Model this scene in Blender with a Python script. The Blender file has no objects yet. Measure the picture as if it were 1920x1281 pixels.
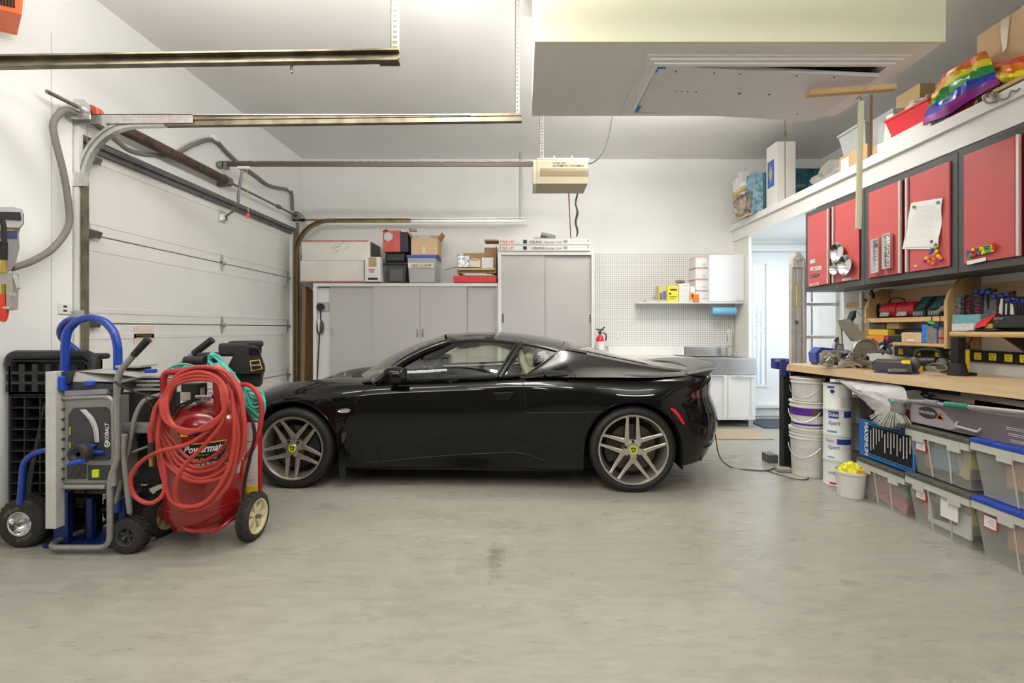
import bpy, bmesh, math, random
from mathutils import Vector, Matrix, Euler
from mathutils.noise import noise as pnoise
R = math.radians
scene = bpy.context.scene
COL = scene.collection
FPX, VX, VY, CZ = 880.0, 980.0, 616.0, 1.22       # focal length and vanishing point in 1920x1281 pixels, eye height in metres
def P(px, py, Y):                                  # point of the room seen at (px, py) at distance Y
    return Vector(((px-VX)*Y/FPX, Y, CZ-(py-VY)*Y/FPX))
def PX(px, py, X):                                 # same, on a plane X = const
    return P(px, py, FPX*X/(px-VX))
MATS = {}
def mat(name, col=(.8,.8,.8), rough=.5, metal=0, coat=0, trans=0, ior=1.45, alpha=1, emit=None, estr=1, noise=0, nscale=8, bump=0, bscale=60, spec=.5, sheen=0):
    if name in MATS: return MATS[name]
    m = bpy.data.materials.new(name); m.use_nodes = True
    nt = m.node_tree; b = nt.nodes['Principled BSDF']
    c = tuple(col)+(1,)
    b.inputs['Base Color'].default_value = c
    b.inputs['Roughness'].default_value = rough
    b.inputs['Metallic'].default_value = metal
    b.inputs['Coat Weight'].default_value = coat
    b.inputs['Coat Roughness'].default_value = .03
    b.inputs['Transmission Weight'].default_value = trans
    b.inputs['IOR'].default_value = ior
    b.inputs['Alpha'].default_value = alpha
    b.inputs['Specular IOR Level'].default_value = spec
    if emit:
        b.inputs['Emission Color'].default_value = tuple(emit)+(1,)
        b.inputs['Emission Strength'].default_value = estr
    tc = nt.nodes.new('ShaderNodeTexCoord')
    if noise:
        n = nt.nodes.new('ShaderNodeTexNoise'); n.inputs['Scale'].default_value = nscale; n.inputs['Detail'].default_value = 5
        r = nt.nodes.new('ShaderNodeValToRGB')
        r.color_ramp.elements[0].position = .3; r.color_ramp.elements[1].position = .7
        r.color_ramp.elements[0].color = tuple(x*(1-noise) for x in col)+(1,)
        r.color_ramp.elements[1].color = tuple(min(1,x*(1+noise*.6)) for x in col)+(1,)
        nt.links.new(tc.outputs['Object'], n.inputs['Vector']); nt.links.new(n.outputs['Fac'], r.inputs['Fac'])
        nt.links.new(r.outputs['Color'], b.inputs['Base Color'])
    if bump:
        n = nt.nodes.new('ShaderNodeTexNoise'); n.inputs['Scale'].default_value = bscale; n.inputs['Detail'].default_value = 3
        bp = nt.nodes.new('ShaderNodeBump'); bp.inputs['Strength'].default_value = bump; bp.inputs['Distance'].default_value = .01
        nt.links.new(tc.outputs['Object'], n.inputs['Vector']); nt.links.new(n.outputs['Fac'], bp.inputs['Height'])
        nt.links.new(bp.outputs['Normal'], b.inputs['Normal'])
    MATS[name] = m
    return m
def wood(name, col=(.55,.36,.18), dark=.6, scale=(1,14,14), rough=.5):
    if name in MATS: return MATS[name]
    m = bpy.data.materials.new(name); m.use_nodes = True; nt = m.node_tree; b = nt.nodes['Principled BSDF']
    tc = nt.nodes.new('ShaderNodeTexCoord'); mp = nt.nodes.new('ShaderNodeMapping'); mp.inputs['Scale'].default_value = scale
    n = nt.nodes.new('ShaderNodeTexNoise'); n.inputs['Scale'].default_value = 2.2; n.inputs['Detail'].default_value = 6; n.inputs['Distortion'].default_value = .6
    r = nt.nodes.new('ShaderNodeValToRGB'); r.color_ramp.elements[0].position = .32; r.color_ramp.elements[1].position = .68
    r.color_ramp.elements[0].color = tuple(x*dark for x in col)+(1,); r.color_ramp.elements[1].color = tuple(col)+(1,)
    nt.links.new(tc.outputs['Object'], mp.inputs['Vector']); nt.links.new(mp.outputs['Vector'], n.inputs['Vector'])
    nt.links.new(n.outputs['Fac'], r.inputs['Fac']); nt.links.new(r.outputs['Color'], b.inputs['Base Color'])
    b.inputs['Roughness'].default_value = rough
    MATS[name] = m; return m
XF = {}                                            # world matrices of the Empties
def things_matrix(o): return XF.get(o, Matrix.Identity(4))
def tag(o, label=None, cat=None, group=None, kind=None):
    if label: o['label'] = label
    if cat: o['category'] = cat
    if group: o['group'] = group
    if kind: o['kind'] = kind
    return o
def thing(name, label, cat, loc=(0,0,0), rz=0, group=None, rot=None):
    o = bpy.data.objects.new(name, None); COL.objects.link(o); o.empty_display_size = .05
    o.location = loc; o.rotation_euler = rot if rot else (0,0,rz)
    XF[o] = Matrix.Translation(Vector(loc)) @ Euler(rot if rot else (0,0,rz)).to_matrix().to_4x4()
    return tag(o, label, cat, group)
class MB:
    def __init__(s): s.v=[]; s.f=[]; s.m=[]; s.sm=[]; s.mats=[]; s.cur=0
    def mat(s, m):
        if m not in s.mats: s.mats.append(m)
        s.cur = s.mats.index(m); return s
    def add(s, vs, fs, smooth=False):
        o = len(s.v); s.v += [Vector(v) for v in vs]
        for f in fs: s.f.append([i+o for i in f]); s.m.append(s.cur); s.sm.append(smooth)
        return s
    def box(s, a, b, rot=None, c=None, bev=0):
        x0,y0,z0 = (min(a[i],b[i]) for i in range(3)); x1,y1,z1 = (max(a[i],b[i]) for i in range(3))
        if bev>0:
            bm = bmesh.new(); bmesh.ops.create_cube(bm, size=1)
            for v in bm.verts:
                v.co = Vector(((x0+x1)/2+v.co.x*(x1-x0), (y0+y1)/2+v.co.y*(y1-y0), (z0+z1)/2+v.co.z*(z1-z0)))
            bev = min(bev, .45*min(x1-x0,y1-y0,z1-z0))
            bmesh.ops.bevel(bm, geom=bm.edges[:], offset=bev, segments=2, affect='EDGES', profile=.5)
            bm.verts.index_update(); vs=[v.co.copy() for v in bm.verts]; fs=[[v.index for v in f.verts] for f in bm.faces]; bm.free()
        else:
            vs = [Vector(p) for p in ((x0,y0,z0),(x1,y0,z0),(x1,y1,z0),(x0,y1,z0),(x0,y0,z1),(x1,y0,z1),(x1,y1,z1),(x0,y1,z1))]
            fs = [(0,3,2,1),(4,5,6,7),(0,1,5,4),(1,2,6,5),(2,3,7,6),(3,0,4,7)]
        if rot is not None:
            cc = Vector(c) if c is not None else Vector(((x0+x1)/2,(y0+y1)/2,(z0+z1)/2)); rm = Euler(rot).to_matrix()
            vs = [cc+rm@(v-cc) for v in vs]
        return s.add(vs, fs)
    def hexa(s, b4, t4):                            # 4 bottom, 4 top points
        return s.add(list(b4)+list(t4), [(0,3,2,1),(4,5,6,7),(0,1,5,4),(1,2,6,5),(2,3,7,6),(3,0,4,7)])
    def prism(s, pts, d):                           # polygon pts extruded along vector d
        n=len(pts); pts=[Vector(p) for p in pts]; d=Vector(d)
        return s.add(pts+[p+d for p in pts], [list(range(n))[::-1], list(range(n,2*n))]+[(i,(i+1)%n,(i+1)%n+n,i+n) for i in range(n)])
    def cyl(s, a, b, r, r2=None, n=20, caps=True):
        a=Vector(a); b=Vector(b); r2 = r if r2 is None else r2
        z=(b-a).normalized(); x=z.orthogonal().normalized(); y=z.cross(x)
        vs=[]; 
        for c,rr in ((a,r),(b,r2)):
            for i in range(n):
                t=2*math.pi*i/n; vs.append(c+(x*math.cos(t)+y*math.sin(t))*rr)
        s.add(vs, [(i,(i+1)%n,(i+1)%n+n,i+n) for i in range(n)], True)
        if caps:
            s.add(vs[:n],[list(range(n))[::-1]]); s.add(vs[n:],[list(range(n))])
        return s
    def tube(s, pts, r, n=8, smooth_pts=0, closed=False, caps=True):
        pts=[Vector(p) for p in pts]
        if smooth_pts: pts = crom(pts, smooth_pts, closed)
        rs = r if isinstance(r,(list,tuple)) else [r]*len(pts)
        if len(rs)!=len(pts): rs=[rs[int(i*(len(rs)-1)/(len(pts)-1))] for i in range(len(pts))]
        N=len(pts); vs=[]; prev=None
        for i,p in enumerate(pts):
            if closed: t=(pts[(i+1)%N]-pts[i-1])
            else: t=(pts[min(i+1,N-1)]-pts[max(i-1,0)])
            if t.length<1e-9: t=Vector((0,0,1))
            t.normalize()
            if prev is None: x=t.orthogonal().normalized()
            else:
                x=prev-t*prev.dot(t)
                x = x.normalized() if x.length>1e-6 else t.orthogonal().normalized()
            prev=x; y=t.cross(x)
            for k in range(n):
                a=2*math.pi*k/n; vs.append(p+(x*math.cos(a)+y*math.sin(a))*rs[i])
        fs=[]
        for i in range(N if closed else N-1):
            j=(i+1)%N
            for k in range(n): fs.append((i*n+k,i*n+(k+1)%n,j*n+(k+1)%n,j*n+k))
        s.add(vs,fs,True)
        if caps and not closed:
            s.add(vs[:n],[list(range(n))[::-1]]); s.add(vs[-n:],[list(range(n))])
        return s
    def lathe(s, prof, c=(0,0,0), axis=(0,0,1), n=28, smooth=True):  # prof: (r, h)
        c=Vector(c); z=Vector(axis).normalized(); x=z.orthogonal().normalized(); y=z.cross(x); vs=[]
        for r,h in prof:
            for i in range(n):
                t=2*math.pi*i/n; vs.append(c+z*h+(x*math.cos(t)+y*math.sin(t))*r)
        fs=[]
        for j in range(len(prof)-1):
            for i in range(n): fs.append((j*n+i,j*n+(i+1)%n,(j+1)*n+(i+1)%n,(j+1)*n+i))
        return s.add(vs,fs,smooth)
    def ball(s, c, r, sc=(1,1,1), n=14, m=9):
        prof=[(math.sin(math.pi*j/m),-math.cos(math.pi*j/m)) for j in range(m+1)]
        c=Vector(c); vs=[]
        for rr,h in prof:
            for i in range(n):
                t=2*math.pi*i/n; vs.append(c+Vector((rr*math.cos(t)*r*sc[0], rr*math.sin(t)*r*sc[1], h*r*sc[2])))
        return s.add(vs,[(j*n+i,j*n+(i+1)%n,(j+1)*n+(i+1)%n,(j+1)*n+i) for j in range(m) for i in range(n)],True)
    def grid(s, rows, smooth=True, closed=False):
        m=len(rows[0]); vs=[p for r in rows for p in r]
        fs=[(i*m+j,i*m+j+1,(i+1)*m+j+1,(i+1)*m+j) for i in range(len(rows)-1) for j in range(m-1)]
        if closed: fs+=[(i*m+m-1,i*m,(i+1)*m,(i+1)*m+m-1) for i in range(len(rows)-1)]
        return s.add(vs,fs,smooth)
    def build(s, name, parent=None, m=None, world=False, fix=True, auto=True):
        if m is not None and not s.mats: s.mats=[m]
        me=bpy.data.meshes.new(name)
        vs=s.v
        if world and parent is not None:
            inv=things_matrix(parent).inverted(); vs=[inv@v for v in vs]
        me.from_pydata([tuple(v) for v in vs],[],s.f)
        for mm in s.mats: me.materials.append(mm)
        me.polygons.foreach_set('material_index', s.m); me.polygons.foreach_set('use_smooth', s.sm)
        if fix:
            bm=bmesh.new(); bm.from_mesh(me); bmesh.ops.remove_doubles(bm, verts=bm.verts, dist=1e-5)
            bmesh.ops.recalc_face_normals(bm, faces=bm.faces); bm.to_mesh(me); bm.free()
        me.update()
        if auto and any(s.sm):
            try: me.set_sharp_from_angle(angle=R(38))
            except Exception: pass
        o=bpy.data.objects.new(name,me); COL.objects.link(o)
        if parent is not None: o.parent=parent; XF[o]=things_matrix(parent)
        return o
def crom(pts, k, closed=False):
    pts=[Vector(p) for p in pts]; n=len(pts); out=[]
    rng = n if closed else n-1
    for i in range(rng):
        p0=pts[(i-1)%n] if (closed or i>0) else pts[0]*2-pts[1]
        p1=pts[i]; p2=pts[(i+1)%n]
        p3=pts[(i+2)%n] if (closed or i+2<n) else pts[-1]*2-pts[-2]
        for j in range(k):
            t=j/k; out.append(.5*((2*p1)+(p2-p0)*t+(2*p0-5*p1+4*p2-p3)*t*t+(3*p1-p0-3*p2+p3)*t**3))
    if not closed: out.append(pts[-1])
    return out
def fillet(pts, r, k=5):                            # rounded corners for bent tube
    pts=[Vector(p) for p in pts]; out=[pts[0]]
    for i in range(1,len(pts)-1):
        a=pts[i-1]-pts[i]; b=pts[i+1]-pts[i]; rr=min(r,a.length*.48,b.length*.48)
        p=pts[i]+a.normalized()*rr; q=pts[i]+b.normalized()*rr
        for j in range(k+1):
            t=j/k; out.append(p*(1-t)**2+pts[i]*2*t*(1-t)+q*t*t)
    out.append(pts[-1]); return out
def struct(name, mb, m=None, label=None, kind='structure'):
    o=mb.build(name, None, m); o['kind']=kind
    if label: o['label']=label
    return o
def one(name, label, cat, mb, m=None, group=None, loc=None):       # single-mesh thing; origin moved to its base centre
    if loc is None:
        xs=[v.x for v in mb.v]; ys=[v.y for v in mb.v]; zs=[v.z for v in mb.v]
        loc=Vector(((min(xs)+max(xs))/2,(min(ys)+max(ys))/2,min(zs)))
    loc=Vector(loc); mb.v=[v-loc for v in mb.v]
    o=mb.build(name,None,m); o.location=loc; XF[o]=Matrix.Translation(loc)
    return tag(o,label,cat,group)
def text(s, body, parent, o, right, up, h, m, name='lettering', ext=.0008, w=None, shear=0, bold=0):
    """mesh lettering: o = lower left corner, right/up = directions, h = cap height"""
    cu=bpy.data.curves.new('lt','FONT'); cu.body=body; cu.size=1; cu.shear=shear; cu.offset=bold
    cu.fill_mode='FRONT'; cu.resolution_u=2
    ob=bpy.data.objects.new('lt',cu); me=bpy.data.meshes.new_from_object(ob)
    bpy.data.objects.remove(ob); bpy.data.curves.remove(cu)
    vs=[v.co.copy() for v in me.vertices]; fs=[list(p.vertices) for p in me.polygons]; bpy.data.meshes.remove(me)
    if not vs: return None
    x0=min(v.x for v in vs); x1=max(v.x for v in vs); y0=min(v.y for v in vs); y1=max(v.y for v in vs)
    right=Vector(right).normalized(); up=Vector(up).normalized(); nrm=right.cross(up); sc=h/.7
    sx = (w/(x1-x0)) if w else sc
    mb=MB(); mb.mat(m); o=Vector(o)
    mb.add([o+right*(v.x-x0)*sx+up*(v.y*sc)+nrm*ext for v in vs], fs)
    if s is not None:                                # merge into mesh builder
        s.mat(m); s.add(mb.v, mb.f); return s
    ob=mb.build(name, parent, None, world=True, fix=False); return ob
def copy_tree(o, loc, rz=None, label=None, group=None, rot=None):
    def rec(a, par):
        c=a.copy(); COL.objects.link(c)
        if par is not None: c.parent=par
        for ch in kids.get(a,[]): rec(ch,c)
        return c
    kids={}
    for x in list(COL.objects):
        if x.parent is not None: kids.setdefault(x.parent,[]).append(x)
    c=rec(o,None); c.location=loc
    if rz is not None: c.rotation_euler=(0,0,rz)
    if rot is not None: c.rotation_euler=rot
    XF[c]=Matrix.Translation(Vector(loc))@Euler(c.rotation_euler).to_matrix().to_4x4()
    if label: c['label']=label
    if group: c['group']=group
    return c
# ---- common materials
white_paint=mat('white_paint',(.80,.79,.76),.55)
steel=mat('galvanised_steel',(.26,.24,.20),.45,.7,noise=.35,nscale=25)
steel_l=mat('light_steel',(.62,.62,.6),.35,.8,noise=.15,nscale=30)
chrome=mat('chrome',(.75,.75,.75),.12,1)
alu=mat('brushed_aluminium',(.62,.62,.62),.32,.9,noise=.1,nscale=20)
blackp=mat('black_plastic',(.018,.018,.019),.45,bump=.1,bscale=300)
darkp=mat('dark_grey_plastic',(.055,.056,.058),.5)
greyp=mat('grey_plastic',(.22,.22,.22),.5)
rubber=mat('black_rubber',(.02,.019,.018),.75,noise=.3,nscale=30)
bluep=mat('blue_plastic',(.02,.06,.42),.38)
blue_metal=mat('blue_painted_metal',(.008,.045,.33),.3,coat=.5)
redp=mat('red_plastic',(.62,.02,.02),.35)
red_metal=mat('red_painted_metal',(.38,.01,.012),.3,coat=.5)
yellowp=mat('yellow_plastic',(.85,.62,.02),.45)
yellow_bright=mat('bright_yellow',(.85,.75,.03),.5)
orangep=mat('orange_plastic',(.85,.22,.02),.45)
whitep=mat('white_plastic',(.78,.77,.73),.4)
cardboard=mat('cardboard',(.50,.33,.17),.8,noise=.12,nscale=9)
cardboard_l=mat('pale_cardboard',(.66,.48,.28),.8,noise=.1,nscale=7)
paper=mat('white_paper',(.78,.77,.73),.75)
ink=mat('black_ink',(.02,.02,.02),.6)
red_ink=mat('red_ink',(.65,.03,.02),.6)
pine=wood('pine_wood',(.66,.43,.2),.78,(1,18,18))
pine_y=wood('pine_wood_along_y',(.66,.43,.2),.78,(18,1,18))
pine_z=wood('pine_wood_upright',(.62,.39,.17),.7,(18,18,1))
brass=mat('brass',(.6,.42,.12),.3,1)
clearp=mat('clear_plastic_wrap',(.9,.9,.9),.25,alpha=.35)
# ================= camera =================
cam=bpy.data.cameras.new('camera'); cam.sensor_width=36; cam.lens=36*FPX/1920
cam.shift_x=-(VX-960)/1920; cam.shift_y=-(640.5-VY)/1920; cam.clip_start=.05
co=bpy.data.objects.new('camera',cam); COL.objects.link(co); co.location=(0,0,CZ); co.rotation_euler=(R(90),0,0); scene.camera=co
scene.view_settings.view_transform='Standard'; scene.view_settings.look='None'; scene.view_settings.gamma=1
scene.view_settings.exposure=0.0
# ================= room shell =================
WL,WB,CE,YN=-3.0,6.4,3.53,-2.6       # left wall, back wall, ceiling, wall behind the camera
WR,WRU,YE=3.16,4.07,4.62              # bench wall, wall above the shelf, end of the bench wall
def wallmat(name,col,rough=.6,sc=1.2,amt=.05,bump=.05):
    m=mat(name,col,rough,noise=amt,nscale=sc,bump=bump,bscale=120); return m
wall_m=wallmat('wall_white_paint',(.82,.815,.79)); ceil_m=wallmat('ceiling_paint',(.83,.815,.78)); cream=wallmat('bulkhead_cream',(.78,.77,.58))
trim_m=mat('trim_white',(.82,.81,.78),.45)
# concrete floor
fm=bpy.data.materials.new('concrete'); fm.use_nodes=True; nt=fm.node_tree; b=nt.nodes['Principled BSDF']
tc=nt.nodes.new('ShaderNodeTexCoord')
def nz(scale,detail,dist=0,sv=(1,1,1)):
    mp=nt.nodes.new('ShaderNodeMapping'); mp.inputs['Scale'].default_value=sv
    n=nt.nodes.new('ShaderNodeTexNoise'); n.inputs['Scale'].default_value=scale; n.inputs['Detail'].default_value=detail; n.inputs['Distortion'].default_value=dist
    nt.links.new(tc.outputs['Object'],mp.inputs['Vector']); nt.links.new(mp.outputs['Vector'],n.inputs['Vector']); return n
def ramp(src,stops):
    r=nt.nodes.new('ShaderNodeValToRGB')
    while len(r.color_ramp.elements)<len(stops): r.color_ramp.elements.new(.5)
    for e,(p,c) in zip(r.color_ramp.elements,stops): e.position=p; e.color=tuple(c)+(1,) if len(c)==3 else c
    nt.links.new(src,r.inputs['Fac']); return r
def mix(a,b2,f,mode='MIX'):
    m=nt.nodes.new('ShaderNodeMix'); m.data_type='RGBA'; m.blend_type=mode
    for s_,d_ in ((f,0),(a,6),(b2,7)):
        if hasattr(s_,'links') or hasattr(s_,'is_linked'): nt.links.new(s_,m.inputs[d_])
        else: m.inputs[d_].default_value=s_
    return m.outputs[2]
n1=nz(.9,6,.0,(.7,1.6,1)); r1=ramp(n1.outputs['Fac'],[(.2,(.315,.302,.25)),(.5,(.352,.338,.282)),(.8,(.384,.372,.317))])
n2=nz(3.0,14,.0,(.45,1.9,1)); n2.inputs['Roughness'].default_value=.68; r2=ramp(n2.outputs['Fac'],[(.1,(.88,.88,.88)),(.9,(1.1,1.1,1.1))])
n3=nz(14,8,.3,(.5,1.6,1)); r3=ramp(n3.outputs['Fac'],[(.25,(.86,.87,.87)),(.75,(1.12,1.115,1.1))])
c1=mix(r1.outputs[0],r2.outputs[0],1.0,'MULTIPLY'); c2=mix(c1,r3.outputs[0],1.0,'MULTIPLY')
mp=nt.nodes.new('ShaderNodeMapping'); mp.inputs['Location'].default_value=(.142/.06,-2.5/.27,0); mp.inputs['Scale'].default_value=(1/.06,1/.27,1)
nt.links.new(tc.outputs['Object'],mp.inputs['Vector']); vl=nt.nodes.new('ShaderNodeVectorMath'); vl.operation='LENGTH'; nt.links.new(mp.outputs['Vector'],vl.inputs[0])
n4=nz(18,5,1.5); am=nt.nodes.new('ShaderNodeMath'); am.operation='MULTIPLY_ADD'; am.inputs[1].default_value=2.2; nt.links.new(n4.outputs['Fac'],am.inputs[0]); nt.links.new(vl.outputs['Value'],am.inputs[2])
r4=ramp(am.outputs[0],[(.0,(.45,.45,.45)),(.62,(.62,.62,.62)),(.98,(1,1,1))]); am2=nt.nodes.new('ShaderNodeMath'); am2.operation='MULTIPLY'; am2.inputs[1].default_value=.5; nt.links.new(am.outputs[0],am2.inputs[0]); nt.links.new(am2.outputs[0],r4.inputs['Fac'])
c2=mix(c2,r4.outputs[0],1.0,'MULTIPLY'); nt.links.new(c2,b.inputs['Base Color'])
rr=ramp(n2.outputs['Fac'],[(.1,(.20,.20,.20)),(.9,(.38,.38,.38))]); nt.links.new(rr.outputs[0],b.inputs['Roughness'])
bp=nt.nodes.new('ShaderNodeBump'); bp.inputs['Strength'].default_value=.03; bp.inputs['Distance'].default_value=.01
nt.links.new(n2.outputs['Fac'],bp.inputs['Height']); b.inputs['Specular IOR Level'].default_value=.45
struct('floor',MB().box((WL-.3,YN-.2,-.12),(5.0,WB+.3,0)),fm)
# a dark scuff on the floor
struct('ceiling',MB().box((WL-.2,YN-.2,CE),(WRU+.2,WB+.2,CE+.12)),ceil_m)
T=.16
# left wall with the door opening
DY0,DY1,DT=3.17,6.12,2.5
w=MB(); w.box((WL-T,YN,0),(WL,DY0,CE)); w.box((WL-T,DY1,0),(WL,WB,CE)); w.box((WL-T,DY0,DT+.02),(WL,DY1,CE))
struct('wall_left',w,wall_m)
struct('wall_front',MB().box((WL-T,YN-T,0),(5,YN,CE)),mat('dark_bay_wall',(.16,.15,.14),.7))
# back wall, opening for the entry door
EX0,EX1,EZ0,EZ1=3.12,3.95,.20,2.27
w=MB(); w.box((WL-T,WB,0),(EX0,WB+T,CE)); w.box((EX1,WB,0),(4.7,WB+T,CE)); w.box((EX0,WB,EZ1),(EX1,WB+T,CE)); w.box((EX0,WB,0),(EX1,WB+T,EZ0))
struct('wall_back',w,wall_m)
struct('wall_right',MB().box((WR,YN,0),(WR+.12,YE,2.42)),wall_m)
struct('wall_right_upper',MB().box((WRU,YN,2.5),(WRU+T,WB,CE)),wall_m)
# alcove side wall with a window opening out of sight
AX=4.36
w=MB(); w.box((AX,YE,0),(AX+T,4.72,2.42)); w.box((AX,5.52,0),(AX+T,WB,2.42)); w.box((AX,4.72,0),(AX+T,5.52,.7)); w.box((AX,4.72,2.1),(AX+T,5.52,2.42)); w.box((WR+.12,YE-.12,0),(AX+T,YE,2.42))
struct('wall_alcove',w,wall_m)
w=MB(); w.mat(trim_m); w.box((AX-.02,4.66,.62),(AX+.02,5.58,.70)); w.box((AX-.02,4.66,2.1),(AX+.02,5.58,2.17)); w.box((AX-.02,4.66,.7),(AX+.02,4.72,2.1)); w.box((AX-.02,5.52,.7),(AX+.02,5.58,2.1)); w.box((AX+.04,5.1,.7),(AX+.07,5.14,2.1))
struct('window_1',w)
# ledge: storage shelf over the alcove and the bench wall
w=MB(); w.box((2.83,YN,2.545),(4.07,WB,2.62)); struct('trim_1',w,trim_m,'white storage ledge with fascia running along the right wall above the red cabinets')
struct('trim_3',MB().box((2.86,YN,2.40),(2.90,WB,2.545)),trim_m)
struct('ceiling_alcove',MB().box((2.90,YN,2.42),(4.6,WB,2.5)),wall_m)
# partition beside the sink
w=MB(); w.box((2.88,5.98,0),(2.915,WB,2.40)); struct('wall_partition',w,mat('cream_panel',(.80,.78,.70),.6))
# bulkhead with attic hatch
BX0,BX1,BY0,BY1,BZ=.067,2.33,2.585,3.49,2.80
hx0,hx1,hy0,hy1=.80,2.16,2.78,3.38    # opening
w=MB(); w.mat(cream)
w.box((BX0,BY0,BZ),(BX1,BY0+.02,CE))  # front face creamier than the other faces
w.mat(ceil_m); w.box((BX0,BY0+.02,BZ),(BX0+.02,BY1,CE)); w.box((BX1-.02,BY0+.02,BZ),(BX1,BY1,CE)); w.box((BX0+.02,BY1-.02,BZ),(BX1-.02,BY1,CE))
for a,b_ in (((BX0+.02,BY0+.02),(hx0,BY1-.02)),((hx1,BY0+.02),(BX1-.02,BY1-.02)),((hx0,BY0+.02),(hx1,hy0)),((hx0,hy1),(hx1,BY1-.02))):
    w.box((a[0],a[1],BZ),(b_[0],b_[1],BZ+.02))
struct('wall_bulkhead',w)
w=MB(); w.mat(trim_m)
def ring(w,o0,o1,z0,z1):
    A=[(hx0-o0,hy0-o0),(hx1+o0,hy0-o0),(hx1+o0,hy1+o0),(hx0-o0,hy1+o0)]; B=[(hx0-o1,hy0-o1),(hx1+o1,hy0-o1),(hx1+o1,hy1+o1),(hx0-o1,hy1+o1)]
    w.add([(x,y,z) for x,y in A for z in (z0,)]+[(x,y,z0) for x,y in B]+[(x,y,z1) for x,y in A]+[(x,y,z1) for x,y in B],
      [f for i in range(4) for f in ((i,(i+1)%4,4+(i+1)%4,4+i),(8+i,8+(i+1)%4,12+(i+1)%4,12+i),(i,(i+1)%4,8+(i+1)%4,8+i),(4+i,4+(i+1)%4,12+(i+1)%4,12+i))])
ring(w,.0,.028,BZ-.030,BZ); ring(w,.028,.055,BZ-.020,BZ); ring(w,.055,.082,BZ-.010,BZ)
struct('trim_2',w)
# dark attic space above the hatch
w=MB(); w.box((hx0,hy0,BZ+.3),(hx1,hy1,BZ+.32)); struct('ceiling_hatch_void',w,mat('raw_board',(.25,.2,.14),.8))
# attic hatch door, slightly sagging at its near edge on the right
h=thing('attic_hatch','white attic hatch board sagging open in the ceiling bulkhead, blue tape at its left corners','hatch',((hx0+hx1)/2,hy1,BZ))
hm=mat('hatch_paint',(.72,.71,.72),.42,noise=.03,nscale=4)
w=MB(); z0=BZ-.012
p=[(hx0+.01,hy0+.02,z0),(hx1-.01,hy0+.05,z0-.05),(hx1-.03,hy1+.06,z0-.05),(hx0+.01,hy1-.01,z0-.012)]
w.hexa(p,[(a,b_,c+.022) for a,b_,c in p]); w.build('hatch_board',h,hm,True)
w=MB(); w.box((1.64,3.04,z0-.055),(2.1,3.07,z0-.033),rot=(0,R(0),R(-6))); 
ob=MB(); q=[P(1518,178,2.93),P(1682,166,2.80)]
ob.prism([q[0],q[1],q[1]+Vector((0,0,.03)),q[0]+Vector((0,0,.035))],(0,.04,0)); ob.build('cleat',h,pine,True)
w=MB(); bt=mat('blue_tape',(.03,.2,.6),.6)
w.box((hx0,hy0+.01,z0-.003),(hx0+.06,hy0+.05,z0-.001)); w.box((hx0-.01,hy0+.01,z0-.004),(hx0+.02,hy0+.09,z0-.002)); w.box((hx0,hy1-.10,z0-.015),(hx0+.03,hy1-.02,z0-.014)); w.build('painters_tape',h,bt,True)
w=MB(); w.cyl(P(1614,178,2.85),P(1613,190,2.85),.003); w.tube([P(1606,186,2.85),P(1611,181,2.85),P(1616,183,2.85),P(1614,190,2.85)],.003,n=6); w.build('hook',h,steel,True)
w=MB(); random.seed(3)
for k in range(14):
    x=random.uniform(hx0+.05,hx1-.1); y=random.choice([hy0+.07,hy1-.05,(hy0+hy1)/2]) ; t=(x-hx0)/(hx1-hx0); zz=z0-.05*t-.003
    w.cyl((x,y,zz),(x,y,zz-.002),.006,n=8)
w.build('screw',h,darkp,True)
tag([o for o in COL.objects if o.name=='screw'][0],kind='stuff')
# pull pole hanging from the hatch hook and thin stick
pm=mat('cream_vinyl',(.68,.66,.47),.45)
w=MB(); a=P(1614,190,2.85); c=P(1609,430,2.85)
w.prism([a+Vector((-.012,-.006,0)),a+Vector((.016,-.006,0)),c+Vector((.016,-.006,0)),c+Vector((-.014,-.006,.005))],(0,.014,0))
w.prism([a+Vector((-.004,-.009,0)),a+Vector((.004,-.009,0)),c+Vector((.004,-.009,0)),c+Vector((-.004,-.009,0))],(0,.005,0))
one('pull_pole','long cream plastic pull pole hanging from the attic hatch hook in front of red cabinets','pole',w,pm)
w=MB(); w.cyl(P(1634,178,2.86),P(1633,290,2.86),.007,n=8); one('wooden_stick','thin brown wooden stick hanging beside the cream pull pole','stick',w,wood('dark_stick',(.25,.14,.07),.7,(20,20,1)))
# baseboards / entry door step
w=MB(); w.box((2.92,6.37,0),(4.36,WB,.04)); w.box((2.92,6.34,.04),(4.36,WB,.15)); w.box((3.05,6.30,.15),(4.1,WB,.19)); struct('baseboard_back',w,trim_m)
w=MB(); w.box((WL,YN,0),(WL+.012,DY0-.06,.06)); struct('baseboard_left',w,trim_m)
# entry door
pane_m=bpy.data.materials.new('pane_glass'); pane_m.use_nodes=True; n_=pane_m.node_tree; n_.nodes.remove(n_.nodes['Principled BSDF'])
t_=n_.nodes.new('ShaderNodeBsdfTransparent'); t_.inputs[0].default_value=(.93,.95,.96,1); g_=n_.nodes.new('ShaderNodeBsdfGlossy'); g_.inputs['Roughness'].default_value=.02; f_=n_.nodes.new('ShaderNodeFresnel'); m_=n_.nodes.new('ShaderNodeMixShader')
n_.links.new(f_.outputs[0],m_.inputs[0]); n_.links.new(t_.outputs[0],m_.inputs[1]); n_.links.new(g_.outputs[0],m_.inputs[2]); n_.links.new(m_.outputs[0],n_.nodes['Material Output'].inputs[0])
d=bpy.data.objects.new('door_2',None); COL.objects.link(d); d.location=((EX0+EX1)/2,WB,EZ0); XF[d]=Matrix.Translation(d.location); tag(d,kind='structure')
dw=mat('door_white',(.80,.81,.82),.4)
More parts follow.
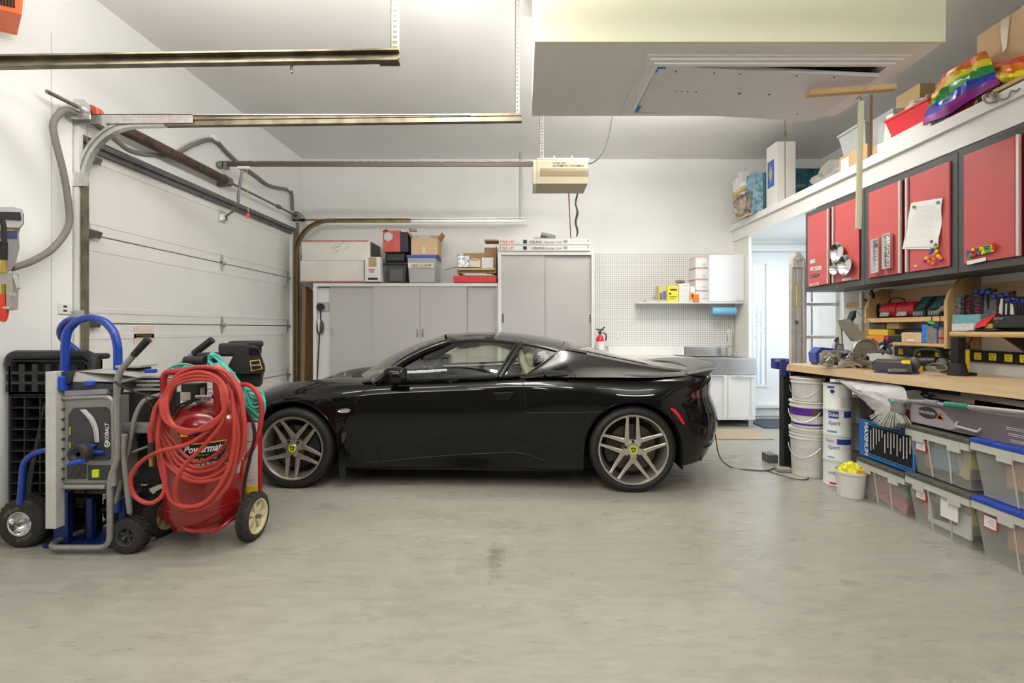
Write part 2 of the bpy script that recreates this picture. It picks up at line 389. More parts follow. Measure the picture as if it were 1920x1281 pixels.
gx0,gx1,gz0,gz1=(1413-980)*6.42/880,(1437-980)*6.42/880,1.22-(722-616)*6.42/880,1.22+(616-495)*6.42/880
w=MB(); Yd=6.43
w.box((EX0,Yd,EZ0),(gx0,Yd+.045,EZ1)); w.box((gx1,Yd,EZ0),(EX1,Yd+.045,EZ1)); w.box((gx0,Yd,EZ0),(gx1,Yd+.045,gz0)); w.box((gx0,Yd,gz1),(gx1,Yd+.045,EZ1))
w.build('door_leaf',d,dw,True)
w=MB()
for a,b_ in (((gx0-.03,gz0-.03),(gx0,gz1+.03)),((gx1,gz0-.03),(gx1+.03,gz1+.03)),((gx0,gz0-.03),(gx1,gz0)),((gx0,gz1),(gx1,gz1+.03))): w.box((a[0],Yd-.012,a[1]),(b_[0],Yd,b_[1]))
w.build('pane_frame',d,dw,True)
MB().box((gx0,Yd+.018,gz0),(gx1,Yd+.024,gz1)).build('pane',d,pane_m,True)
w=MB(); w.box((EX0-.09,WB-.02,0.19),(EX0,WB+.02,EZ1+.09)); w.box((EX1,WB-.02,.19),(EX1+.09,WB+.02,EZ1+.09)); w.box((EX0,WB-.02,EZ1),(EX1,WB+.02,EZ1+.09)); w.build('door_casing',d,trim_m,True)
w=MB(); hx=EX1-.08; w.box((hx-.02,Yd-.008,1.02),(hx+.02,Yd,1.22),bev=.005); w.cyl((hx,Yd,1.12),(hx,Yd-.05,1.12),.01); w.tube([(hx,Yd-.05,1.12),(hx-.11,Yd-.05,1.12)],.009); w.build('handle',d,chrome,True)
# outside: steps and a rail seen through the glass
w=MB(); w.box((2.2,7.6,-.2),(5.5,7.7,.9)); struct('wall_outside',w,mat('stucco_outside',(.85,.85,.88),.9))
struct('floor_outside',MB().box((1.5,6.6,-.2),(7,12,.0)),mat('paving_outside',(.4,.38,.36),.9))
r_=thing('stair_railing','white sloping stair railing outside, seen through the narrow door glass','railing',(3.3,7.3,0))
for k in range(3):
    w=MB(); a=P(1410,600+k*20-5,7.3); c=P(1440,575+k*20-5,7.3); w.tube([a,c],.014); w.build('rail',r_,mat('rail_grey',(.6,.6,.62),.5),True)
w=MB(); w.box((3.62,7.29,0),(3.66,7.33,1.6)); w.box((3.70,7.29,0),(3.72,7.33,1.6)); w.build('post',r_,mat('rail_grey'),True)
# ================= lights =================
world=bpy.data.worlds.new('world'); scene.world=world; world.use_nodes=True
bg=world.node_tree.nodes['Background']; bg.inputs[0].default_value=(.80,.90,1,1); bg.inputs[1].default_value=2.6
def area(name,loc,rot,sx,sy,e,col=(1,1,1)):
    l=bpy.data.lights.new(name,'AREA'); l.shape='RECTANGLE'; l.size=sx; l.size_y=sy; l.energy=e; l.color=col
    o=bpy.data.objects.new(name,l); COL.objects.link(o); o.location=loc; o.rotation_euler=rot; return o
LAMP=(1,.985,.955)
def fixture(x,y,along_x,label,e=60,z=2.95,up=.85,side=.54):
    e*=.95
    t=thing('fluorescent_light',label,'ceiling light',(x,y,z),0 if along_x else R(90),'fluorescent ceiling lights')
    w=MB(); w.box((-.62,-.04,-.04),(.62,.04,0),bev=.008); w.build('housing',t,white_paint)
    for dx in (-.5,.5): MB().cyl((dx,0,0),(dx,0,CE-z),.004,n=6).build('hanger_chain',t,steel_l)
    for dy in (-.05,.05): MB().cyl((-.6,dy,-.035),(.6,dy,-.035),.013,n=10).build('tube',t,mat('tube_glow',(1,1,1),.5,emit=LAMP,estr=6))
    area('lamp',(x,y,z-.07),(0,0,0 if along_x else R(90)),1.2,.16,e*.45,LAMP)
    if side: area('lamp',(x,y+(.08 if along_x else .64),z-.03),(R(90),0,0),1.2 if along_x else .3,.10 if along_x else .2,e*side,LAMP)  # extra sideways light added to brighten the back wall
    area('lamp',(x,y,z+.03),(R(180),0,0 if along_x else R(90)),1.2,.16,e*up,LAMP)  # extra upward light added to brighten the ceiling
fixture(-1.75,2.1,True,'twin-tube hanging light above the tool carts on the left',21)
fixture(-.7,.2,True,'twin-tube hanging light nearest behind the middle of the room',17)
fixture(1.2,.7,True,'twin-tube hanging light in front of the cream bulkhead',12,side=.2)
fixture(-.5,1.75,False,'twin-tube hanging light running towards the car from the left tracks',34)
fixture(1.6,-.9,True,'twin-tube hanging light at the right rear of the garage',22)
fixture(-1.9,-1.3,True,'twin-tube hanging light at the left rear of the garage',20)
fixture(1.45,4.1,True,'added twin-tube light, unseen behind the cream bulkhead above the car',38,3.24,up=2.2,side=.1)  # added out of view to brighten the back wall and ceiling
fixture(1.2,3.75,True,'added twin-tube light, unseen close behind the cream bulkhead, nearer the hatch',15,3.1,side=.1)  # second added light out of view, for the same wall and ceiling
# daylight through the alcove window and the door glass
area('daylight_window',(AX+.3,5.12,1.4),(0,R(90),0),1.4,.8,36,(.72,.85,1))
area('daylight_door',(3.6,7.7,3.3),(R(56),0,R(20)),1.4,.9,260,(.72,.85,1))
area('alcove_fill',(3.6,5.5,2.40),(0,0,0),.4,.4,6,(.88,.94,1))  # added fill light without a fixture, brightens the alcove
# ================= wall fittings on the left =================
groove=mat('seam_grey',(.55,.54,.5),.7)
def sweep(w, prof, path, y0):
    """prof: (n, y) section; path: (x, z) points at constant y"""
    rows=[]; pts=[Vector((a,0,b)) for a,b in path]
    for i,p in enumerate(pts):
        t=(pts[min(i+1,len(pts)-1)]-pts[max(i-1,0)]).normalized(); n=Vector((-t.z,0,t.x))
        rows.append([p+n*a+Vector((0,y0+b_,0)) for a,b_ in prof])
    w.grid(rows,smooth=False,closed=True)
    w.add(rows[0],[list(range(len(prof)))]); w.add(rows[-1],[list(range(len(prof)))])
def cprof(h,d,side,t=.004):                          # C channel: h tall, d deep, back at 0, lips toward side
    s=side
    return [(-h,0),(-h*.35,0),(-h*.25,s*.008),(h*.25,s*.008),(h*.35,0),(h,0),(h,s*d),(h*.7,s*d),(h*.7,s*(d-t)),(h-t,s*(d-t)),(h-t,s*t),(h*.3,s*t),(h*.2,s*(.008+t)),(-h*.2,s*(.008+t)),(-h*.3,s*t),(-h+t,s*t),(-h+t,s*(d-t)),(-h*.7,s*(d-t)),(-h*.7,s*d),(-h,s*d)]
rust=mat('stained_steel',(.21,.18,.12),.5,.6,noise=.5,nscale=9)
ochre=mat('ochre_stained_steel',(.30,.22,.09),.4,.7,noise=.35,nscale=18)
white_dusty=mat('door_white_dusty',(.79,.775,.73),.5,noise=.06,nscale=1.5)
# ---- sectional garage door (in the left wall)
gd=bpy.data.objects.new('door_1',None); COL.objects.link(gd); gd.location=(WL-.03,(DY0+DY1)/2,0); XF[gd]=Matrix.Translation(gd.location); tag(gd,kind='structure')
xf=-3.035
for k in range(4):
    z0_=k*.625+.008; z1_=z0_+.617
    w=MB(); w.box((xf-.045,DY0-.02,z0_),(xf,DY1+.02,z1_),bev=.004)
    for a in (.10,.16,.46,.52): pass
    for zz in (z0_+.09,z1_-.09):                     # pressed ribs
        w.box((xf-.002,DY0,zz-.02),(xf+.004,DY1,zz+.02),bev=.004)
    w.build('panel',gd,white_dusty,True)
MB().box((xf-.09,DY0-.05,0),(xf-.05,DY1+.05,2.54)).build('light_stop',gd,mat('light_stop_grey',(.5,.5,.48),.7),True)  # unseen sheet added to stop light leaking between the panels
def hinge(y,z,big=1):
    w=MB(); x=xf+.003
    w.prism([(x,y-.028,z),(x,y-.014,z+.085),(x,y+.014,z+.085),(x,y+.028,z),(x,y+.014,z-.085),(x,y-.014,z-.085)],(.004,0,0))
    w.cyl((x+.018,y-.03,z),(x+.018,y+.03,z),.012,n=10); w.box((x,y-.03,z-.02),(x+.022,y-.024,z+.02)); w.box((x,y+.024,z-.02),(x+.022,y+.03,z+.02))
    w.build('hinge',gd,steel_l,True)
for z in (.63,1.255,1.88):
    for y in (DY0+.10,4.73,DY1-.07): hinge(y,z)
for z in (1.255,1.88): pass
w=MB()
for z in (1.255,1.88,2.40): w.cyl((xf+.02,DY0-.06,z),(xf+.02,DY0+.12,z),.006,n=8); w.box((xf,DY0+.08,z-.02),(xf+.05,DY0+.16,z+.03),rot=(0,.4,0))
w.build('roller_bracket',gd,steel,True)
w=MB(); w.box((xf,DY0-.03,2.455),(xf+.035,DY1,2.50)); w.box((xf+.03,DY0-.03,2.49),(xf+.06,DY1,2.515)); w.build('strut',gd,mat('strut_grey',(.17,.16,.165),.5,.5,noise=.25,nscale=9),True)
w=MB(); w.box((xf+.004,4.68,2.29),(xf+.012,4.78,2.41)); w.box((xf+.012,4.71,2.31),(xf+.05,4.715,2.37)); w.box((xf+.012,4.745,2.31),(xf+.05,4.75,2.37)); w.build('operator_bracket',gd,steel_l,True)
w=MB(); w.box((xf+.002,3.66,1.10),(xf+.004,3.86,1.24)); lb=w.build('warning_label',gd,mat('faded_label',(.80,.66,.56),.7),True)
w=MB(); 
for k in range(6): w.box((xf+.004,3.68,1.12+k*.015),(xf+.0045,3.84,1.1225+k*.015))
w.box((xf+.004,3.68,1.215),(xf+.0045,3.70,1.232)); w.build('label_print',gd,mat('faded_red',(.72,.5,.42),.7),True)
# header trim and pencil seam on the wall
w=MB(); w.box((WL,DY0-.03,2.53),(WL+.03,DY1+.05,2.60)); struct('trim_4',w,white_dusty)
w=MB(); w.box((WL-.03,DY0-.035,0),(WL+.035,DY0-.005,2.53)); struct('trim_5',w,white_dusty)
w=MB(); w.box((WL,2.985,.4),(WL+.002,2.989,3.1)); struct('trim_6',w,groove)
# ---- torsion spring assembly
sx,sz=-2.90,2.665
ts=thing('torsion_spring','long dark torsion spring tube with steel shaft above the garage door','garage door spring',(sx,4.5,sz))
MB().cyl((sx,2.86,sz),(sx,6.12,sz),.0125,n=12).build('shaft',ts,steel,True)
MB().cyl((sx,3.36,sz),(sx,4.56,sz),.042,n=20).build('spring_tube',ts,mat('rusty_brown_tube',(.105,.07,.055),.55,.4,noise=.5,nscale=18),True)
MB().cyl((sx,3.30,sz),(sx,3.37,sz),.03,n=14).build('winding_cone',ts,steel,True); MB().cyl((sx,4.56,sz),(sx,4.63,sz),.05,n=14).build('winding_cone',ts,steel,True); MB().cyl((sx,5.55,sz),(sx,5.60,sz),.025).build('shaft_collar',ts,steel,True)
dr=lambda y,c,nm:MB().lathe([(.02,-.03),(.05,-.03),(.056,-.022),(.046,-.014),(.046,.014),(.056,.022),(.05,.03),(.02,.03)],(sx,y,sz),(0,1,0)).build(nm,ts,c,True)
dr(3.17,mat('red_drum',(.6,.12,.08),.5,.3),'cable_drum'); dr(6.02,steel,'cable_drum')
for y in (3.08,6.12):
    w=MB(); w.prism([(sx-.10,y,sz-.07),(sx+.06,y,sz-.07),(sx+.06,y,sz+.01),(sx+.02,y,sz+.06),(sx-.04,y,sz+.06),(sx-.10,y,sz+.0)],(0,.006,0)); w.cyl((sx,y-.02,sz),(sx,y,sz),.026); w.build('bearing_plate',ts,steel_l,True)
w=MB(); w.box((sx-.10,4.60,sz-.05),(sx-.02,4.64,sz+.07)); w.build('centre_bracket',ts,steel,True)
w=MB(); w.tube([(sx-.04,3.17,sz),(WL+.02,3.19,1.2)],.002,n=5); w.build('lift_cable',ts,steel,True)
# ---- tracks
def arc(x0,z0,x1,z1,k=12):                           # from vertical (x0,z0) up to horizontal (x1,z1)
    return [(x0+(x1-x0)*(1-math.cos(t)),z0+(z1-z0)*math.sin(t)) for t in [math.pi/2*i/k for i in range(k+1)]]
def slotbar(w,x,y,z0,z1,wd=.032,flip=1):
    n=int((z1-z0)/.028); hw=wd/2
    w.box((x-hw,y,z0),(x-hw+.010,y+.003,z1)); w.box((x+hw-.010,y,z0),(x+hw,y+.003,z1)); w.box((x-hw,y,z0),(x-hw+.003,y+.03,z1))
    for k in range(n+1): w.box((x-hw+.010,y,z0+k*.028),(x+hw-.010,y+.003,min(z1,z0+k*.028+.014)))
ta=thing('garage_door_track','stained steel door track hanging nearest the camera at top left','door track',(-2.7,2.46,2.6),0)
w=MB(); sweep(w,cprof(.030,.04,-1),[(-3.0,2.60),(-.643,2.637)],2.46); w.build('horizontal_track',ta,rust,True)
MB().box((-.75,2.463,2.672),(-.643,2.47,2.60)).build('end_plate',ta,steel,True); MB().cyl((-1.21,2.46,2.61),(-1.21,2.46,2.56),.008,n=8).build('bolt',ta,steel,True)
w=MB(); slotbar(w,-.672,2.47,2.62,CE,.045); w.build('hanger',ta,rust,True)
tb=thing('garage_door_track','steel door track with curved elbow over the near garage door edge','door track',(-2.98,3.14,0))
w=MB(); sweep(w,cprof(.027,.04,1),[(-2.40,2.605),(-.007,2.637)],3.14); w.build('horizontal_track',tb,rust,True)
w=MB(); sweep(w,[(-.03,0),(.034,0),(.034,.004),(-.03,.004)],[(-3.03,2.615),(-2.2,2.622)],3.13); w.box((-3.03,3.13,2.645),(-.35,3.16,2.65)); w.build('top_angle',tb,steel_l,True)
w=MB(); sweep(w,cprof(.027,.04,1),arc(-2.965,2.21,-2.58,2.60)+[(-2.40,2.605)],3.14); w.build('curved_track',tb,steel_l,True)
w=MB(); sweep(w,cprof(.027,.04,1),[(-2.965,0),(-2.965,2.21)],3.14); w.build('vertical_track',tb,rust,True)
w=MB(); w.box((-3.0,3.125,0),(-2.996,3.16,2.62)); w.box((-2.999,3.128,2.17),(-2.90,3.135,2.26)); w.box((-3.0,3.12,1.28),(-2.92,3.128,1.34)); w.box((-3.0,3.10,1.28),(-2.995,3.128,1.34)); w.build('wall_angle',tb,steel_l,True)
w=MB(); slotbar(w,-.035,3.16,2.64,CE,.03); w.build('hanger',tb,mat('pale_hanger',(.36,.35,.32),.5,.5),True)
tc_=thing('garage_door_track','ochre-stained steel door track over the far edge of the garage door','door track',(-2.97,6.14,0))
w=MB(); sweep(w,cprof(.025,.04,-1),arc(-2.95,2.2,-2.52,2.625)+[(-1.46,2.628)],6.14); w.build('curved_track',tc_,ochre,True)
w=MB(); sweep(w,cprof(.025,.04,-1),[(-1.46,2.628),(.02,2.635)],6.14); w.build('horizontal_track',tc_,steel_l,True)
w=MB(); sweep(w,cprof(.025,.04,-1),[(-2.95,0),(-2.95,2.2)],6.14); w.build('vertical_track',tc_,ochre,True)
w=MB(); w.box((-3.0,6.145,0),(-2.93,6.15,2.66)); w.box((-3.0,6.12,2.62),(-2.45,6.125,2.65)); w.build('wall_angle',tc_,steel,True)
w=MB(); slotbar(w,-.03,6.15,2.63,CE,.03); w.build('hanger',tc_,mat('pale_hanger'),True)
# ---- opener: rail, motor box, arm
op=thing('garage_door_opener','cream ceiling-hung garage door opener box with long rail and door arm','garage door opener',(.3,4.62,2.7))
yo=4.62; 
w=MB(); w.box((-2.93,yo-.012,2.815),(.15,yo+.012,2.850)); w.build('rail',op,mat('dark_rail',(.12,.10,.085),.4,.7),True)
w=MB(); n=150
for k in range(n): x=-2.98+k*.0205; w.box((x,yo-.008,2.856),(x+.012,yo+.008,2.868))
w.box((-2.99,yo-.004,2.858),(.15,yo+.004,2.866)); w.build('chain',op,steel,True)
w=MB(); w.box((-2.94,yo-.03,2.79),(-2.90,yo+.03,2.86)); w.box((-3.0,yo-.03,2.80),(-2.93,yo+.03,2.85)); w.build('wall_bracket',op,steel,True)
w=MB(); w.box((-2.80,yo-.02,2.785),(-2.68,yo+.02,2.815),bev=.006); w.build('trolley',op,whitep,True)
w=MB(); w.tube([(-2.76,yo,2.79),(-2.80,yo,2.52),(-2.81,yo+.02,2.44)],.013,n=6); w.tube(crom([(-2.81,yo+.02,2.44),(-2.86,yo+.04,2.395),(-2.98,4.71,2.345)],5),.011,n=6)
w.build('door_arm',op,mat('arm_grey',(.22,.21,.21),.45,.6),True)
w=MB(); w.tube([(-2.70,yo-.02,2.79),(-2.69,yo-.02,2.34)],.0022,n=5); w.build('release_cord',op,mat('yellow_cord',(.75,.72,.2),.6),True)
MB().box((-2.705,yo-.03,2.30),(-2.675,yo-.015,2.345)).build('release_handle',op,mat('faded_red_tag',(.7,.15,.1),.6),True)
bx0,bx1=.135,.62; yf=4.44; cb=mat('opener_cream',(.50,.44,.30),.55); cb2=mat('opener_tan',(.27,.22,.14),.55)
w=MB(); prof=[(yf+.012,2.82),(yf,2.80),(yf,2.71),(yf+.03,2.60),(yf+.36,2.60),(yf+.36,2.82)]
w.prism([(bx0,a,b_) for a,b_ in prof],(bx1-bx0,0,0)); w.build('motor_housing',op,cb,True)
w=MB(); w.prism([(bx0+.03,yf-.003,2.735),(bx0+.03,yf-.003,2.71),(bx0+.03,yf+.009,2.665),(bx0+.03,yf+.03,2.665),(bx0+.03,yf+.03,2.735)],(bx1-bx0-.027,0,0)); w.build('tan_band',op,cb2,True)
w=MB(); w.prism([(bx0-.035,a+.006,b_) for a,b_ in prof],(.034,0,0)); w.build('lamp_lens',op,mat('lens_cream',(.60,.54,.40),.3),True)
w=MB(); w.box((bx0+.0,yf+.02,2.825),(bx1+.01,yf+.34,2.84)); w.cyl((.30,yf+.05,2.84),(.30,yf+.05,2.87),.008); w.cyl((.47,yf+.05,2.84),(.47,yf+.05,2.87),.008); w.build('chassis',op,steel_l,True)
text(None,'LYNX 455',op,(.285,yf-.0015,2.776),(1,0,0),(0,0,1),.017,ink,w=.12,bold=.015)
text(None,'AUTOMATIC DOORMAN',op,(.285,yf-.0015,2.750),(1,0,0),(0,0,1),.018,ink,w=.295,bold=.015)
w=MB(); slotbar(w,.185,yf+.12,2.83,CE,.04); w.build('hanger',op,mat('pale_hanger'),True)
w=MB(); w.tube([P(1098,308,4.6),P(1115,303,4.6),P(1132,283,4.6),P(1143,250,4.6),P(1148,219,4.6),(.93,4.6,CE)],.006,smooth_pts=5,n=6); one('power_cord','thin grey power cord curving from the opener box up to the ceiling','cable',w,mat('cord_grey',(.05,.05,.05),.6))
w=MB(); w.tube([P(1066,353,4.75),P(1068,400,5.3),P(1070,446,6.37)],.007,smooth_pts=5,n=6); one('wall_cable','thin red cable hanging from the opener to the back wall','cable',w,mat('dull_red_cable',(.45,.12,.12),.5))
w=MB(); pts=[P(1081+2*math.sin(k*1.3),353+k*7.5,4.8+k*.125) for k in range(13)]; w.tube(pts,[.010,.014,.010],n=7); one('wall_cable','thick black and white taped cable bundle hanging from the opener','cable',w,mat('taped_bundle',(.12,.12,.12),.6,noise=.9,nscale=60))
# ---- vacuum hose looping over the door
hg=mat('hose_grey',(.20,.185,.165),.6)
vh=thing('vacuum_hose','long grey vacuum hose hooked around the garage door frame and over the door','hose',(-2.9,2.6,1.6))
pts=[PX(22,503,-2.9),PX(60,490,-2.92),PX(100,465,-2.93),PX(128,425,-2.93),PX(128,380,-2.93),PX(118,320,-2.93),PX(103,260,-2.93),PX(100,232,-2.93),PX(112,212,-2.93),PX(126,206,-2.93)]
pts+= [PX(160,222,-2.95),PX(190,240,-2.97),PX(215,262,-2.97),PX(245,283,-2.97),PX(290,291,-2.97),PX(330,287,-2.97),PX(365,270,-2.97),PX(400,262,-2.97),PX(425,285,-2.97),PX(450,308,-2.97),PX(480,330,-2.97),PX(505,348,-2.97),PX(540,356,-2.97),PX(547,364,-2.97),PX(549,395,-2.97)]
MB().tube(pts,.019,n=10,smooth_pts=6).build('hose',vh,hg,True)
for q in ((402,262),(541,356),(126,208)):
    c=PX(q[0],q[1],-2.965); MB().box((c.x-.03,c.y-.03,c.z-.012),(c.x+.028,c.y+.03,c.z+.04),bev=.008).build('hose_clip',vh,white_paint,True)
# ---- wall-mounted vacuum canister at the left edge
gp=mat('vacuum_grey',(.27,.27,.275),.35)
wv=thing('wall_vacuum','grey wall-mounted garage vacuum body cut by the left photo edge','vacuum',(-2.85,2.55,1.55))
def vp(px,py): return PX(px,py,-2.83)
Yv=2.52; Q=lambda px,py,Y=Yv: P(px,py,Y)
w=MB(); out=[(-60,392),(20,388),(40,392),(45,402),(45,420),(38,428),(35,440),(37,465),(30,492),(22,505),(-20,525),(-60,520)]
w.prism([Q(a,b_) for a,b_ in out],(-.21,.17,0)); w.build('body',wv,gp,True)
w=MB(); w.prism([Q(-60,390,Yv-.02),Q(25,388,Yv-.02),Q(43,393,Yv-.02),Q(43,420,Yv-.02),Q(36,427,Yv-.02),Q(-60,424,Yv-.02)],(-.033,.03,0)); w.build('handle_rim',wv,mat('light_grey_rim',(.5,.5,.5),.4),True)
w=MB(); w.prism([Q(-60,396,Yv-.026),Q(36,398,Yv-.026),Q(38,413,Yv-.026),Q(-60,409,Yv-.026)],(0,.01,0)); w.build('handle_recess',wv,blackp,True)
w=MB(); w.prism([Q(-40,432,Yv-.004),Q(30,434,Yv-.004),Q(30,447,Yv-.004),Q(-40,446,Yv-.004)],(0,.01,0)); w.build('label',wv,mat('navy_label',(.05,.06,.18),.5),True)
w=MB(); w.prism([Q(-40,428,Yv-.004),Q(28,430,Yv-.004),Q(28,433,Yv-.004),Q(-40,432,Yv-.004)],(0,.01,0)); w.build('label_stripe',wv,mat('label_gold',(.6,.45,.08),.5),True)
w=MB(); w.box((-3.0,2.5,1.56),(-2.94,2.7,1.74)); w.build('wall_mount',wv,darkp,True)
# air blow gun hanging in front of it
ag=thing('air_blow_gun','air blow gun with brass fitting and red tip hanging at the left edge','air gun',(-2.78,2.42,1.4))
Yg=2.42; Q2=lambda px,py: P(px,py,Yg)
MB().tube([Q2(4,412),Q2(7,425),Q2(8,455)],.011).build('hose_end',ag,rubber,True)
w=MB(); w.cyl(Q2(7,453),Q2(7,488),.014); 
for k in range(7): w.cyl(Q2(7,455+k*4.5),Q2(7,457+k*4.5),.016,n=14)
w.build('strain_relief',ag,rubber,True)
w=MB(); w.cyl(Q2(7,488),Q2(7,500),.013,n=6); w.cyl(Q2(6,500),Q2(6,512),.015,n=12); w.cyl(Q2(6,533),Q2(6,552),.012,n=6); w.build('brass_fitting',ag,brass,True)
w=MB(); w.prism([Q2(-8,512),Q2(24,513),Q2(24,530),Q2(22,580),Q2(12,582),Q2(11,532),Q2(-8,530)],(0,.03,0)); w.build('grip',ag,mat('cast_grey',(.42,.39,.36),.4,.5),True)
w=MB(); w.prism([Q2(22,513),Q2(27,515),Q2(35,540),Q2(32,542)],(0,.012,0)); w.build('trigger',ag,steel_l,True)
w=MB(); w.cyl(Q2(5,552),Q2(4,580),.014); w.lathe([(.0,-.05),(.012,-.045),(.02,-.01),(.022,.02)],Q2(6,586),(0,0,1),14); w.build('red_tip',ag,mat('tip_red',(.65,.06,.03),.3),True)
w=MB(); w.cyl(Q2(-4,578),Q2(21,578),.010,n=10); w.cyl(Q2(22,552),Q2(26,552),.012,n=10); w.build('hanger_ring',ag,steel_l,True)
# orange heater box high in the corner
oh=thing('orange_heater','orange metal box with dark grille mounted high at the top left corner','heater',(-2.9,2.6,3.1))
w=MB(); w.prism([P(-60,3,2.5),P(41,27,2.5),P(48,-60,2.5),P(-60,-80,2.5)],(-.22,.18,0)); w.build('case',oh,mat('heater_orange',(.85,.17,.05),.45),True)
w=MB()
for k in range(7): a=P(-12+k*6,-60,2.497); c=P(-9+k*6,6+k*1.4,2.497); w.box((a.x,2.494,c.z),(c.x,2.499,a.z))
w.build('grille',oh,blackp,True)
# wall socket by the near track
so=thing('wall_outlet','small white outlet plate on the left wall beside the near door track','outlet',(-2.97,3.05,1.3))
c=PX(121,579,-2.995); w=MB(); w.box((c.x-.004,c.y-.04,c.z-.035),(c.x+.004,c.y+.04,c.z+.035),bev=.002); w.build('plate',so,whitep,True)
w=MB(); w.box((c.x+.004,c.y-.012,c.z-.02),(c.x+.0055,c.y+.012,c.z-.008)); w.box((c.x+.004,c.y-.012,c.z+.008),(c.x+.0055,c.y+.012,c.z+.02)); w.build('socket',so,blackp,True)
# ================= back wall cabinets =================
cabg=mat('cabinet_grey',(.50,.485,.465),.55,noise=.03,nscale=3); cabw=mat('cabinet_white',(.79,.78,.75),.5)
YF=5.85; S=880/YF
fx=lambda px: (px-980)/S
fz=lambda py: CZ-(py-616)/S
def recess_handle(w,x,z,y): w.box((x-.012,y-.004,z-.07),(x+.012,y+.002,z+.07)); 
# low cabinet run
c=thing('sliding_door_cabinet','low white-framed cabinet with grey sliding doors behind the car','cabinet',(fx(760),6.1,0))
x0,x1,zt=fx(587),fx(933),fz(531)
w=MB(); w.box((x0,YF,zt-.04),(x1,WB-.01,zt)); w.box((x0,YF,0),(x0+.04,WB-.01,zt-.04)); w.box((x1-.01,YF,0),(x1,WB-.01,zt-.04)); w.box((x0+.04,YF+.02,0),(x1-.01,WB-.01,.08)); w.box((x0+.04,WB-.03,.08),(x1-.01,WB-.01,zt-.04)); w.build('carcass',c,cabw,True)
for k,(a,b_,yy) in enumerate(((616,700,.035),(699,788,.012),(788,876,.012),(875,932,.035))):
    o=MB(); o.box((fx(a),YF+yy,.08),(fx(b_),YF+yy+.018,zt-.042)); dd=o.build('door',c,cabg,True)
    hxp={0:620,1:782,2:792,3:929}[k]; o=MB(); o.box((fx(hxp)-.012,YF+yy-.006,fz(632)),(fx(hxp)+.012,YF+yy,fz(616)),bev=.003); o.box((fx(hxp)-.005,YF+yy-.008,fz(630)),(fx(hxp)+.005,YF+yy-.005,fz(618))); o.build('handle',dd,chrome,True)
    o=MB(); o.box((fx(b_)-.006,YF+yy-.003,.08),(fx(b_),YF+yy,zt-.042)); o.build('edge_strip',dd,mat('strip_dark',(.25,.24,.22),.5),True)
# tall cabinet
c=thing('sliding_door_cabinet','tall white-framed cabinet with two grey sliding doors behind the car roof','cabinet',(fx(1023),6.1,0))
x0,x1,zt=fx(934),fx(1113),fz(471)
w=MB(); w.box((x0,YF-.03,zt-.05),(x1,WB-.01,zt)); w.box((x0,YF-.03,0),(x0+.04,WB-.01,zt-.05)); w.box((x1-.03,YF-.03,0),(x1,WB-.01,zt-.05)); w.box((x0+.04,WB-.03,0),(x1-.03,WB-.01,zt-.05)); w.box((x0+.04,YF,0),(x1-.03,WB-.03,.08)); w.build('carcass',c,cabw,True)
for k,(a,b_,yy) in enumerate(((940,1024,.0),(1022,1109,.024))):
    o=MB(); o.box((fx(a),YF+yy,.08),(fx(b_),YF+yy+.018,zt-.052)); dd=o.build('door',c,cabg,True)
    hxp={0:943,1:1107}[k]; o=MB(); o.box((fx(hxp)-.012,YF+yy-.006,fz(605)),(fx(hxp)+.012,YF+yy,fz(588)),bev=.003); o.box((fx(hxp)-.005,YF+yy-.008,fz(603)),(fx(hxp)+.005,YF+yy-.005,fz(590))); o.build('handle',dd,chrome,True)
o=MB(); o.box((fx(1022)-.004,YF-.002,.08),(fx(1022)+.004,YF+.004,zt-.052)); o.build('edge_strip',c,mat('strip_dark'),True)
# lumber leaning between the track and the cabinet
lum=[(563,570,(.34,.2,.09)),(569,575,(.5,.32,.14)),(574,579,(.62,.42,.2)),(578,583,(.45,.27,.12))]
for k,(a,b_,cc) in enumerate(lum):
    w=MB(); Yl=5.96+k*.1; X0,X1=(a-980)*Yl/880,(b_-980)*Yl/880
    w.hexa([(X0+.03*(k>2),Yl,0),(X1+.05*(k>2),Yl,0),(X1+.05*(k>2),Yl+.09,0),(X0+.03*(k>2),Yl+.09,0)],[(X0,Yl+.05,1.76-.02*k),(X1,Yl+.05,1.76-.02*k),(X1,Yl+.14,1.76-.02*k),(X0,Yl+.14,1.76-.02*k)])
    one('lumber_board',['dark reddish board standing closest to the far door track','brown board second from the far door track','pale wide board in the middle of the leaning lumber','warm brown board leaning against the low cabinet side'][k],'lumber',w,wood('lumber_%d'%k,cc,.6,(22,22,1)),'boards standing beside the low cabinet')
# charger on white panel at the left end
ev=thing('ev_charger_cable','black wall plug with inline charger box hanging on the white cabinet end','charger',(fx(600),YF,1.2))
yy=YF+.04
MB().box((fx(593),yy,fz(583)),(fx(612),yy+.03,fz(566)),bev=.004).build('outlet_box',ev,mat('outlet_grey',(.45,.45,.43),.5),True)
w=MB(); w.cyl((fx(600),yy-.05,fz(575)),(fx(600),yy,fz(575)),.042,n=18); w.build('plug',ev,blackp,True)
w=MB(); w.lathe([(.0,.0),(.028,.01),(.042,.05),(.040,.12),(.022,.17),(.0,.175)],(fx(599),yy-.02,fz(626)),(0,0,1),16); w.build('control_box',ev,darkp,True)
w=MB(); w.prism([(fx(597),yy-.066,fz(600)),(fx(601),yy-.066,fz(600)),(fx(600),yy-.066,fz(622)),(fx(598.5),yy-.066,fz(622))],(0,.02,0)); w.build('indicator_panel',ev,whitep,True)
w=MB(); w.tube([(fx(600),yy-.03,fz(578)),(fx(600),yy-.02,fz(600))],.008); w.tube([(fx(598),yy-.02,fz(625)),(fx(596),yy-.02,fz(660)),(fx(594),yy-.03,fz(712)),(fx(594),yy-.06,.03)],.008,smooth_pts=4); w.build('cord',ev,rubber,True)
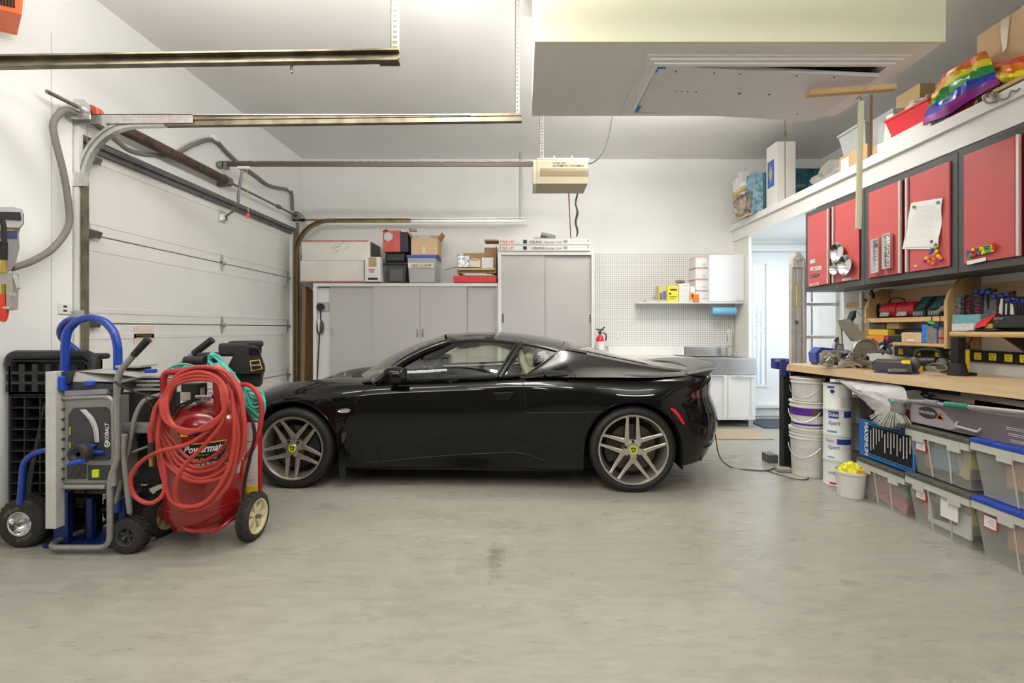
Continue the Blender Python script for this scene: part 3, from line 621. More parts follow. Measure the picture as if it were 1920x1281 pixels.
MB().box((fx(592.5)+.001,YF+.07,.08),(fx(618),YF+.075,fz(531)-.05)).build('white_panel',[o for o in COL.objects if o.name=='sliding_door_cabinet'][0],cabw,True)
# ---- things on the low cabinet
zt=fz(531)
bx=lambda a,b_,t,bt,y0,y1,**k: ((P(a,0,y0).x,y0,P(0,bt,y0).z),(P(b_,0,y0).x,y1,P(0,t,y0).z))
fad=mat('faded_white_carton',(.74,.72,.66),.7,noise=.12,nscale=3); redc=mat('faded_red_carton',(.6,.13,.1),.7,noise=.25,nscale=8)
def carton(name,label,cat,b_,m,edge=None,group=None):
    t=thing(name,label,cat,((b_[0][0]+b_[1][0])/2,(b_[0][1]+b_[1][1])/2,min(b_[0][2],b_[1][2])),0,group)
    w=MB(); w.box(*b_,bev=.004); w.build('box_body',t,m,True); return t
def fr(t,a,b_,top,bot,y,m,name='label',dy=.003):     # flat rectangle on the front of a thing, pixel extents at depth y
    w=MB(); w.box((P(a,0,y).x,y-dy,P(0,bot,y).z),(P(b_,0,y).x,y,P(0,top,y).z)); return w.build(name,t,m,True)
g='long faded cartons on the low cabinet'
t=carton('carton','long faded white carton with red edge stripe, lower of the two at left','box',bx(563,682,489,529.5,5.86,6.3),fad,None,g); fr(t,564,681,527,529,5.858,redc,'red_stripe')
t=carton('carton','long faded white carton with dark printed end, stacked on the lower one','box',bx(566,694,452,488.5,5.87,6.3),fad,None,g); fr(t,567,690,451,453,5.868,redc,'red_stripe')
w=MB(); b1=P(694,0,5.87).x; w.box((b1,5.88,P(0,488,5.87).z),(b1+.003,6.28,P(0,453,5.87).z)); w.build('printed_end',t,mat('dark_print',(.16,.13,.14),.6,noise=.3,nscale=20),True)
w=MB(); random.seed(8)
for k in range(7):
    a=P(620+random.random()*35,462+random.random()*14,5.868); w.tube([a,a+Vector((.06+random.random()*.05,0,.02+random.random()*.05))],.0015,n=4)
w.build('scuff',t,darkp,True)
t=carton('whiskey_carton','small white carton with open tan window and red print, in front of the long cartons','box',bx(684,713,482,528,5.80,5.98),mat('white_carton',(.78,.76,.72),.65)); fr(t,691,706,483,500,5.799,cardboard,'tan_patch'); fr(t,690,708,521,525,5.799,ink,'barcode'); fr(t,691,703,505,507,5.799,red_ink,'print_line'); fr(t,694,701,509,511,5.799,red_ink,'print_line')
# black tote and tool case
t=thing('storage_tote','black plastic tote standing on the low cabinet under the black case','tote',(P(743,0,5.9).x,6.0,zt))
w=MB(); a0=P(725,529.5,5.88); a1=P(762,497,5.88); w.hexa([(a0.x,5.9,a0.z),(a1.x-.02,5.9,a0.z),(a1.x-.02,6.2,a0.z),(a0.x,6.2,a0.z)],[(a0.x-.02,5.88,a1.z),(a1.x,5.88,a1.z),(a1.x,6.22,a1.z),(a0.x-.02,6.22,a1.z)]); w.build('tub',t,darkp,True)
w=MB(); w.box((a0.x-.04,5.86,a1.z),(a1.x+.03,6.24,a1.z+.03),bev=.008); w.build('lid',t,blackp,True); fr(t,731,755,505,527,5.885,mat('tote_panel',(.10,.105,.11),.5),'front_panel')
t=thing('tool_case','rounded black plastic tool case lying on the black tote','case',(P(743,0,5.9).x,6.0,a1.z+.03))
w=MB(); z=a1.z+.031; w.box((P(721,0,5.88).x,5.88,z),(P(759,0,5.88).x,6.2,z+.13),bev=.03); w.build('shell',t,blackp,True); fr(t,726,752,485,487,5.878,darkp,'seam')
t=thing('red_carton','faded red carton with hexagonal white emblem on top of the black case','box',(P(740,0,5.9).x,6.0,z+.13)); zc=z+.131
w=MB(); w.box((P(718,0,5.86).x,5.86,zc),(P(750,0,5.86).x,6.1,P(0,432,5.86).z)); w.build('box_body',t,redc,True)
w=MB(); hc=P(728,444,5.855); w.prism([hc+Vector((.06*math.cos(R(a)),0,.06*math.sin(R(a)))) for a in range(30,390,60)],(0,.004,0)); w.build('emblem',t,mat('emblem_grey',(.6,.58,.58),.6),True)
w=MB(); w.box((P(750,0,5.86).x,5.87,zc),(P(766,0,5.9).x,6.1,P(0,436,5.9).z)); w.build('dark_side',t,mat('dark_carton_side',(.03,.03,.06),.6),True)
w=MB(); w.prism([P(718,434,5.86),P(724,428,5.86),P(728,434,5.86)],(0,.05,0)); w.build('torn_flap',t,redc,True)
# clear tote with blue lid and cardboard box on top
clear_m=mat('clear_tote',(.72,.74,.76),.35,alpha=.55); bluelid=mat('blue_lid',(.03,.07,.42),.4)
def tote(label,a,b_,top,bot,y0,y1,lidm,cm,group=None,name='clear_storage_bin',fillm=None):
    A=P(a,bot,y0); B=P(b_,top,y0); t=thing(name,label,'storage bin',((A.x+B.x)/2,(y0+y1)/2,A.z),0,group)
    i=.02; w=MB(); w.hexa([(A.x+i,y0+i,A.z),(B.x-i,y0+i,A.z),(B.x-i,y1-i,A.z),(A.x+i,y1-i,A.z)],[(A.x,y0,B.z-.03),(B.x,y0,B.z-.03),(B.x,y1,B.z-.03),(A.x,y1,B.z-.03)]); w.build('tub',t,cm,True)
    w=MB(); w.box((A.x-.012,y0-.012,B.z-.035),(B.x+.012,y1+.012,B.z),bev=.006); w.build('lid',t,lidm,True)
    w=MB(); w.box((A.x+.05,y0+.04,A.z+.01),(B.x-.05,y1-.04,A.z+(B.z-A.z)*.6),bev=.01); w.build('contents',t,fillm or mat('bin_contents',(.45,.40,.42),.7,noise=.5,nscale=14),True)
    return t
t=tote('clear bin with blue lid and masking-tape label on the low cabinet',764,817,478,529.5,5.86,6.2,bluelid,clear_m); fr(t,765,813,493,502,5.855,mat('masking_tape',(.75,.70,.52),.7),'tape_label')
w=MB(); text(w,'VEE-CLAMP',None,P(772,500.5,5.85),(1,0,0),(0,0,1),.035,ink,shear=.3); w.build('handwriting',t,None,True,fix=False)
zb=P(0,477.5,5.86).z
t=thing('open_cardboard_box','open cardboard box with crumpled plastic inside on the blue-lidded bin','box',(P(797,0,5.9).x,6.0,zb))
A=P(771,477.5,5.88); B=P(820,447,5.88); w=MB()
w.box((A.x,5.88,zb),(B.x,5.885,B.z)); w.box((A.x,6.15,zb),(B.x,6.155,B.z)); w.box((A.x,5.885,zb),(A.x+.005,6.15,B.z)); w.box((B.x-.005,5.885,zb),(B.x,6.15,B.z)); w.box((A.x,5.885,zb),(B.x,6.15,zb+.005)); w.build('box_body',t,cardboard_l,True)
w=MB(); w.prism([(A.x,5.88,B.z),(A.x-.05,5.84,B.z+.09),(A.x-.05,6.1,B.z+.09),(A.x,6.15,B.z)],(.004,0,0)); w.build('flap',t,cardboard,True)
w=MB(); w.prism([(B.x,5.88,B.z),(B.x+.06,5.86,B.z+.07),(B.x+.06,6.1,B.z+.07),(B.x,6.15,B.z)],(.004,0,0)); w.build('flap',t,cardboard,True)
w=MB(); w.prism([(A.x,6.15,B.z),(B.x,6.15,B.z),(B.x+.03,6.2,B.z+.10),(A.x-.03,6.2,B.z+.10)],(0,.004,0)); w.build('flap',t,cardboard,True)
def crumple(w,c,r,sc=(1,1,1),seed=1,amp=.35,n=26,m=16,fq=3.):
    c=Vector(c); rows=[]
    for j in range(m+1):
        row=[]
        for i in range(n):
            th=math.pi*j/m; ph=2*math.pi*i/n; d=Vector((math.sin(th)*math.cos(ph),math.sin(th)*math.sin(ph),-math.cos(th)))
            k=1+amp*pnoise(d*fq+Vector((seed*7.3,seed*3.1,0)))+amp*.4*pnoise(d*fq*3+Vector((seed,0,seed)))
            row.append(c+Vector((d.x*sc[0],d.y*sc[1],d.z*sc[2]))*r*k)
        rows.append(row)
    return w.grid(rows,closed=True)
w=MB(); crumple(w,((A.x+B.x)/2-.03,6.02,B.z+.0),.13,(1,.7,.45),3); w.build('crumpled_plastic',t,mat('crumpled_plastic',(.6,.6,.6),.3),True)
w=MB(); w.box((A.x+.14,5.874,zb+.10),(A.x+.18,5.88,zb+.02)); w.box((A.x+.12,5.874,zb+.11),(A.x+.26,5.88,zb+.115)); w.build('tape_strip',t,mat('masking_tape'),True)
w=MB(); w.tube([(A.x-.02,5.9,B.z+.11),(A.x+.05,5.95,B.z+.12)],.025); w.build('rolled_paper',t,mat('paper_brown',(.4,.34,.25),.7),True)
# envelopes box and red flat box
t=thing('open_cardboard_box','wide open cardboard box holding envelopes at the right end of the low cabinet','box',(P(893,0,5.9).x,6.0,zt))
A=P(857,512,5.9); B=P(930,475,5.9); w=MB(); w.box((A.x,5.9,A.z),(B.x,5.905,A.z+.06)); w.box((A.x,6.2,A.z),(B.x,6.205,B.z)); w.box((A.x,5.905,A.z),(A.x+.005,6.2,B.z)); w.box((B.x-.005,5.905,A.z),(B.x,6.2,B.z+.1)); w.box((A.x,5.905,A.z),(B.x,6.2,A.z+.005)); w.build('box_body',t,cardboard,True)
w=MB(); w.prism([(A.x,5.9,A.z+.06),(B.x,5.9,A.z+.06),(B.x-.02,5.84,A.z+.03),(A.x+.02,5.84,A.z+.03)],(0,.0,.004)); w.build('flap',t,cardboard_l,True)
w=MB(); w.box((A.x+.04,6.2,B.z),(B.x-.16,6.21,B.z+.05)); w.box((B.x-.17,6.19,B.z),(B.x+.0,6.2,B.z+.12)); w.build('flap',t,cardboard,True)
for (a,b_,tp,bt,mm,nm) in ((858,880,480,501,mat('silver_bag',(.35,.35,.37),.3,.6,noise=.8,nscale=30),'silver_bags'),(879,901,487,501,mat('envelope_cream',(.74,.68,.55),.7),'envelope'),(903,925,483,504,paper,'envelope'),(884,897,485,488,paper,'envelope')):
    w=MB(); w.box((P(a,0,5.91).x,5.91,P(0,bt,5.91).z),(P(b_,0,5.91).x,5.97,P(0,tp,5.91).z),rot=(0,R(random.uniform(-4,4)),0)); w.build(nm,t,mm,True)
t=one('red_flat_box','flat bright red box under the envelope box','box',MB().box(*bx(850,931,517.5,529.8,5.87,6.2),bev=.003),redp)
w=MB(); 
t=thing('paper_stack','thin untidy stack of envelopes on the red flat box','papers',(P(895,0,5.88).x,6.0,P(0,517,5.88).z))
for k,(a,b_) in enumerate(((868,928),(872,922),(866,912))):
    w=MB(); z=P(0,517.0,5.88).z+k*.010; w.box((P(a,0,5.88).x,5.87,z+.001),(P(b_,0,5.88).x,6.15,z+.009)); w.build('envelope',t,paper,True)
w=MB(); w.tube([P(832,507,5.95),P(858,500,5.95)],.004); one('metal_rod','thin grey rod lying behind the clear bin toward the envelope box','rod',w,steel)
# ---- on the tall cabinet
ztc=fz(471)
for k,(tp,bt,lab) in enumerate(((459.5,470.3,'lower of two long white ceiling-storage cartons on the tall cabinet'),(447.5,458.8,'upper of two long white ceiling-storage cartons on the tall cabinet'))):
    y0=5.79; t=carton('storage_carton',lab,'box',bx(935.5,1107,tp,bt,y0,6.1),mat('white_carton'),None,'ceiling storage cartons')
    w=MB(); text(w,'HyLoft',None,P(938,bt-2.5,y0-.001),(1,0,0),(0,0,1),.042,red_ink,w=.172); w.build('red_logo',t,None,True,fix=False)
    w=MB(); text(w,'CEILING',None,P(992-k*5+5,bt-2.7,y0-.001),(1,0,0),(0,0,1),.03,ink,w=.155,bold=.02); text(w,'Storage Unit',None,P(1018+3,bt-2.7,y0-.001),(1,0,0),(0,0,1),.03,ink,w=.21); w.build('black_lettering',t,None,True,fix=False)
    fr(t,981,988,tp+2.5,bt-2,y0,ink,'printed_square'); fr(t,1056,1064,tp+3,bt-3.5,y0,mat('print_grey',(.3,.3,.3),.6),'printed_picture'); fr(t,1101,1104,tp+2,tp+6,y0,mat('print_grey'),'printed_mark'); fr(t,1068,1095,tp+4,tp+5,y0,mat('print_pale',(.6,.58,.55),.6),'fine_print')
t=thing('folded_bag','folded grey cloth and paper bundle on the upper storage carton','bundle',(P(1025,0,5.85).x,5.95,P(0,447.3,5.79).z))
z=P(0,447.3,5.79).z+.002
w=MB(); w.box((P(1000,0,5.85).x,5.83,z),(P(1040,0,5.85).x,6.0,z+.02),bev=.006); w.build('cloth',t,mat('taupe_cloth',(.3,.27,.22),.8),True)
w=MB(); w.box((P(1014,0,5.85).x,5.83,z+.022),(P(1042,0,5.85).x,6.0,z+.07),rot=(0,R(12),0),bev=.015); w.build('grey_pouch',t,mat('grey_pouch',(.28,.28,.29),.5,noise=.3,nscale=20),True)
w=MB(); w.box((P(905,0,6).x,5.98,P(0,452,5.98).z),(P(936,0,6).x,6.2,P(0,449,5.98).z)); 
one('cardboard_strip','narrow strip of cardboard sticking out left of the storage cartons','cardboard',MB().box((P(908,0,5.95).x,5.95,P(0,451.5,5.95).z),(P(935,0,5.95).x,6.2,P(0,448.8,5.95).z)),cardboard)
# ================= pegboard and sink side =================
pb=bpy.data.materials.new('pegboard'); pb.use_nodes=True; nt=pb.node_tree; b=nt.nodes['Principled BSDF']; b.inputs['Roughness'].default_value=.5
tc=nt.nodes.new('ShaderNodeTexCoord'); sp=nt.nodes.new('ShaderNodeSeparateXYZ'); nt.links.new(tc.outputs['Object'],sp.inputs[0])
def mth(op,a,b_=None):
    n=nt.nodes.new('ShaderNodeMath'); n.operation=op
    for i,x in enumerate((a,b_)):
        if x is None: continue
        if isinstance(x,(int,float)): n.inputs[i].default_value=x
        else: nt.links.new(x,n.inputs[i])
    return n.outputs[0]
PS=.0254
def frc(o): return mth('SUBTRACT',mth('FRACT',mth('MULTIPLY',o,1/PS)),.5)
fx_,fz_=frc(sp.outputs[0]),frc(sp.outputs[2])
r2=mth('ADD',mth('MULTIPLY',fx_,fx_),mth('MULTIPLY',fz_,fz_)); hole=mth('LESS_THAN',r2,.045)
mx=nt.nodes.new('ShaderNodeMix'); mx.data_type='RGBA'; nt.links.new(hole,mx.inputs[0]); mx.inputs[6].default_value=(.80,.79,.75,1); mx.inputs[7].default_value=(.10,.08,.06,1); nt.links.new(mx.outputs[2],b.inputs['Base Color'])
w=MB(); w.box((P(1113,0,6.39).x,6.385,P(0,650,6.39).z),(P(1376,0,6.39).x,6.398,P(0,476,6.39).z))
one('pegboard','large white pegboard panel on the back wall behind the shelf and sink','pegboard',w,pb)
# outlet on pegboard
t=thing('wall_outlet','white outlet plate on the lower left of the pegboard','outlet',P(1160,630,6.38)); w=MB(); a=P(1152,634,6.38); b2=P(1166,621,6.38); w.box((a.x,6.375,a.z),(b2.x,6.384,b2.z),bev=.003); w.build('plate',t,whitep,True)
for q in (1156,1162):
    c0=P(q,627,6.372); MB().box((c0.x-.008,6.372,c0.z-.02),(c0.x+.008,6.375,c0.z+.02),bev=.001).build('socket',t,mat('socket_grey',(.6,.6,.58),.5),True)  # sockets slightly greyer than the plate
# backsplash and counter (left of the sink)
zc=P(0,668,6.1).z
cc=thing('utility_counter','cream counter with tall backsplash left of the sink, mostly behind the car','counter',(P(1200,0,6).x,6.1,0))
MB().box((P(1140,0,6.38).x,6.36,zc),(P(1282,0,6.38).x,6.384,P(0,650,6.36).z)).build('backsplash',cc,cabw,True)
MB().box((P(1115,0,5.9).x,5.84,zc-.035),(2.02,6.36,zc),bev=.004).build('countertop',cc,mat('counter_cream',(.74,.70,.62),.45),True)
MB().box((P(1115,0,5.9).x+.02,5.86,.1),(2.01,6.36,zc-.036)).build('cabinet_body',cc,cabw,True)
# fire extinguisher
fe=thing('fire_extinguisher','red and white fire extinguisher standing at the left end of the counter','fire extinguisher',P(1127,668,6.2))
c0=P(1125,668,6.15); c0.z=zc
w=MB(); w.mat(redp).lathe([(.0,0),(.05,0),(.052,.01),(.052,.05)],c0,n=20); w.mat(whitep).lathe([(.0525,.05),(.0525,.19)],c0,n=20); w.mat(redp).lathe([(.052,.19),(.05,.23),(.03,.265),(.016,.275),(.016,.29),(0,.29)],c0,n=20); w.build('cylinder',fe,None,True)
w=MB(); w.lathe([(.0527,.04),(.0527,.065)],c0,n=20); w.build('blue_band',fe,mat('band_blue',(.03,.06,.4),.5),True)
w=MB(); w.box(c0+Vector((-.02,-.012,.29)),c0+Vector((.02,.012,.32)),bev=.004); w.tube([c0+Vector((-.02,0,.30)),c0+Vector((.06,0,.38))],.008); w.tube([c0+Vector((0,0,.32)),c0+Vector((-.05,0,.35)),c0+Vector((.05,0,.34))],.007); w.build('valve_handle',fe,blackp,True)
w=MB(); w.tube([c0+Vector((.03,-.01,.31)),c0+Vector((.075,-.02,.28)),c0+Vector((.07,-.03,.2))],.008,smooth_pts=4); w.build('hose',fe,rubber,True)
# floating shelf with tins
shz=P(0,569,6.08).z; st=P(0,565.5,6.08).z
t=one('wall_shelf','thin white shelf under the upper cabinet against the pegboard','shelf',MB().box((P(1199,0,6.1).x,6.1,shz),(P(1399,0,6.1).x,6.384,shz+.02),bev=.003),mat('shelf_white',(.74,.73,.70),.4))
sb=shz+.0205
def sbox(name,label,a,b_,top,m,y0=6.12,y1=6.25,dec=(),cat='box',group=None):
    A=P(a,0,y0); B=P(b_,0,y0); zz=P(0,top,y0).z; t=thing(name,label,cat,((A.x+B.x)/2,(y0+y1)/2,sb),0,group)
    MB().box((A.x,y0,sb),(B.x,y1,zz),bev=.003).build('box_body',t,m,True)
    for (p,q,r,s_,mm,nn) in dec: fr(t,p,q,r,s_,y0,mm,nn,.002)
    return t
sbox('glove_box','yellow box with dark printed hands, leftmost on the small shelf',1235,1250,536,mat('dull_yellow_box',(.62,.55,.25),.6),dec=[(1237,1242,549,562,mat('dark_print'),'print'),(1243,1249,546,562,mat('print_blue',(.1,.13,.3),.6),'print')])
sbox('yellow_box','bright yellow box with black lettering on the small shelf','x' and 1251,1272,536,mat('bright_yellow_box',(.82,.72,.05),.6),dec=[(1257,1269,542,545,ink,'print'),(1255,1258,549,553,ink,'print'),(1255,1269,556,557,ink,'print'),(1255,1266,559,560,ink,'print')])
w_=sbox('white_tin_box','white carton next to the bright yellow box on the small shelf',1273,1293,532,paper,dec=[(1279,1289,545,546,mat('print_pale'),'print'),(1280,1290,535,536.5,mat('faded_red'),'print')])
w=MB(); crumple(w,P(1276,527,6.2),.06,(1,.8,.45),5,.3); w.box(P(1266,531,6.18)-Vector((0,.0,.002)),P(1286,527,6.18)+Vector((0,.12,0))); 
one('grey_rag','grey crumpled rag on top of the white carton','rag',crumple(MB(),(P(1276,0,6.18).x,6.19,P(0,528,6.18).z),.062,(1,.7,.38),5,.3),mat('rag_grey',(.25,.23,.2),.9))
sbox('striped_carton','white carton with orange-yellow corner beside the stacked white boxes',1294,1303,537,paper,dec=[(1294,1301,548,563,mat('corner_orange',(.85,.45,.05),.6),'print'),(1297,1302,552,558,mat('corner_red',(.55,.06,.04),.6),'print')])
sbox('orange_tin','small orange-red tin in front of the stacked white boxes',1301,1311,552,mat('orange_tin_m',(.8,.2,.05),.5),6.08,6.12,cat='tin')
for k in range(4):
    top=481+k*21.3; bot=top+20.6; y0=6.13
    A=P(1307,bot,y0); B=P(1327.5,top,y0); t=thing('drawer_box',['white','white','white','white'][0]+' parts box with red edge, '+['top','second from top','third from top','bottom'][k]+' of the stack beside the upper cabinet','box',((A.x+B.x)/2,6.2,A.z),0,'stacked white parts boxes')
    x0=P(1297,0,6.38).x-.06
    MB().box((A.x-.02,y0,A.z if k<3 else sb),(B.x,6.38,B.z-.002),bev=.002).build('box_body',t,paper,True)
    fr(t,1305,1327,top+1.2,top+2.2,y0,mat('red_edge',(.75,.22,.15),.6),'red_edge'); fr(t,1317,1324,top+13,top+17,y0,mat('print_pale'),'label')
    w=MB(); w.box((A.x-.023,y0,B.z-.012),(A.x-.02,6.38,B.z-.006)); w.build('red_edge',t,mat('red_edge'),True)
one('paper_stack','low grey paper stack at the left end of the small shelf','papers',MB().box((P(1212,0,6.15).x,6.15,sb),(P(1235,0,6.15).x,6.33,sb+.03)),mat('grey_paper',(.6,.6,.6),.7))
# upper white cabinet
uc=thing('upper_cabinet','white single-door upper cabinet above the sink','cabinet',(P(1363,0,6.1).x,6.25,st+.02))
A=P(1329,565,6.10); B=P(1398,477,6.10)
MB().box((A.x,6.118,sb),(B.x-.02,6.384,B.z),bev=.002).build('carcass',uc,cabw,True)
MB().box((A.x+.003,6.10,sb+.004),(B.x-.022,6.117,B.z-.003),bev=.002).build('door',uc,mat('door_white'),True)
h0=P(1380,561,6.08); h1=P(1394,561,6.08); MB().tube(fillet([h0+Vector((0,.02,-.01)),h0+Vector((0,-.01,-.01)),h1+Vector((-.01,-.01,-.01)),h1+Vector((-.01,.02,-.01))],.01),.004).build('handle',uc,chrome,True)
# paper towel
pt=thing('paper_towel_holder','blue paper towel roll hanging under the small shelf','paper towel',(P(1355,0,6.2).x,6.22,shz))
rc=P(1334,583,6.2); rd=P(1378,583,6.2)
w=MB(); w.cyl(rc,rd,.058,n=24); w.build('roll',pt,mat('towel_blue',(.22,.50,.66),.8),True)
w=MB(); w.tube([rc+Vector((-.012,0,.09)),rc+Vector((-.012,0,0)),rc],.004); w.tube([rd+Vector((.012,0,.09)),rd+Vector((.012,0,0)),rd],.004); w.build('bracket',pt,steel_l,True)
# sink cabinet
sk=thing('sink_cabinet','white sink cabinet with stainless apron sink beside the partition','sink cabinet',(2.45,6.1,0))
y0=5.79; xl=P(1305,0,y0).x-.03; xr=P(1420,0,y0).x-.02
mid=P(1365,0,y0).x; zb0=P(0,788,y0).z; zt0=P(0,702,y0).z
sw=mat('sink_white',(.80,.79,.77),.4)
MB().box((xl,y0+.02,zb0),(xr,6.36,zt0)).build('carcass',sk,sw,True)
for a,b_,hp in ((xl+.004,mid-.004,(1319,1357)),(mid+.002,xr-.004,(1374,1412))):
    w=MB(); w.box((a,y0+.008,zb0+.004),(b_,y0+.02,zt0-.004))
    f=.05; w.box((a,y0,zb0+.004),(a+f,y0+.009,zt0-.004)); w.box((b_-f,y0,zb0+.004),(b_,y0+.009,zt0-.004)); w.box((a+f,y0,zb0+.004),(b_-f,y0+.009,zb0+f)); w.box((a+f,y0,zt0-f),(b_-f,y0+.009,zt0-.004))
    dd=w.build('door',sk,sw,True)
    z=P(0,706,y0).z; q0=P(hp[0],0,y0).x; q1=min(P(hp[1],0,y0).x,b_-.02); w=MB(); w.tube(fillet([(q0,y0,z),(q0,y0-.03,z),(q1,y0-.03,z),(q1,y0,z)],.01),.007); w.build('handle',dd,chrome,True)
for x,y in ((xr-.05,y0+.05),(xl+.05,y0+.05),(xr-.05,6.3),(xl+.05,6.3)):
    MB().box((x-.03,y-.03,0.001),(x+.03,y+.03,zb0),bev=.004).build('leg',sk,steel_l,True)
ss=mat('stainless_steel',(.68,.68,.69),.28,.95,noise=.06,nscale=5)
za=P(0,672,y0).z; w=MB(); w.box((xl-.01,y0-.015,zt0),(xr+.015,y0+.01,za),bev=.006); w.build('apron',sk,ss,True)
w=MB(); w.box((xl-.01,y0+.01,za-.01),(xr+.003,y0+.10,za)); w.box((xl-.01,6.25,za-.01),(xr+.003,6.36,za)); w.box((xl-.01,y0+.10,za-.01),(xl+.08,6.25,za)); w.box((xr-.1,y0+.10,za-.01),(xr+.003,6.25,za)); w.box((xl+.08,y0+.1,za-.2),(xr-.1,6.25,za-.19)); w.box((xl+.08,y0+.09,za-.2),(xr-.1,y0+.1,za)); w.box((xl+.08,6.25,za-.2),(xr-.1,6.26,za)); w.build('basin',sk,ss,True)
w=MB(); w.box((P(1284,0,6.36).x,6.35,za),(P(1360,0,6.36).x,6.384,P(0,650,6.36).z)); w.build('splash_plate',sk,ss,True)
w=MB(); fb=P(1374,671,6.28); fb.z=za; w.cyl(fb,fb+Vector((0,0,.03)),.025); w.tube([fb,fb+Vector((0,0,.28)),fb+Vector((-.02,-.02,.36)),fb+Vector((-.07,-.06,.385)),fb+Vector((-.11,-.10,.34)),fb+Vector((-.115,-.105,.27))],.011,smooth_pts=5,n=10); w.cyl(fb+Vector((-.115,-.105,.27)),fb+Vector((-.115,-.105,.19)),.016); w.tube([fb+Vector((0,0,.02)),fb+Vector((.06,-.02,.05))],.008); w.build('faucet',sk,chrome,True)
w=MB(); w.box((P(1365,0,6.25).x,6.2,za),(P(1378,0,6.25).x,6.3,za+.09),rot=(0,.2,0)); one('metal_tin','small grey metal container standing at the sink corner by the faucet','container',MB().box((P(1362,0,6.22).x,6.18,za+.001),(P(1369,0,6.2).x,6.24,za+.11),bev=.004),steel_l)
one('beige_floor_mat','flat beige mat on the floor in front of the sink cabinet','mat',MB().box((1.55,5.15,0.001),(P(1447,0,5.2).x,5.66,.008)),mat('mat_beige',(.42,.34,.24),.9,noise=.1))
one('door_mat','dark blue-grey door mat on the floor at the entry step','mat',MB().box((2.95,5.72,0.001),(3.95,6.25,.014)),mat('mat_slate',(.07,.085,.11),.95,noise=.5,nscale=60,bump=.4))
# ================= the black sports car =================
CW=1.85
car=thing('sports_car','glossy black two-door sports car parked side-on with silver twin-spoke wheels','car',(-1.749,3.555,0),-math.atan2(.092,2.567))
paint=mat('black_car_paint',(.0045,.0043,.004),.16,coat=.75,spec=.05)
matte=mat('matte_black',(.008,.008,.008),.7)
glass=bpy.data.materials.new('car_glass'); glass.use_nodes=True; nt=glass.node_tree; nt.nodes.remove(nt.nodes['Principled BSDF'])
tr=nt.nodes.new('ShaderNodeBsdfTransparent'); tr.inputs[0].default_value=(.86,.90,.80,1); gl=nt.nodes.new('ShaderNodeBsdfGlossy'); gl.inputs['Roughness'].default_value=.03
fr_=nt.nodes.new('ShaderNodeFresnel'); fr_.inputs[0].default_value=1.5; mxs=nt.nodes.new('ShaderNodeMixShader')
nt.links.new(fr_.outputs[0],mxs.inputs[0]); nt.links.new(tr.outputs[0],mxs.inputs[1]); nt.links.new(gl.outputs[0],mxs.inputs[2]); nt.links.new(mxs.outputs[0],nt.nodes['Material Output'].inputs[0])
ZL=[.12,.28,.42,.56,.70,.84,.96]
ST=[ # u, w, sill, zsh, T2, T3, zc, insets
(-.86,.925,.24,.47,.49,.50,.50,[.08,.02,.0,.05,.25,.4,.5]),
(-.83,.60,.22,.48,.50,.52,.52,[.07,.02,.0,.05,.22,.35,.45]),
(-.70,.27,.19,.53,.57,.57,.56,[.05,.02,.0,.02,.12,.25,.35]),
(-.50,.10,.17,.62,.67,.635,.625,[.03,.01,.0,.0,.07,.15,.25]),
(-.25,.025,.17,.70,.76,.69,.68,[.02,.01,.0,.0,.04,.12,.20]),
(0,.0,.17,.745,.80,.735,.73,[.02,.01,.0,.0,.025,.10,.17]),
(.30,.0,.17,.765,.812,.785,.78,[.02,.01,.002,.0,.022,.09,.16]),
(.60,.015,.17,.785,.81,.81,.81,[.012,.020,.022,.020,.032,.07,.14]),
(.95,.035,.17,.80,.81,.81,.81,[.012,.026,.030,.028,.040,.07,.12]),
(1.35,.035,.17,.818,.82,.82,.82,[.010,.028,.034,.030,.042,.07,.12]),
(1.75,.03,.17,.842,.845,.84,.84,[.012,.026,.032,.028,.036,.065,.12]),
(2.15,.0,.17,.858,.87,.80,.78,[.015,.02,.022,.014,.016,.06,.15]),
(2.575,-.015,.19,.856,.875,.80,.78,[.02,.01,.0,.0,.008,.07,.18]),
(2.90,.0,.20,.853,.87,.82,.80,[.03,.01,.0,.0,.012,.06,.18]),
(3.12,.07,.22,.862,.88,.875,.87,[.09,.03,.0,.0,.03,.05,.12]),
(3.27,.26,.23,.880,.895,.895,.895,[.14,.05,.0,.0,.045,.04,.05]),
(3.35,.55,.23,.893,.90,.90,.90,[.15,.05,.0,.005,.05,.03,.03]),
(3.38,.925,.23,.90,.90,.90,.90,[.15,.05,.0,.005,.05,.02,.02]),
]
def flat(st): return list(st[:7])+list(st[7])
SF=[flat(x) for x in ST]
def cr1(a,b,c,d,t): return .5*((2*b)+(c-a)*t+(2*a-5*b+4*c-d)*t*t+(-a+3*b-3*c+d)*t**3)
def stat(s):
    s=max(0,min(len(SF)-1-1e-9,s)); i=int(s); t=s-i; a=SF[max(i-1,0)]; b_=SF[i]; c_=SF[i+1]; d_=SF[min(i+2,len(SF)-1)]
    return [cr1(a[k],b_[k],c_[k],d_[k],t) for k in range(len(b_))]
def s_of_u(u):
    lo,hi=0.0,len(SF)-1.0
    for _ in range(40):
        m=(lo+hi)/2
        if stat(m)[0]<u: lo=m
        else: hi=m
    return (lo+hi)/2
def inset(st,z):
    v=st[7:]; z=max(ZL[0],min(ZL[-1]-1e-6,z))
    for i in range(len(ZL)-1):
        if z<ZL[i+1]: break
    t=(z-ZL[i])/(ZL[i+1]-ZL[i]); a=v[max(i-1,0)]; d_=v[min(i+2,len(v)-1)]
    return cr1(a,v[i],v[i+1],d_,t)
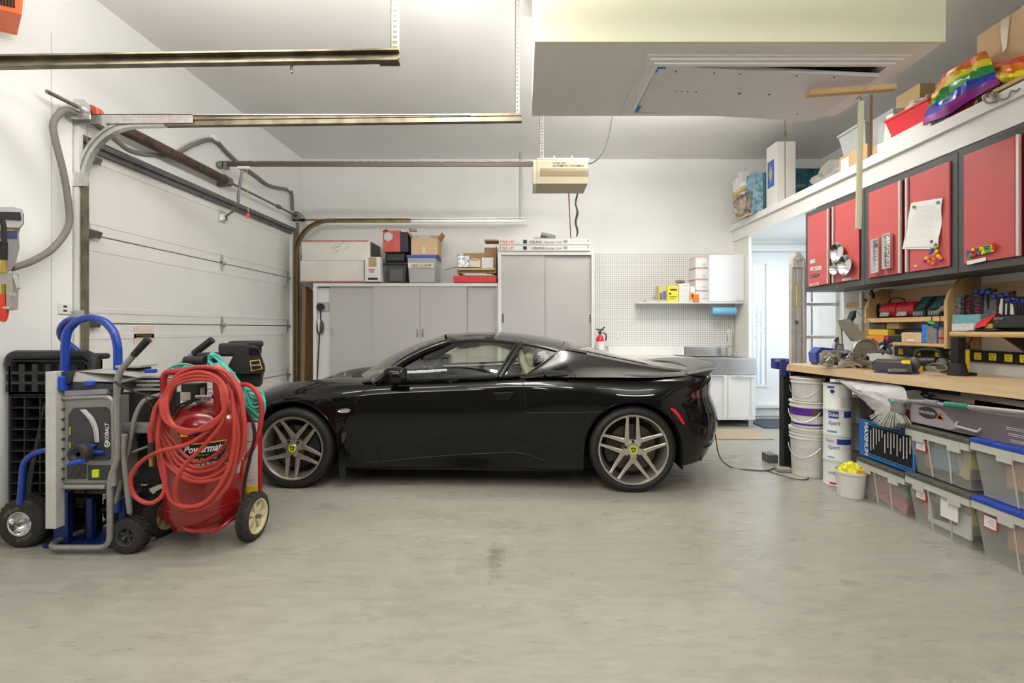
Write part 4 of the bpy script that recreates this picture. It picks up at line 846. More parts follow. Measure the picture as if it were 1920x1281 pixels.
def side(s,z,off=0):
    st=stat(s); e=.02; p0=stat(max(0,s-e)); p1=stat(min(len(SF)-1,s+e)); t=Vector((p1[0]-p0[0],p1[1]-p0[1],0))
    if s<.02 : t=Vector((0,-1,0))
    if s>len(SF)-1.02: t=Vector((0,1,0))
    t.normalize(); n=Vector((-t.y,t.x,0)); k=inset(st,z)-off
    return Vector((st[0]+n.x*k,st[1]+n.y*k,z))
UF,UR,ZW=0.0,2.569,.315; RF,RR=.352,.366
def zbot(u,sill):
    for uc,r in ((UF,RF),(UR,RR)):
        d=abs(u-uc)
        if d<r: return max(sill, ZW+math.sqrt(r*r-d*d))
    return sill
us=set()
ss_=[i/6 for i in range(0,4*6)]+[i/8 for i in range(13*8+4,17*8+1)]
ulist=[]
a=-.24
for uc,r in ((UF,RF),(UR,RR)):
    for k in range(33): 
        t=math.pi*k/32; ulist.append(uc-r*math.cos(t)*.99999)
    ulist += [uc-r-.003,uc+r+.003]
x=.38
while x<2.19: ulist.append(x); x+=.045
x=-.48
while x<-.36: ulist.append(x); x+=.03
x=2.95
while x<3.05: ulist.append(x); x+=.03
smax=s_of_u(3.0)
cols=sorted([s for s in ss_ if s<s_of_u(-.49) or s>smax+.05]+[s_of_u(u) for u in ulist if -.49<u<3.01])
NS=18; FR=[.025,.06,.10,.15,.22,.30,.40,.55,.7,.85,1]
def section(s):
    st=stat(s); u=st[0]; sill,zsh,T2,T3,zc=st[2:7]; zb_=zbot(u,sill); pts=[]
    zt_=zsh-.075
    for k in range(NS-5): pts.append(side(s,zb_+(zt_-zb_)*(k/(NS-5))))
    for dz in (.075,.054,.034,.016,0): pts.append(side(s,zsh-dz))
    sh=pts[-1]; end=Vector((min(max(sh.x,-.86),3.36),.925,zc))
    for f in FR:
        if f<.25: z=cr1(zsh-.1,zsh,T2,T3,f/.25)
        elif f<.55: z=cr1(zsh,T2,T3,zc,(f-.25)/.3)
        else: z=cr1(T2,T3,zc,zc,(f-.55)/.45)
        q=sh.lerp(end,f); q.z=z; pts.append(q)
    for _ in range(9):
        for k in range(NS-4,NS+4): pts[k]=pts[k]*.5+(pts[k-1]+pts[k+1])*.25
    return pts
secs=[section(s) for s in cols]
w=MB(); w.mat(paint); m=len(secs[0]); nf=[]
base=[p for r in secs for p in r]
for i in range(len(secs)-1):
    uu=(secs[i][0].x+secs[i+1][0].x)/2; us_=(secs[i][NS].x+secs[i+1][NS].x)/2
    for j in range(m-1):
        if .60<us_<1.80 and j>=NS+1: continue
        if 2.0<us_<3.0 and j>=NS+9: pass
        nf.append((i*m+j,i*m+j+1,(i+1)*m+j+1,(i+1)*m+j))
mir=lambda p:Vector((p.x,CW-p.y,p.z))
w.add(base,nf,True); w.add([mir(p) for p in base],nf,True)
w.build('body',car)
# wheel arch liners, floor pan
w=MB()
for uc,r in ((UF,RF),(UR,RR)):
    for sgn in (0,1):
        rows=[]
        for wv_ in (.012,.10,.36):
            row=[Vector((uc-r+.002,wv_,.17))]+[Vector((uc-(r-.002)*math.cos(math.pi*k/24),wv_,ZW+(r-.002)*math.sin(math.pi*k/24))) for k in range(25)]+[Vector((uc+r-.002,wv_,.17))]
            rows.append([mir(p) if sgn else p for p in row])
        w.grid(rows); w.add(rows[-1],[list(range(len(rows[-1])))])
w.box((RF+.01,.07,.14),(UR-RR-.01,CW-.07,.21)); w.box((-.75,.38,.16),(RF+.01,CW-.38,.22)); w.box((UR-RR-.01,.38,.18),(3.15,CW-.38,.24)); w.box((UR+RR+.005,.10,.22),(3.1,CW-.10,.3))
w.build('underbody',car,matte)
# arch lips
def ring_seg(w,uc,r,R0,k0,k1,dz=0):
    pts=[]
    for k in range(k0,k1+1):
        t=math.pi*k/32; u=uc-r*math.cos(t); z=ZW+r*math.sin(t); pts.append(side(s_of_u(u),z,.001))
    w.tube(pts,R0,n=6)
for uc,r in ((UF,RF),(UR,RR)):
    w=MB(); ring_seg(w,uc,r,.007,0,32); w.build('wheel_arch_lip',car,paint)
# ---- greenhouse
def curve(pts,n):
    c_=crom(pts,24); L=[0]
    for i in range(1,len(c_)): L.append(L[-1]+(c_[i]-c_[i-1]).length)
    out=[]; j=0
    for i in range(n+1):
        d_=L[-1]*i/n
        while j<len(L)-2 and L[j+1]<d_: j+=1
        t=(d_-L[j])/max(1e-9,L[j+1]-L[j]); out.append(c_[j].lerp(c_[j+1],min(1,t)))
    return out
def ruled(lo,hi,n,m_,bulge=Vector((0,0,0))):
    A=curve(lo,n); B=curve(hi,n); return [[A[i].lerp(B[i],j/m_)+bulge*math.sin(math.pi*j/m_)*(1 if True else 0) for i in range(n+1)] for j in range(m_+1)]
A0=(.60,.12,.800); A1=(1.13,.335,1.112)
cowl=[(.60,.12,.800),(.42,.38,.803),(.28,.68,.805),(.24,.925,.806)]; header=[(1.13,.335,1.112),(1.08,.50,1.150),(1.045,.70,1.168),(1.035,.925,1.174)]
def both(rows): return rows,[[mir(p) for p in r] for r in rows]
def windrows(n,m_,t0,t1):
    A=curve([Vector(p) for p in cowl],n); B=curve([Vector(p) for p in header],n); out=[]
    for j in range(m_+1):
        t=t0+(t1-t0)*j/m_; out.append([A[i].lerp(B[i],t)+Vector((-.035,0,.03))*math.sin(math.pi*t) for i in range(n+1)])
    return out
w=MB()
for r in both(windrows(12,10,.0,.98)): w.grid(r)

dg=glass.copy(); dg.name='dusty_glass'; n_=dg.node_tree; df=n_.nodes.new('ShaderNodeBsdfDiffuse'); df.inputs[0].default_value=(.42,.39,.34,1); m2=n_.nodes.new('ShaderNodeMixShader'); m2.inputs[0].default_value=.28
src=n_.nodes['Material Output'].inputs[0].links[0].from_socket; n_.links.new(src,m2.inputs[1]); n_.links.new(df.outputs[0],m2.inputs[2]); n_.links.new(m2.outputs[0],n_.nodes['Material Output'].inputs[0])
w.build('windscreen',car,dg)
def strip(w,pts,r,n=6): w.tube(pts,r,n=n)
# a pillars
rowsA=windrows(12,10,0,1)
for f in (lambda p:p,mir):
    w=MB(); pa=[f(r[0]) for r in rowsA]; w.tube([p+Vector((.012,0,.0)) for p in pa],[.030,.034,.036,.034,.030,.026],n=10); w.build('a_pillar',car,paint)
# roof
railN=[A1,(1.40,.345,1.128),(1.70,.35,1.105),(1.90,.355,1.072),(2.05,.37,1.035)]
roofc=[(1.035,.925,1.174),(1.35,.925,1.190),(1.65,.925,1.178),(1.90,.925,1.145),(2.12,.925,1.100)]
def roofrows(n,m_):
    A=curve([Vector(p) for p in railN],n); C=curve([Vector(p) for p in roofc],n); H=curve([Vector(p) for p in header],m_); out=[]
    for j in range(m_+1):
        f=j/m_; row=[]
        for i in range(n+1):
            t=i/n; base=A[i].lerp(C[i],f); hz=H[j]; lin=A[0].lerp(C[0],f); base=base+(hz-lin)*(1-t)
            base.z+= .028*math.sin(math.pi*f*.5)*(1-f)*2.2*t
            row.append(base)
        out.append(row)
    return out
rr_=roofrows(20,12); w=MB()
for r in both(rr_): w.grid(r)
w.build('roof',car,paint)
RR0=rr_[0]
# side glass: belt to rail
beltN=[(.62,.135,.800),(1.0,.135,.815),(1.35,.14,.828),(1.765,.135,.852)]
railG=[(1.13,.335,1.105),(1.40,.345,1.120),(1.70,.35,1.097),(1.90,.355,1.064),(2.03,.37,1.030)]
def wininterp(u0b,u1b,u0t,u1t,n=12,m_=8):          # patch between belt fraction and rail fraction
    B=curve([Vector(p) for p in beltN],60); G=curve([Vector(p) for p in railG],60); rows=[]
    for j in range(m_+1):
        v=j/m_; row=[]
        for i in range(n+1):
            t=i/n; b_=B[int(round((u0b+(u1b-u0b)*t)*60))]; g=G[int(round((u0t+(u1t-u0t)*t)*60))]
            row.append(b_.lerp(g,v)+Vector((0,-.022,0))*math.sin(math.pi*v))
        rows.append(row)
    return rows
dr_rows=wininterp(.0,.80,.0,.62,24,8)
for f,nm in ((lambda p:p,'n'),(mir,'f')):
    w=MB(); w.grid([[f(p) for p in r] for r in dr_rows]); w.build('door_window',car,glass)
    # frame of the door window
    w=MB(); w.tube([f(p+Vector((0,0,.012))) for p in dr_rows[0]],[.012],n=6); w.tube([f(p) for p in dr_rows[-1]],[.016],n=6); w.tube([f(r[-1]) for r in dr_rows],.014,n=6); w.tube([f(r[-1]+Vector((.035,.0,0))) for r in dr_rows],.022,n=6); w.build('window_frame',car,mat('gloss_black_trim',(.012,.012,.012),.25))
q_edge=[(1.765,.135,.852),(1.90,.20,.925),(2.03,.365,1.032)]
# quarter glass
qb=wininterp(.84,1.0,.66,1.0,14,8)
for f in (lambda p:p,mir):
    w=MB(); w.grid([[f(p) for p in r] for r in qb]); w.build('quarter_window',car,glass)
    w=MB(); w.tube([f(p) for p in qb[-1]],.014,n=6); w.tube([f(r[-1]) for r in qb],.010,n=6); w.tube([f(p+Vector((0,0,.008))) for p in qb[0]],.012,n=6); w.build('quarter_window_trim',car,mat('gloss_black_trim'))
# flank from quarter window to tail
lo=[(1.765,.100,.842),(2.05,.062,.850),(2.40,.045,.853),(2.75,.062,.852),(3.08,.165,.862)]
hi=[(1.765,.125,.855)]+[]; qe=[r[-1] for r in qb]
hi=[Vector((1.765,.125,.855)),qe[3]+Vector((0,.0,0)),qe[6],qe[8]+Vector((.02,.0,.005)),Vector((2.25,.43,1.005)),Vector((2.55,.44,.945)),Vector((2.85,.42,.893)),Vector((3.10,.36,.868))]
A=curve([Vector(p) for p in lo],40); B=curve(hi,40); rows=[]
for j in range(9):
    v=j/8; rows.append([A[i].lerp(B[i],v)+Vector((0,.03,-.022))*math.sin(math.pi*v)*min(1,i/10) for i in range(41)])
for f in (lambda p:p,mir):
    w=MB(); w.grid([[f(p) for p in r] for r in rows]); w.build('rear_flank',car,paint)
# engine cover / rear screen between the flanks
Cc=curve([Vector(p) for p in ((2.10,.925,1.102),(2.4,.925,1.028),(2.7,.925,.945),(2.95,.925,.885),(3.10,.925,.868))],28)
E=curve([qe[8]+Vector((.02,0,.005)),Vector((2.25,.43,1.005)),Vector((2.55,.44,.945)),Vector((2.85,.42,.893)),Vector((3.10,.36,.868))],28)
def coverrows(i0,i1,f0,f1,lift=0):
    rows=[]
    for j in range(9):
        f=f0+(f1-f0)*j/8; rows.append([E[i].lerp(Cc[i],f)+Vector((0,0,.02*math.sin(math.pi*f*.5)*(1-f)*2+lift)) for i in range(i0,i1+1)])
    return rows
w=MB()
for r in both(coverrows(0,28,0,1)): w.grid(r)
w.build('engine_cover',car,paint)
w=MB()
for r in both(coverrows(2,20,.22,1,.004)): w.grid(r)
w.build('rear_screen',car,mat('dark_rear_glass',(.01,.01,.01),.06,coat=1))
def vent_patch(i0,i1,f0,f1,fm):
    w=MB(); w.grid([[fm(p) for p in r] for r in coverrows(i0,i1,f0,f1,.006)]); w.build('roof_vent_mesh',car,mat('vent_mesh',(.04,.037,.033),.6,noise=.6,nscale=160))
vent_patch(1,6,.05,.2,lambda p:p); vent_patch(1,6,.05,.2,mir)
# side scoop below the quarter window
for f in (lambda p:p,mir):
    w=MB(); w.hexa([f(Vector(p)) for p in ((1.93,.075,.855),(2.10,.10,.866),(2.10,.16,.872),(1.93,.15,.872))],[f(Vector(p)) for p in ((1.90,.085,.893),(2.06,.11,.884),(2.06,.17,.888),(1.90,.155,.905))]); w.build('side_scoop',car,matte)
# spoiler
sp_=[(3.02,.16,.865),(3.10,.145,.885),(3.22,.20,.905),(3.31,.38,.918),(3.36,.60,.924),(3.38,.925,.926)]
sp_in=[(3.00,.30,.86),(3.02,.34,.872),(3.08,.42,.886),(3.13,.55,.894),(3.16,.70,.898),(3.17,.925,.90)]
O=curve([Vector(p) for p in sp_],24); I=curve([Vector(p) for p in sp_in],24)
w=MB(); rows=[[p+Vector((-.03,.02,-.05)) for p in O],O,[a.lerp(b_,.3)+Vector((0,0,.008)) for a,b_ in zip(O,I)],[a.lerp(b_,.7)+Vector((0,0,.004)) for a,b_ in zip(O,I)],I,[p+Vector((-.01,.0,-.05)) for p in I]]
for r in both(rows): w.grid(r)
w.build('spoiler',car,mat('dusty_black_paint',(.02,.018,.015),.35,coat=.5))
w=MB(); w.grid([[Vector((2.93,.45+.95*k/10,.868)) for k in range(11)],[Vector((3.15,.45+.95*k/10,.872)) for k in range(11)]]); w.build('deck_recess',car,mat('recess_brown',(.10,.075,.05),.6))
# ---- shut lines, door details
line=mat('shutline_grey',(.012,.011,.010),.4)
def pxsurf(px,py,off=.0):                            # image position -> point on the near body side
    best=None; u,z=.8,.5
    for _ in range(12):
        s=s_of_u(u); p=side(s,z,off); wp=things_matrix(car)@p
        X=(px-VX)*wp.y/FPX; Z=CZ-(py-VY)*wp.y/FPX; u+= (X-wp.x); z=Z
    return side(s_of_u(u),z,off)
def pline(w,pts,r=.0025,off=.0):
    q=[]
    for i in range(len(pts)-1):
        for k in range(5):
            t=k/5; q.append(pxsurf(pts[i][0]+(pts[i+1][0]-pts[i][0])*t,pts[i][1]+(pts[i+1][1]-pts[i][1])*t,off+.0008))
    q.append(pxsurf(*pts[-1],off)); 
    for _ in range(2): q=[q[0]]+[q[i]*.5+(q[i-1]+q[i+1])*.25 for i in range(1,len(q)-1)]+[q[-1]]
    w.tube(q,r,n=5)
w=MB(); pline(w,[(692,722),(676,737),(669,750),(667,785),(672,825),(684,868)]); pline(w,[(684,868),(760,861),(850,853),(961,848)]); pline(w,[(961,848),(974,828),(984,800),(987,765),(983,727),(977,706)]); w.build('door_shutline',car,line)
w=MB(); pline(w,[(987,774),(1050,774),(1110,773),(1137,772)],.002); w.build('side_crease',car,line)
w=MB(); pline(w,[(961,848),(990,852),(1024,865)],.002); w.build('sill_line',car,line)
w=MB(); a=pxsurf(926,738,.004); b_=pxsurf(962,737,.004); c_=pxsurf(957,749,.004); d_=pxsurf(931,750,.004)
w.add([a,b_,c_,d_],[(0,1,2,3)]); w.build('handle_recess',car,mat('handle_gloss',(.002,.002,.002),.3)); 
w=MB(); w.tube([a+Vector((0,-.006,.002)),b_+Vector((0,-.006,.002))],.006,n=8); w.tube([b_+Vector((0,-.004,0)),c_+Vector((0,-.004,0)),d_+Vector((0,-.004,0)),a+Vector((0,-.004,0))],.003,n=6); w.build('door_handle',car,paint)
def spatch(name,quad,m_,off=.005,n=6,thick=True):    # patch on the body side given by 4 image corners TL,TR,BR,BL
    rows=[]
    for j in range(n+1):
        v=j/n; row=[]
        for i in range(n+1):
            t=i/n; x=(quad[0][0]*(1-t)+quad[1][0]*t)*(1-v)+(quad[3][0]*(1-t)+quad[2][0]*t)*v; y=(quad[0][1]*(1-t)+quad[1][1]*t)*(1-v)+(quad[3][1]*(1-t)+quad[2][1]*t)*v
            row.append(pxsurf(x,y,off))
        rows.append(row)
    w=MB(); w.grid(rows); return w.build(name,car,m_)
# oval side repeater
w=MB(); cc=pxsurf(645,770.5,.004); w.tube([cc+Vector((.046*math.cos(t),0,.013*math.sin(t))) for t in [2*math.pi*k/20 for k in range(20)]],.004,n=6,closed=True); w.build('side_repeater_ring',car,chrome)
w=MB(); w.lathe([(0,.004),(.8,.003),(1,0)],(0,0,0),(0,-1,0),16); w.v=[cc+Vector((v.x*.042,v.y,v.z*.011)) for v in w.v]; w.build('side_repeater',car,mat('clear_lens',(.35,.33,.33),.1))
# vent behind the front wheel
spatch('fender_vent',[(640,812),(650,811),(646,826),(641,832)],mat('vent_mesh'),.003,3)
rm=MB(); pts=[pxsurf(x,y,.006) for x,y in ((1258,766),(1264,770),(1272,779),(1278,788),(1282,795))]; rm.tube(pts,[.006,.012,.012,.012,.010],n=8); rm.build('side_marker_light',car,mat('marker_red',(.75,.01,.02),.25,coat=.5))
# tail light on the rear corner: samples of the side surface in (s,z)
def szpatch(name,s0,s1,zl,zr,m_,off=.004,n=10):
    rows=[]
    for j in range(7):
        v=j/6; rows.append([side(s0+(s1-s0)*i/n,(zl[0]*(1-v)+zl[1]*v)*(1-i/n)+(zr[0]*(1-v)+zr[1]*v)*(i/n),off) for i in range(n+1)])
    w=MB(); w.grid(rows); w.build(name,car,m_)
tl=mat('tail_light_red',(.05,.004,.008),.08,coat=1)
szpatch('tail_light',s_of_u(3.0),15.2,(.70,.735),(.70,.845),tl)
spz=[(.31,.60)]
szpatch('rear_grille',15.6,17,(.40,.62),(.40,.62),matte,.003)
szpatch('number_plate',16.35,17,(.46,.60),(.46,.60),mat('plate_white',(.7,.72,.78),.4),.010)
w=MB()
for k in range(1): pass
dv=[side(14+3*i/12,.235,-.02) for i in range(13)]; dv2=[side(14+3*i/12,.33,.004) for i in range(13)]
w.grid([[p+Vector((-.12,0,-.05)) for p in dv],dv,dv2]); w.build('rear_diffuser',car,matte)
# mud flap behind the front wheel
w=MB(); w.box((RF+.0,.02,.08),(RF+.05,.2,.30),rot=(0,R(-4),0)); w.build('mud_flap',car,matte)
# cowl vent
w=MB(); w.grid([[Vector(p)+Vector((-.01,0,.006)) for p in curve([Vector(q) for q in cowl],8)],[Vector(p)+Vector((-.10,.01,-.004)) for p in curve([Vector(q) for q in cowl],8)]]); w.build('cowl_vent',car,matte)
# mirror
mc=P(745,701,3.62); inv=things_matrix(car).inverted(); mc=inv@mc; mc.y=.0
for f in (lambda p:p,mir):
    w=MB(); rows=[]
    prof=[(-.072,.35),(-.06,.72),(-.03,.97),(.01,1.03),(.05,1.0),(.075,.94),(.082,.85)]
    for du,sc_ in prof:
        row=[]
        for k in range(20):
            t=2*math.pi*k/20; cx,cy=math.cos(t),math.sin(t)
            rx=abs(cx)**.75*(1 if cx>0 else -1)*.095*sc_; rz_=abs(cy)**.75*(1 if cy>0 else -1)*.062*sc_
            row.append(f(Vector((mc.x+du,mc.y-.0+rx,mc.z+rz_-du*.05))))
        rows.append(row)
    w.grid(rows,closed=True); w.add(rows[0],[list(range(20))]); w.add(rows[-1],[list(range(20))])
    w.tube([f(mc+Vector((-.01,.04,-.045))),f(mc+Vector((-.03,.10,-.085))),f(mc+Vector((-.05,.17,-.10)))],[.03,.028,.022],n=8); w.build('wing_mirror',car,paint)
    w=MB(); w.prism([f(Vector(p)) for p in ((.60,.128,.81),(.76,.132,.82),(.76,.16,.90))],f(Vector((0,.008,0)))-f(Vector((0,0,0)))); w.build('mirror_sail',car,mat('gloss_black_trim'))
# ---- interior
ivory=mat('ivory_leather',(.50,.46,.36),.5); dark=mat('dark_interior',(.02,.02,.018),.6)
w=MB(); w.box((.3,.2,.2),(2.05,CW-.2,.24)); 
w.box((.62,.17,.24),(1.78,.23,.77)); w.box((.62,CW-.23,.24),(1.78,CW-.17,.77)); w.box((.62,.155,.74),(1.80,.20,.80)); w.box((.62,CW-.20,.74),(1.80,CW-.155,.80)); w.box((1.78,.2,.24),(1.84,CW-.2,.83)); w.build('cabin_tub',car,dark)
w=MB(); w.box((.35,.2,.55),(.80,CW-.2,.80),bev=.05); w.box((.62,.25,.74),(.84,.72,.86),bev=.04); w.box((.6,.85,.3),(1.5,1.0,.58),bev=.03); w.build('dashboard',car,dark)
w=MB(); ctr=Vector((.95,.50,.79)); rmx=Euler((0,R(-68),0)).to_matrix()
w.tube([ctr+rmx@Vector((.175*math.cos(t),.175*math.sin(t),0)) for t in [2*math.pi*k/28 for k in range(28)]],.014,n=8,closed=True)
for t in (0,math.pi,math.pi*1.5): w.tube([ctr+rmx@Vector((.03*math.cos(t),.03*math.sin(t),-.01)),ctr+rmx@Vector((.17*math.cos(t),.17*math.sin(t),0))],.011,n=6)
w.ball(ctr,.045,(.6,1,1)); w.tube([ctr,ctr+Vector((-.2,0,-.06))],.03); w.build('steering_wheel',car,mat('wheel_leather',(.03,.03,.03),.45))
for cy in (.50,CW-.50):
    w=MB(); w.box((1.15,cy-.22,.30),(1.68,cy+.22,.48),bev=.06); 
    w.hexa([(1.58,cy-.23,.40),(1.72,cy-.23,.40),(1.72,cy+.23,.40),(1.58,cy+.23,.40)],[(1.74,cy-.15,.90),(1.84,cy-.15,.90),(1.84,cy+.15,.90),(1.74,cy+.15,.90)])
    w.box((1.735,cy-.12,.88),(1.83,cy+.12,1.02),bev=.04); w.build('seat',car,ivory)
w=MB(); w.box((.90,.86,1.03),(.93,1.02,1.08),bev=.012); w.tube([(.92,.93,1.08),(.98,.93,1.15)],.008); w.build('rear_view_mirror',car,dark)
for cy in (.17,CW-.17):
    sg=1 if cy<1 else -1
    w=MB(); w.box((1.05,cy,.66),(1.60,cy+.10*sg,.69),bev=.012); w.box((.72,cy+.03*sg,.62),(.98,cy+.07*sg,.72),bev=.02); w.build('door_armrest',car,ivory)
for f in (lambda p:p,mir):
    w=MB(); w.tube([f(Vector((1.80,.20,.84))),f(Vector((1.74,.31,.95))),f(Vector((1.71,.36,1.03)))],[.035,.03,.03],n=8); w.build('b_pillar',car,ivory)
# ---- wheels
rimm=mat('bronze_silver_rim',(.60,.56,.50),.3,.85); tyre=mat('tyre_rubber',(.016,.015,.014),.62,noise=.2,nscale=25); discm=mat('brake_disc',(.10,.09,.08),.4,.9)
def make_wheel(name,uc,rt,rr,wd,rot0,far=False):
    o=bpy.data.objects.new(name,None); COL.objects.link(o); o.parent=car; sg=1 if not far else -1; y0=0.0 if not far else CW
    o.location=(uc,y0,rt); XF[o]=things_matrix(car)@Matrix.Translation((uc,y0,rt))
    ax=Vector((0,sg,0))
    t_=MB(); t_.lathe([(rr+.004,.012),(rr+.012,.004),(rr+.03,-.002),(rt-.025,.004),(rt-.010,.014),(rt-.002,.035),(rt,.06),(rt,wd-.05),(rt-.01,wd-.02),(rr,wd)],(0,0,0),ax,64)
    t_.build('tyre',o,tyre)
    w=MB(); w.lathe([(rr+.006,.006),(rr+.004,-.001),(rr-.006,-.001),(rr-.012,.008),(rr-.016,.03),(rr-.028,.06),(rr-.03,wd-.01),(rr,wd)],(0,0,0),ax,64)
    def pt(r,a,d_): return Vector((r*math.cos(a),sg*d_,r*math.sin(a)))
    for k in range(5):
        a0=rot0+k*2*math.pi/5
        # arm
        hubr=.055
        w.hexa([pt(hubr*.6,a0-.9,.05),pt(hubr*.6,a0+.9,.05),pt(rr*.40,a0+.22,.045),pt(rr*.40,a0-.22,.045)],[pt(hubr*.6,a0-.9,.022),pt(hubr*.6,a0+.9,.022),pt(rr*.42,a0+.17,.016),pt(rr*.42,a0-.17,.016)])
        for sgn in (-1,1):
            st_=pt(rr*.33,a0+sgn*.10,.018); en=pt(rr*.985,a0+sgn*math.radians(27.5),.006); dir_=(en-st_); perp=Vector((-dir_.z,0,dir_.x)).normalized()
            rows=[]
            for j in range(9):
                t=j/8; c0=st_.lerp(en,t)+perp*(-sgn)*.010*math.sin(math.pi*t)*0+Vector((0,sg*.006*math.sin(math.pi*t),0)); wd_=(.0165*(1-t)+.0085*t)
                if t>.9: wd_=.012
                dp=sg*(.030*(1-t)+.018*t); rows.append([c0+perp*wd_+Vector((0,dp,0)),c0+perp*wd_+Vector((0,sg*.004,0)),c0+perp*wd_*.45,c0-perp*wd_*.45,c0-perp*wd_+Vector((0,sg*.004,0)),c0-perp*wd_+Vector((0,dp,0))])
            w.grid(rows,smooth=False,closed=True)
    w.lathe([(0,.012),(.045,.012),(.066,.020),(.070,.05)],(0,0,0),ax,30); w.build('rim',o,rimm)
    if not far:
        w=MB()
        for k in range(5):
            a=rot0+math.pi/5+k*2*math.pi/5; c0=pt(.058,a,.0); w.cyl(c0+Vector((0,sg*.009,0)),c0+Vector((0,sg*.03,0)),.011,n=10)
        w.build('lug_recess',o,mat('lug_dark',(.02,.02,.02),.4))
        w=MB(); w.cyl((0,sg*.006,0),(0,sg*.012,0),.031,n=28); w.build('centre_cap',o,mat('cap_yellow',(.62,.58,.02),.35))
        w=MB(); w.tube([Vector((.031*math.cos(t),sg*.007,.031*math.sin(t))) for t in [2*math.pi*k/28 for k in range(28)]],.0022,n=6,closed=True); w.build('cap_ring',o,chrome)
        g=mat('emblem_green',(.01,.06,.02),.4); w=MB(); tri=[(-.019,.013),(-.010,.0175),(.010,.0175),(.019,.013),(.014,-.004),(.004,-.019),(-.004,-.019),(-.014,-.004)]
        w.prism([Vector((a,sg*.0045,b_)) for a,b_ in tri],(0,sg*.002,0)); w.build('cap_emblem',o,g)
        text_o=XF[o]@Vector((-.009,.0040,.003)); rt_=(XF[o].to_3x3()@Vector((1,0,0)))
        w=MB(); w.prism([Vector((a*.45,sg*.004,b_*.45)) for a,b_ in tri],(0,sg*.001,0)); w.build('cap_mark',o,mat('cap_yellow'))
    w=MB(); w.cyl((0,sg*.075,0),(0,sg*.085,0),rr*.70,n=40); w.cyl((0,sg*.05,0),(0,sg*.08,0),rr*.36,n=24); w.build('brake_disc',o,discm)
    w=MB(); ca=math.radians(180 if uc>1 else 20)
    pts=[]; 
    for k in range(9):
        a=ca-.55+1.1*k/8; pts.append((a))
    w.grid([[pt(rr*.46,a,.055) for a in pts],[pt(rr*.80,a,.055) for a in pts]],smooth=False); w.grid([[pt(rr*.80,a,.055) for a in pts],[pt(rr*.80,a,.11) for a in pts]],smooth=False); w.build('brake_caliper',o,blackp)
    MB().cyl((0,sg*(wd*.55),0),(0,sg*(wd*.55+.01),0),rr-.02,n=40).build('wheel_back',o,matte)
    return o
make_wheel('wheel',UF,.308,.236,.22,R(90-4)); make_wheel('wheel',UR,.322,.254,.25,R(90+36)+R(1))
make_wheel('wheel',UF,.308,.236,.22,R(20),True); make_wheel('wheel',UR,.322,.254,.25,R(50),True)
# ================= tool carts at the left =================
def g3(x,y,Y=2.5): return P(x*.39,560+y*.39,Y)
def g4(x,y,Y=2.6): return P(220+x*.3436,600+y*.3436,Y)
# black ribbed plastic ramp
rp=thing('plastic_ramp','black plastic ribbed vehicle ramp standing on end behind the blue hand truck','ramp',(-2.7,2.70,0))
Yr=2.70; w=MB(); rpm=mat('ramp_black',(.022,.023,.024),.5,noise=.3,nscale=10)
X0,X1=P(16,0,Yr).x,P(163,0,Yr).x; zt_=P(0,676,Yr).z; z0_=.02
w.box((X0,Yr+.09,z0_),(X1,Yr+.10,zt_))
w.box((X0,Yr,z0_),(X0+.012,Yr+.1,zt_)); w.box((X1-.012,Yr,z0_),(X1,Yr+.1,zt_)); w.box((X0,Yr,z0_),(X1,Yr+.1,z0_+.012))
nx=5
for k in range(1,nx): x=X0+(X1-X0)*k/nx; w.box((x-.003,Yr,z0_),(x+.003,Yr+.1,zt_-.20))
k=0; z=z0_+.06
while z<zt_-.18: w.box((X0,Yr,z-.003),(X1,Yr+.1,z+.003)); z+=.062
# perforated head with square holes
zz=[zt_-.20,zt_-.17,zt_-.135,zt_-.105,zt_-.07,zt_-.04,zt_-.0]
w.box((X0,Yr,zz[0]),(X1,Yr+.008,zz[0]+.02)); 
for r_ in range(3):
    za=zt_-.18+r_*.058
    w.box((X0,Yr,za-.016),(X1,Yr+.008,za)); 
    xs=X0
    for c_ in range(7):
        x=X0+(X1-X0)*c_/6; w.box((x-.016,Yr,za),(x+.016,Yr+.008,za+.042))
w.box((X0,Yr,zt_-.006),(X1,Yr+.008,zt_))
w.build('ribbed_body',rp,rpm)if False else None
rb_=w; o=MB(); o.mat(rpm); o.v=w.v; o.f=w.f; o.m=w.m; o.sm=w.sm; o.build('ribbed_body',rp,None,True)
w=MB(); w.tube(fillet([(X0-.01,Yr+.02,zt_-.03),(X0,Yr+.02,zt_+.03),(X1,Yr+.04,zt_+.03),(X1+.01,Yr+.02,zt_-.10)],.05),.028,n=8); w.box((X0,Yr+.02,zt_),(X1,Yr+.16,zt_+.035),bev=.012); w.build('rolled_lip',rp,rpm,True)
w=MB(); w.prism([(X0+.08,Yr+.004,.05),(X0+.10,Yr+.004,.35),(X0+.20,Yr+.004,zt_-.24),(X0+.30,Yr+.004,.40),(X0+.32,Yr+.004,.05),(X0+.28,Yr+.004,.05),(X0+.27,Yr+.004,.38),(X0+.20,Yr+.004,zt_-.28),(X0+.13,Yr+.004,.34),(X0+.11,Yr+.004,.05)],(0,.02,0)); w.build('wedge_rib',rp,rpm,True)
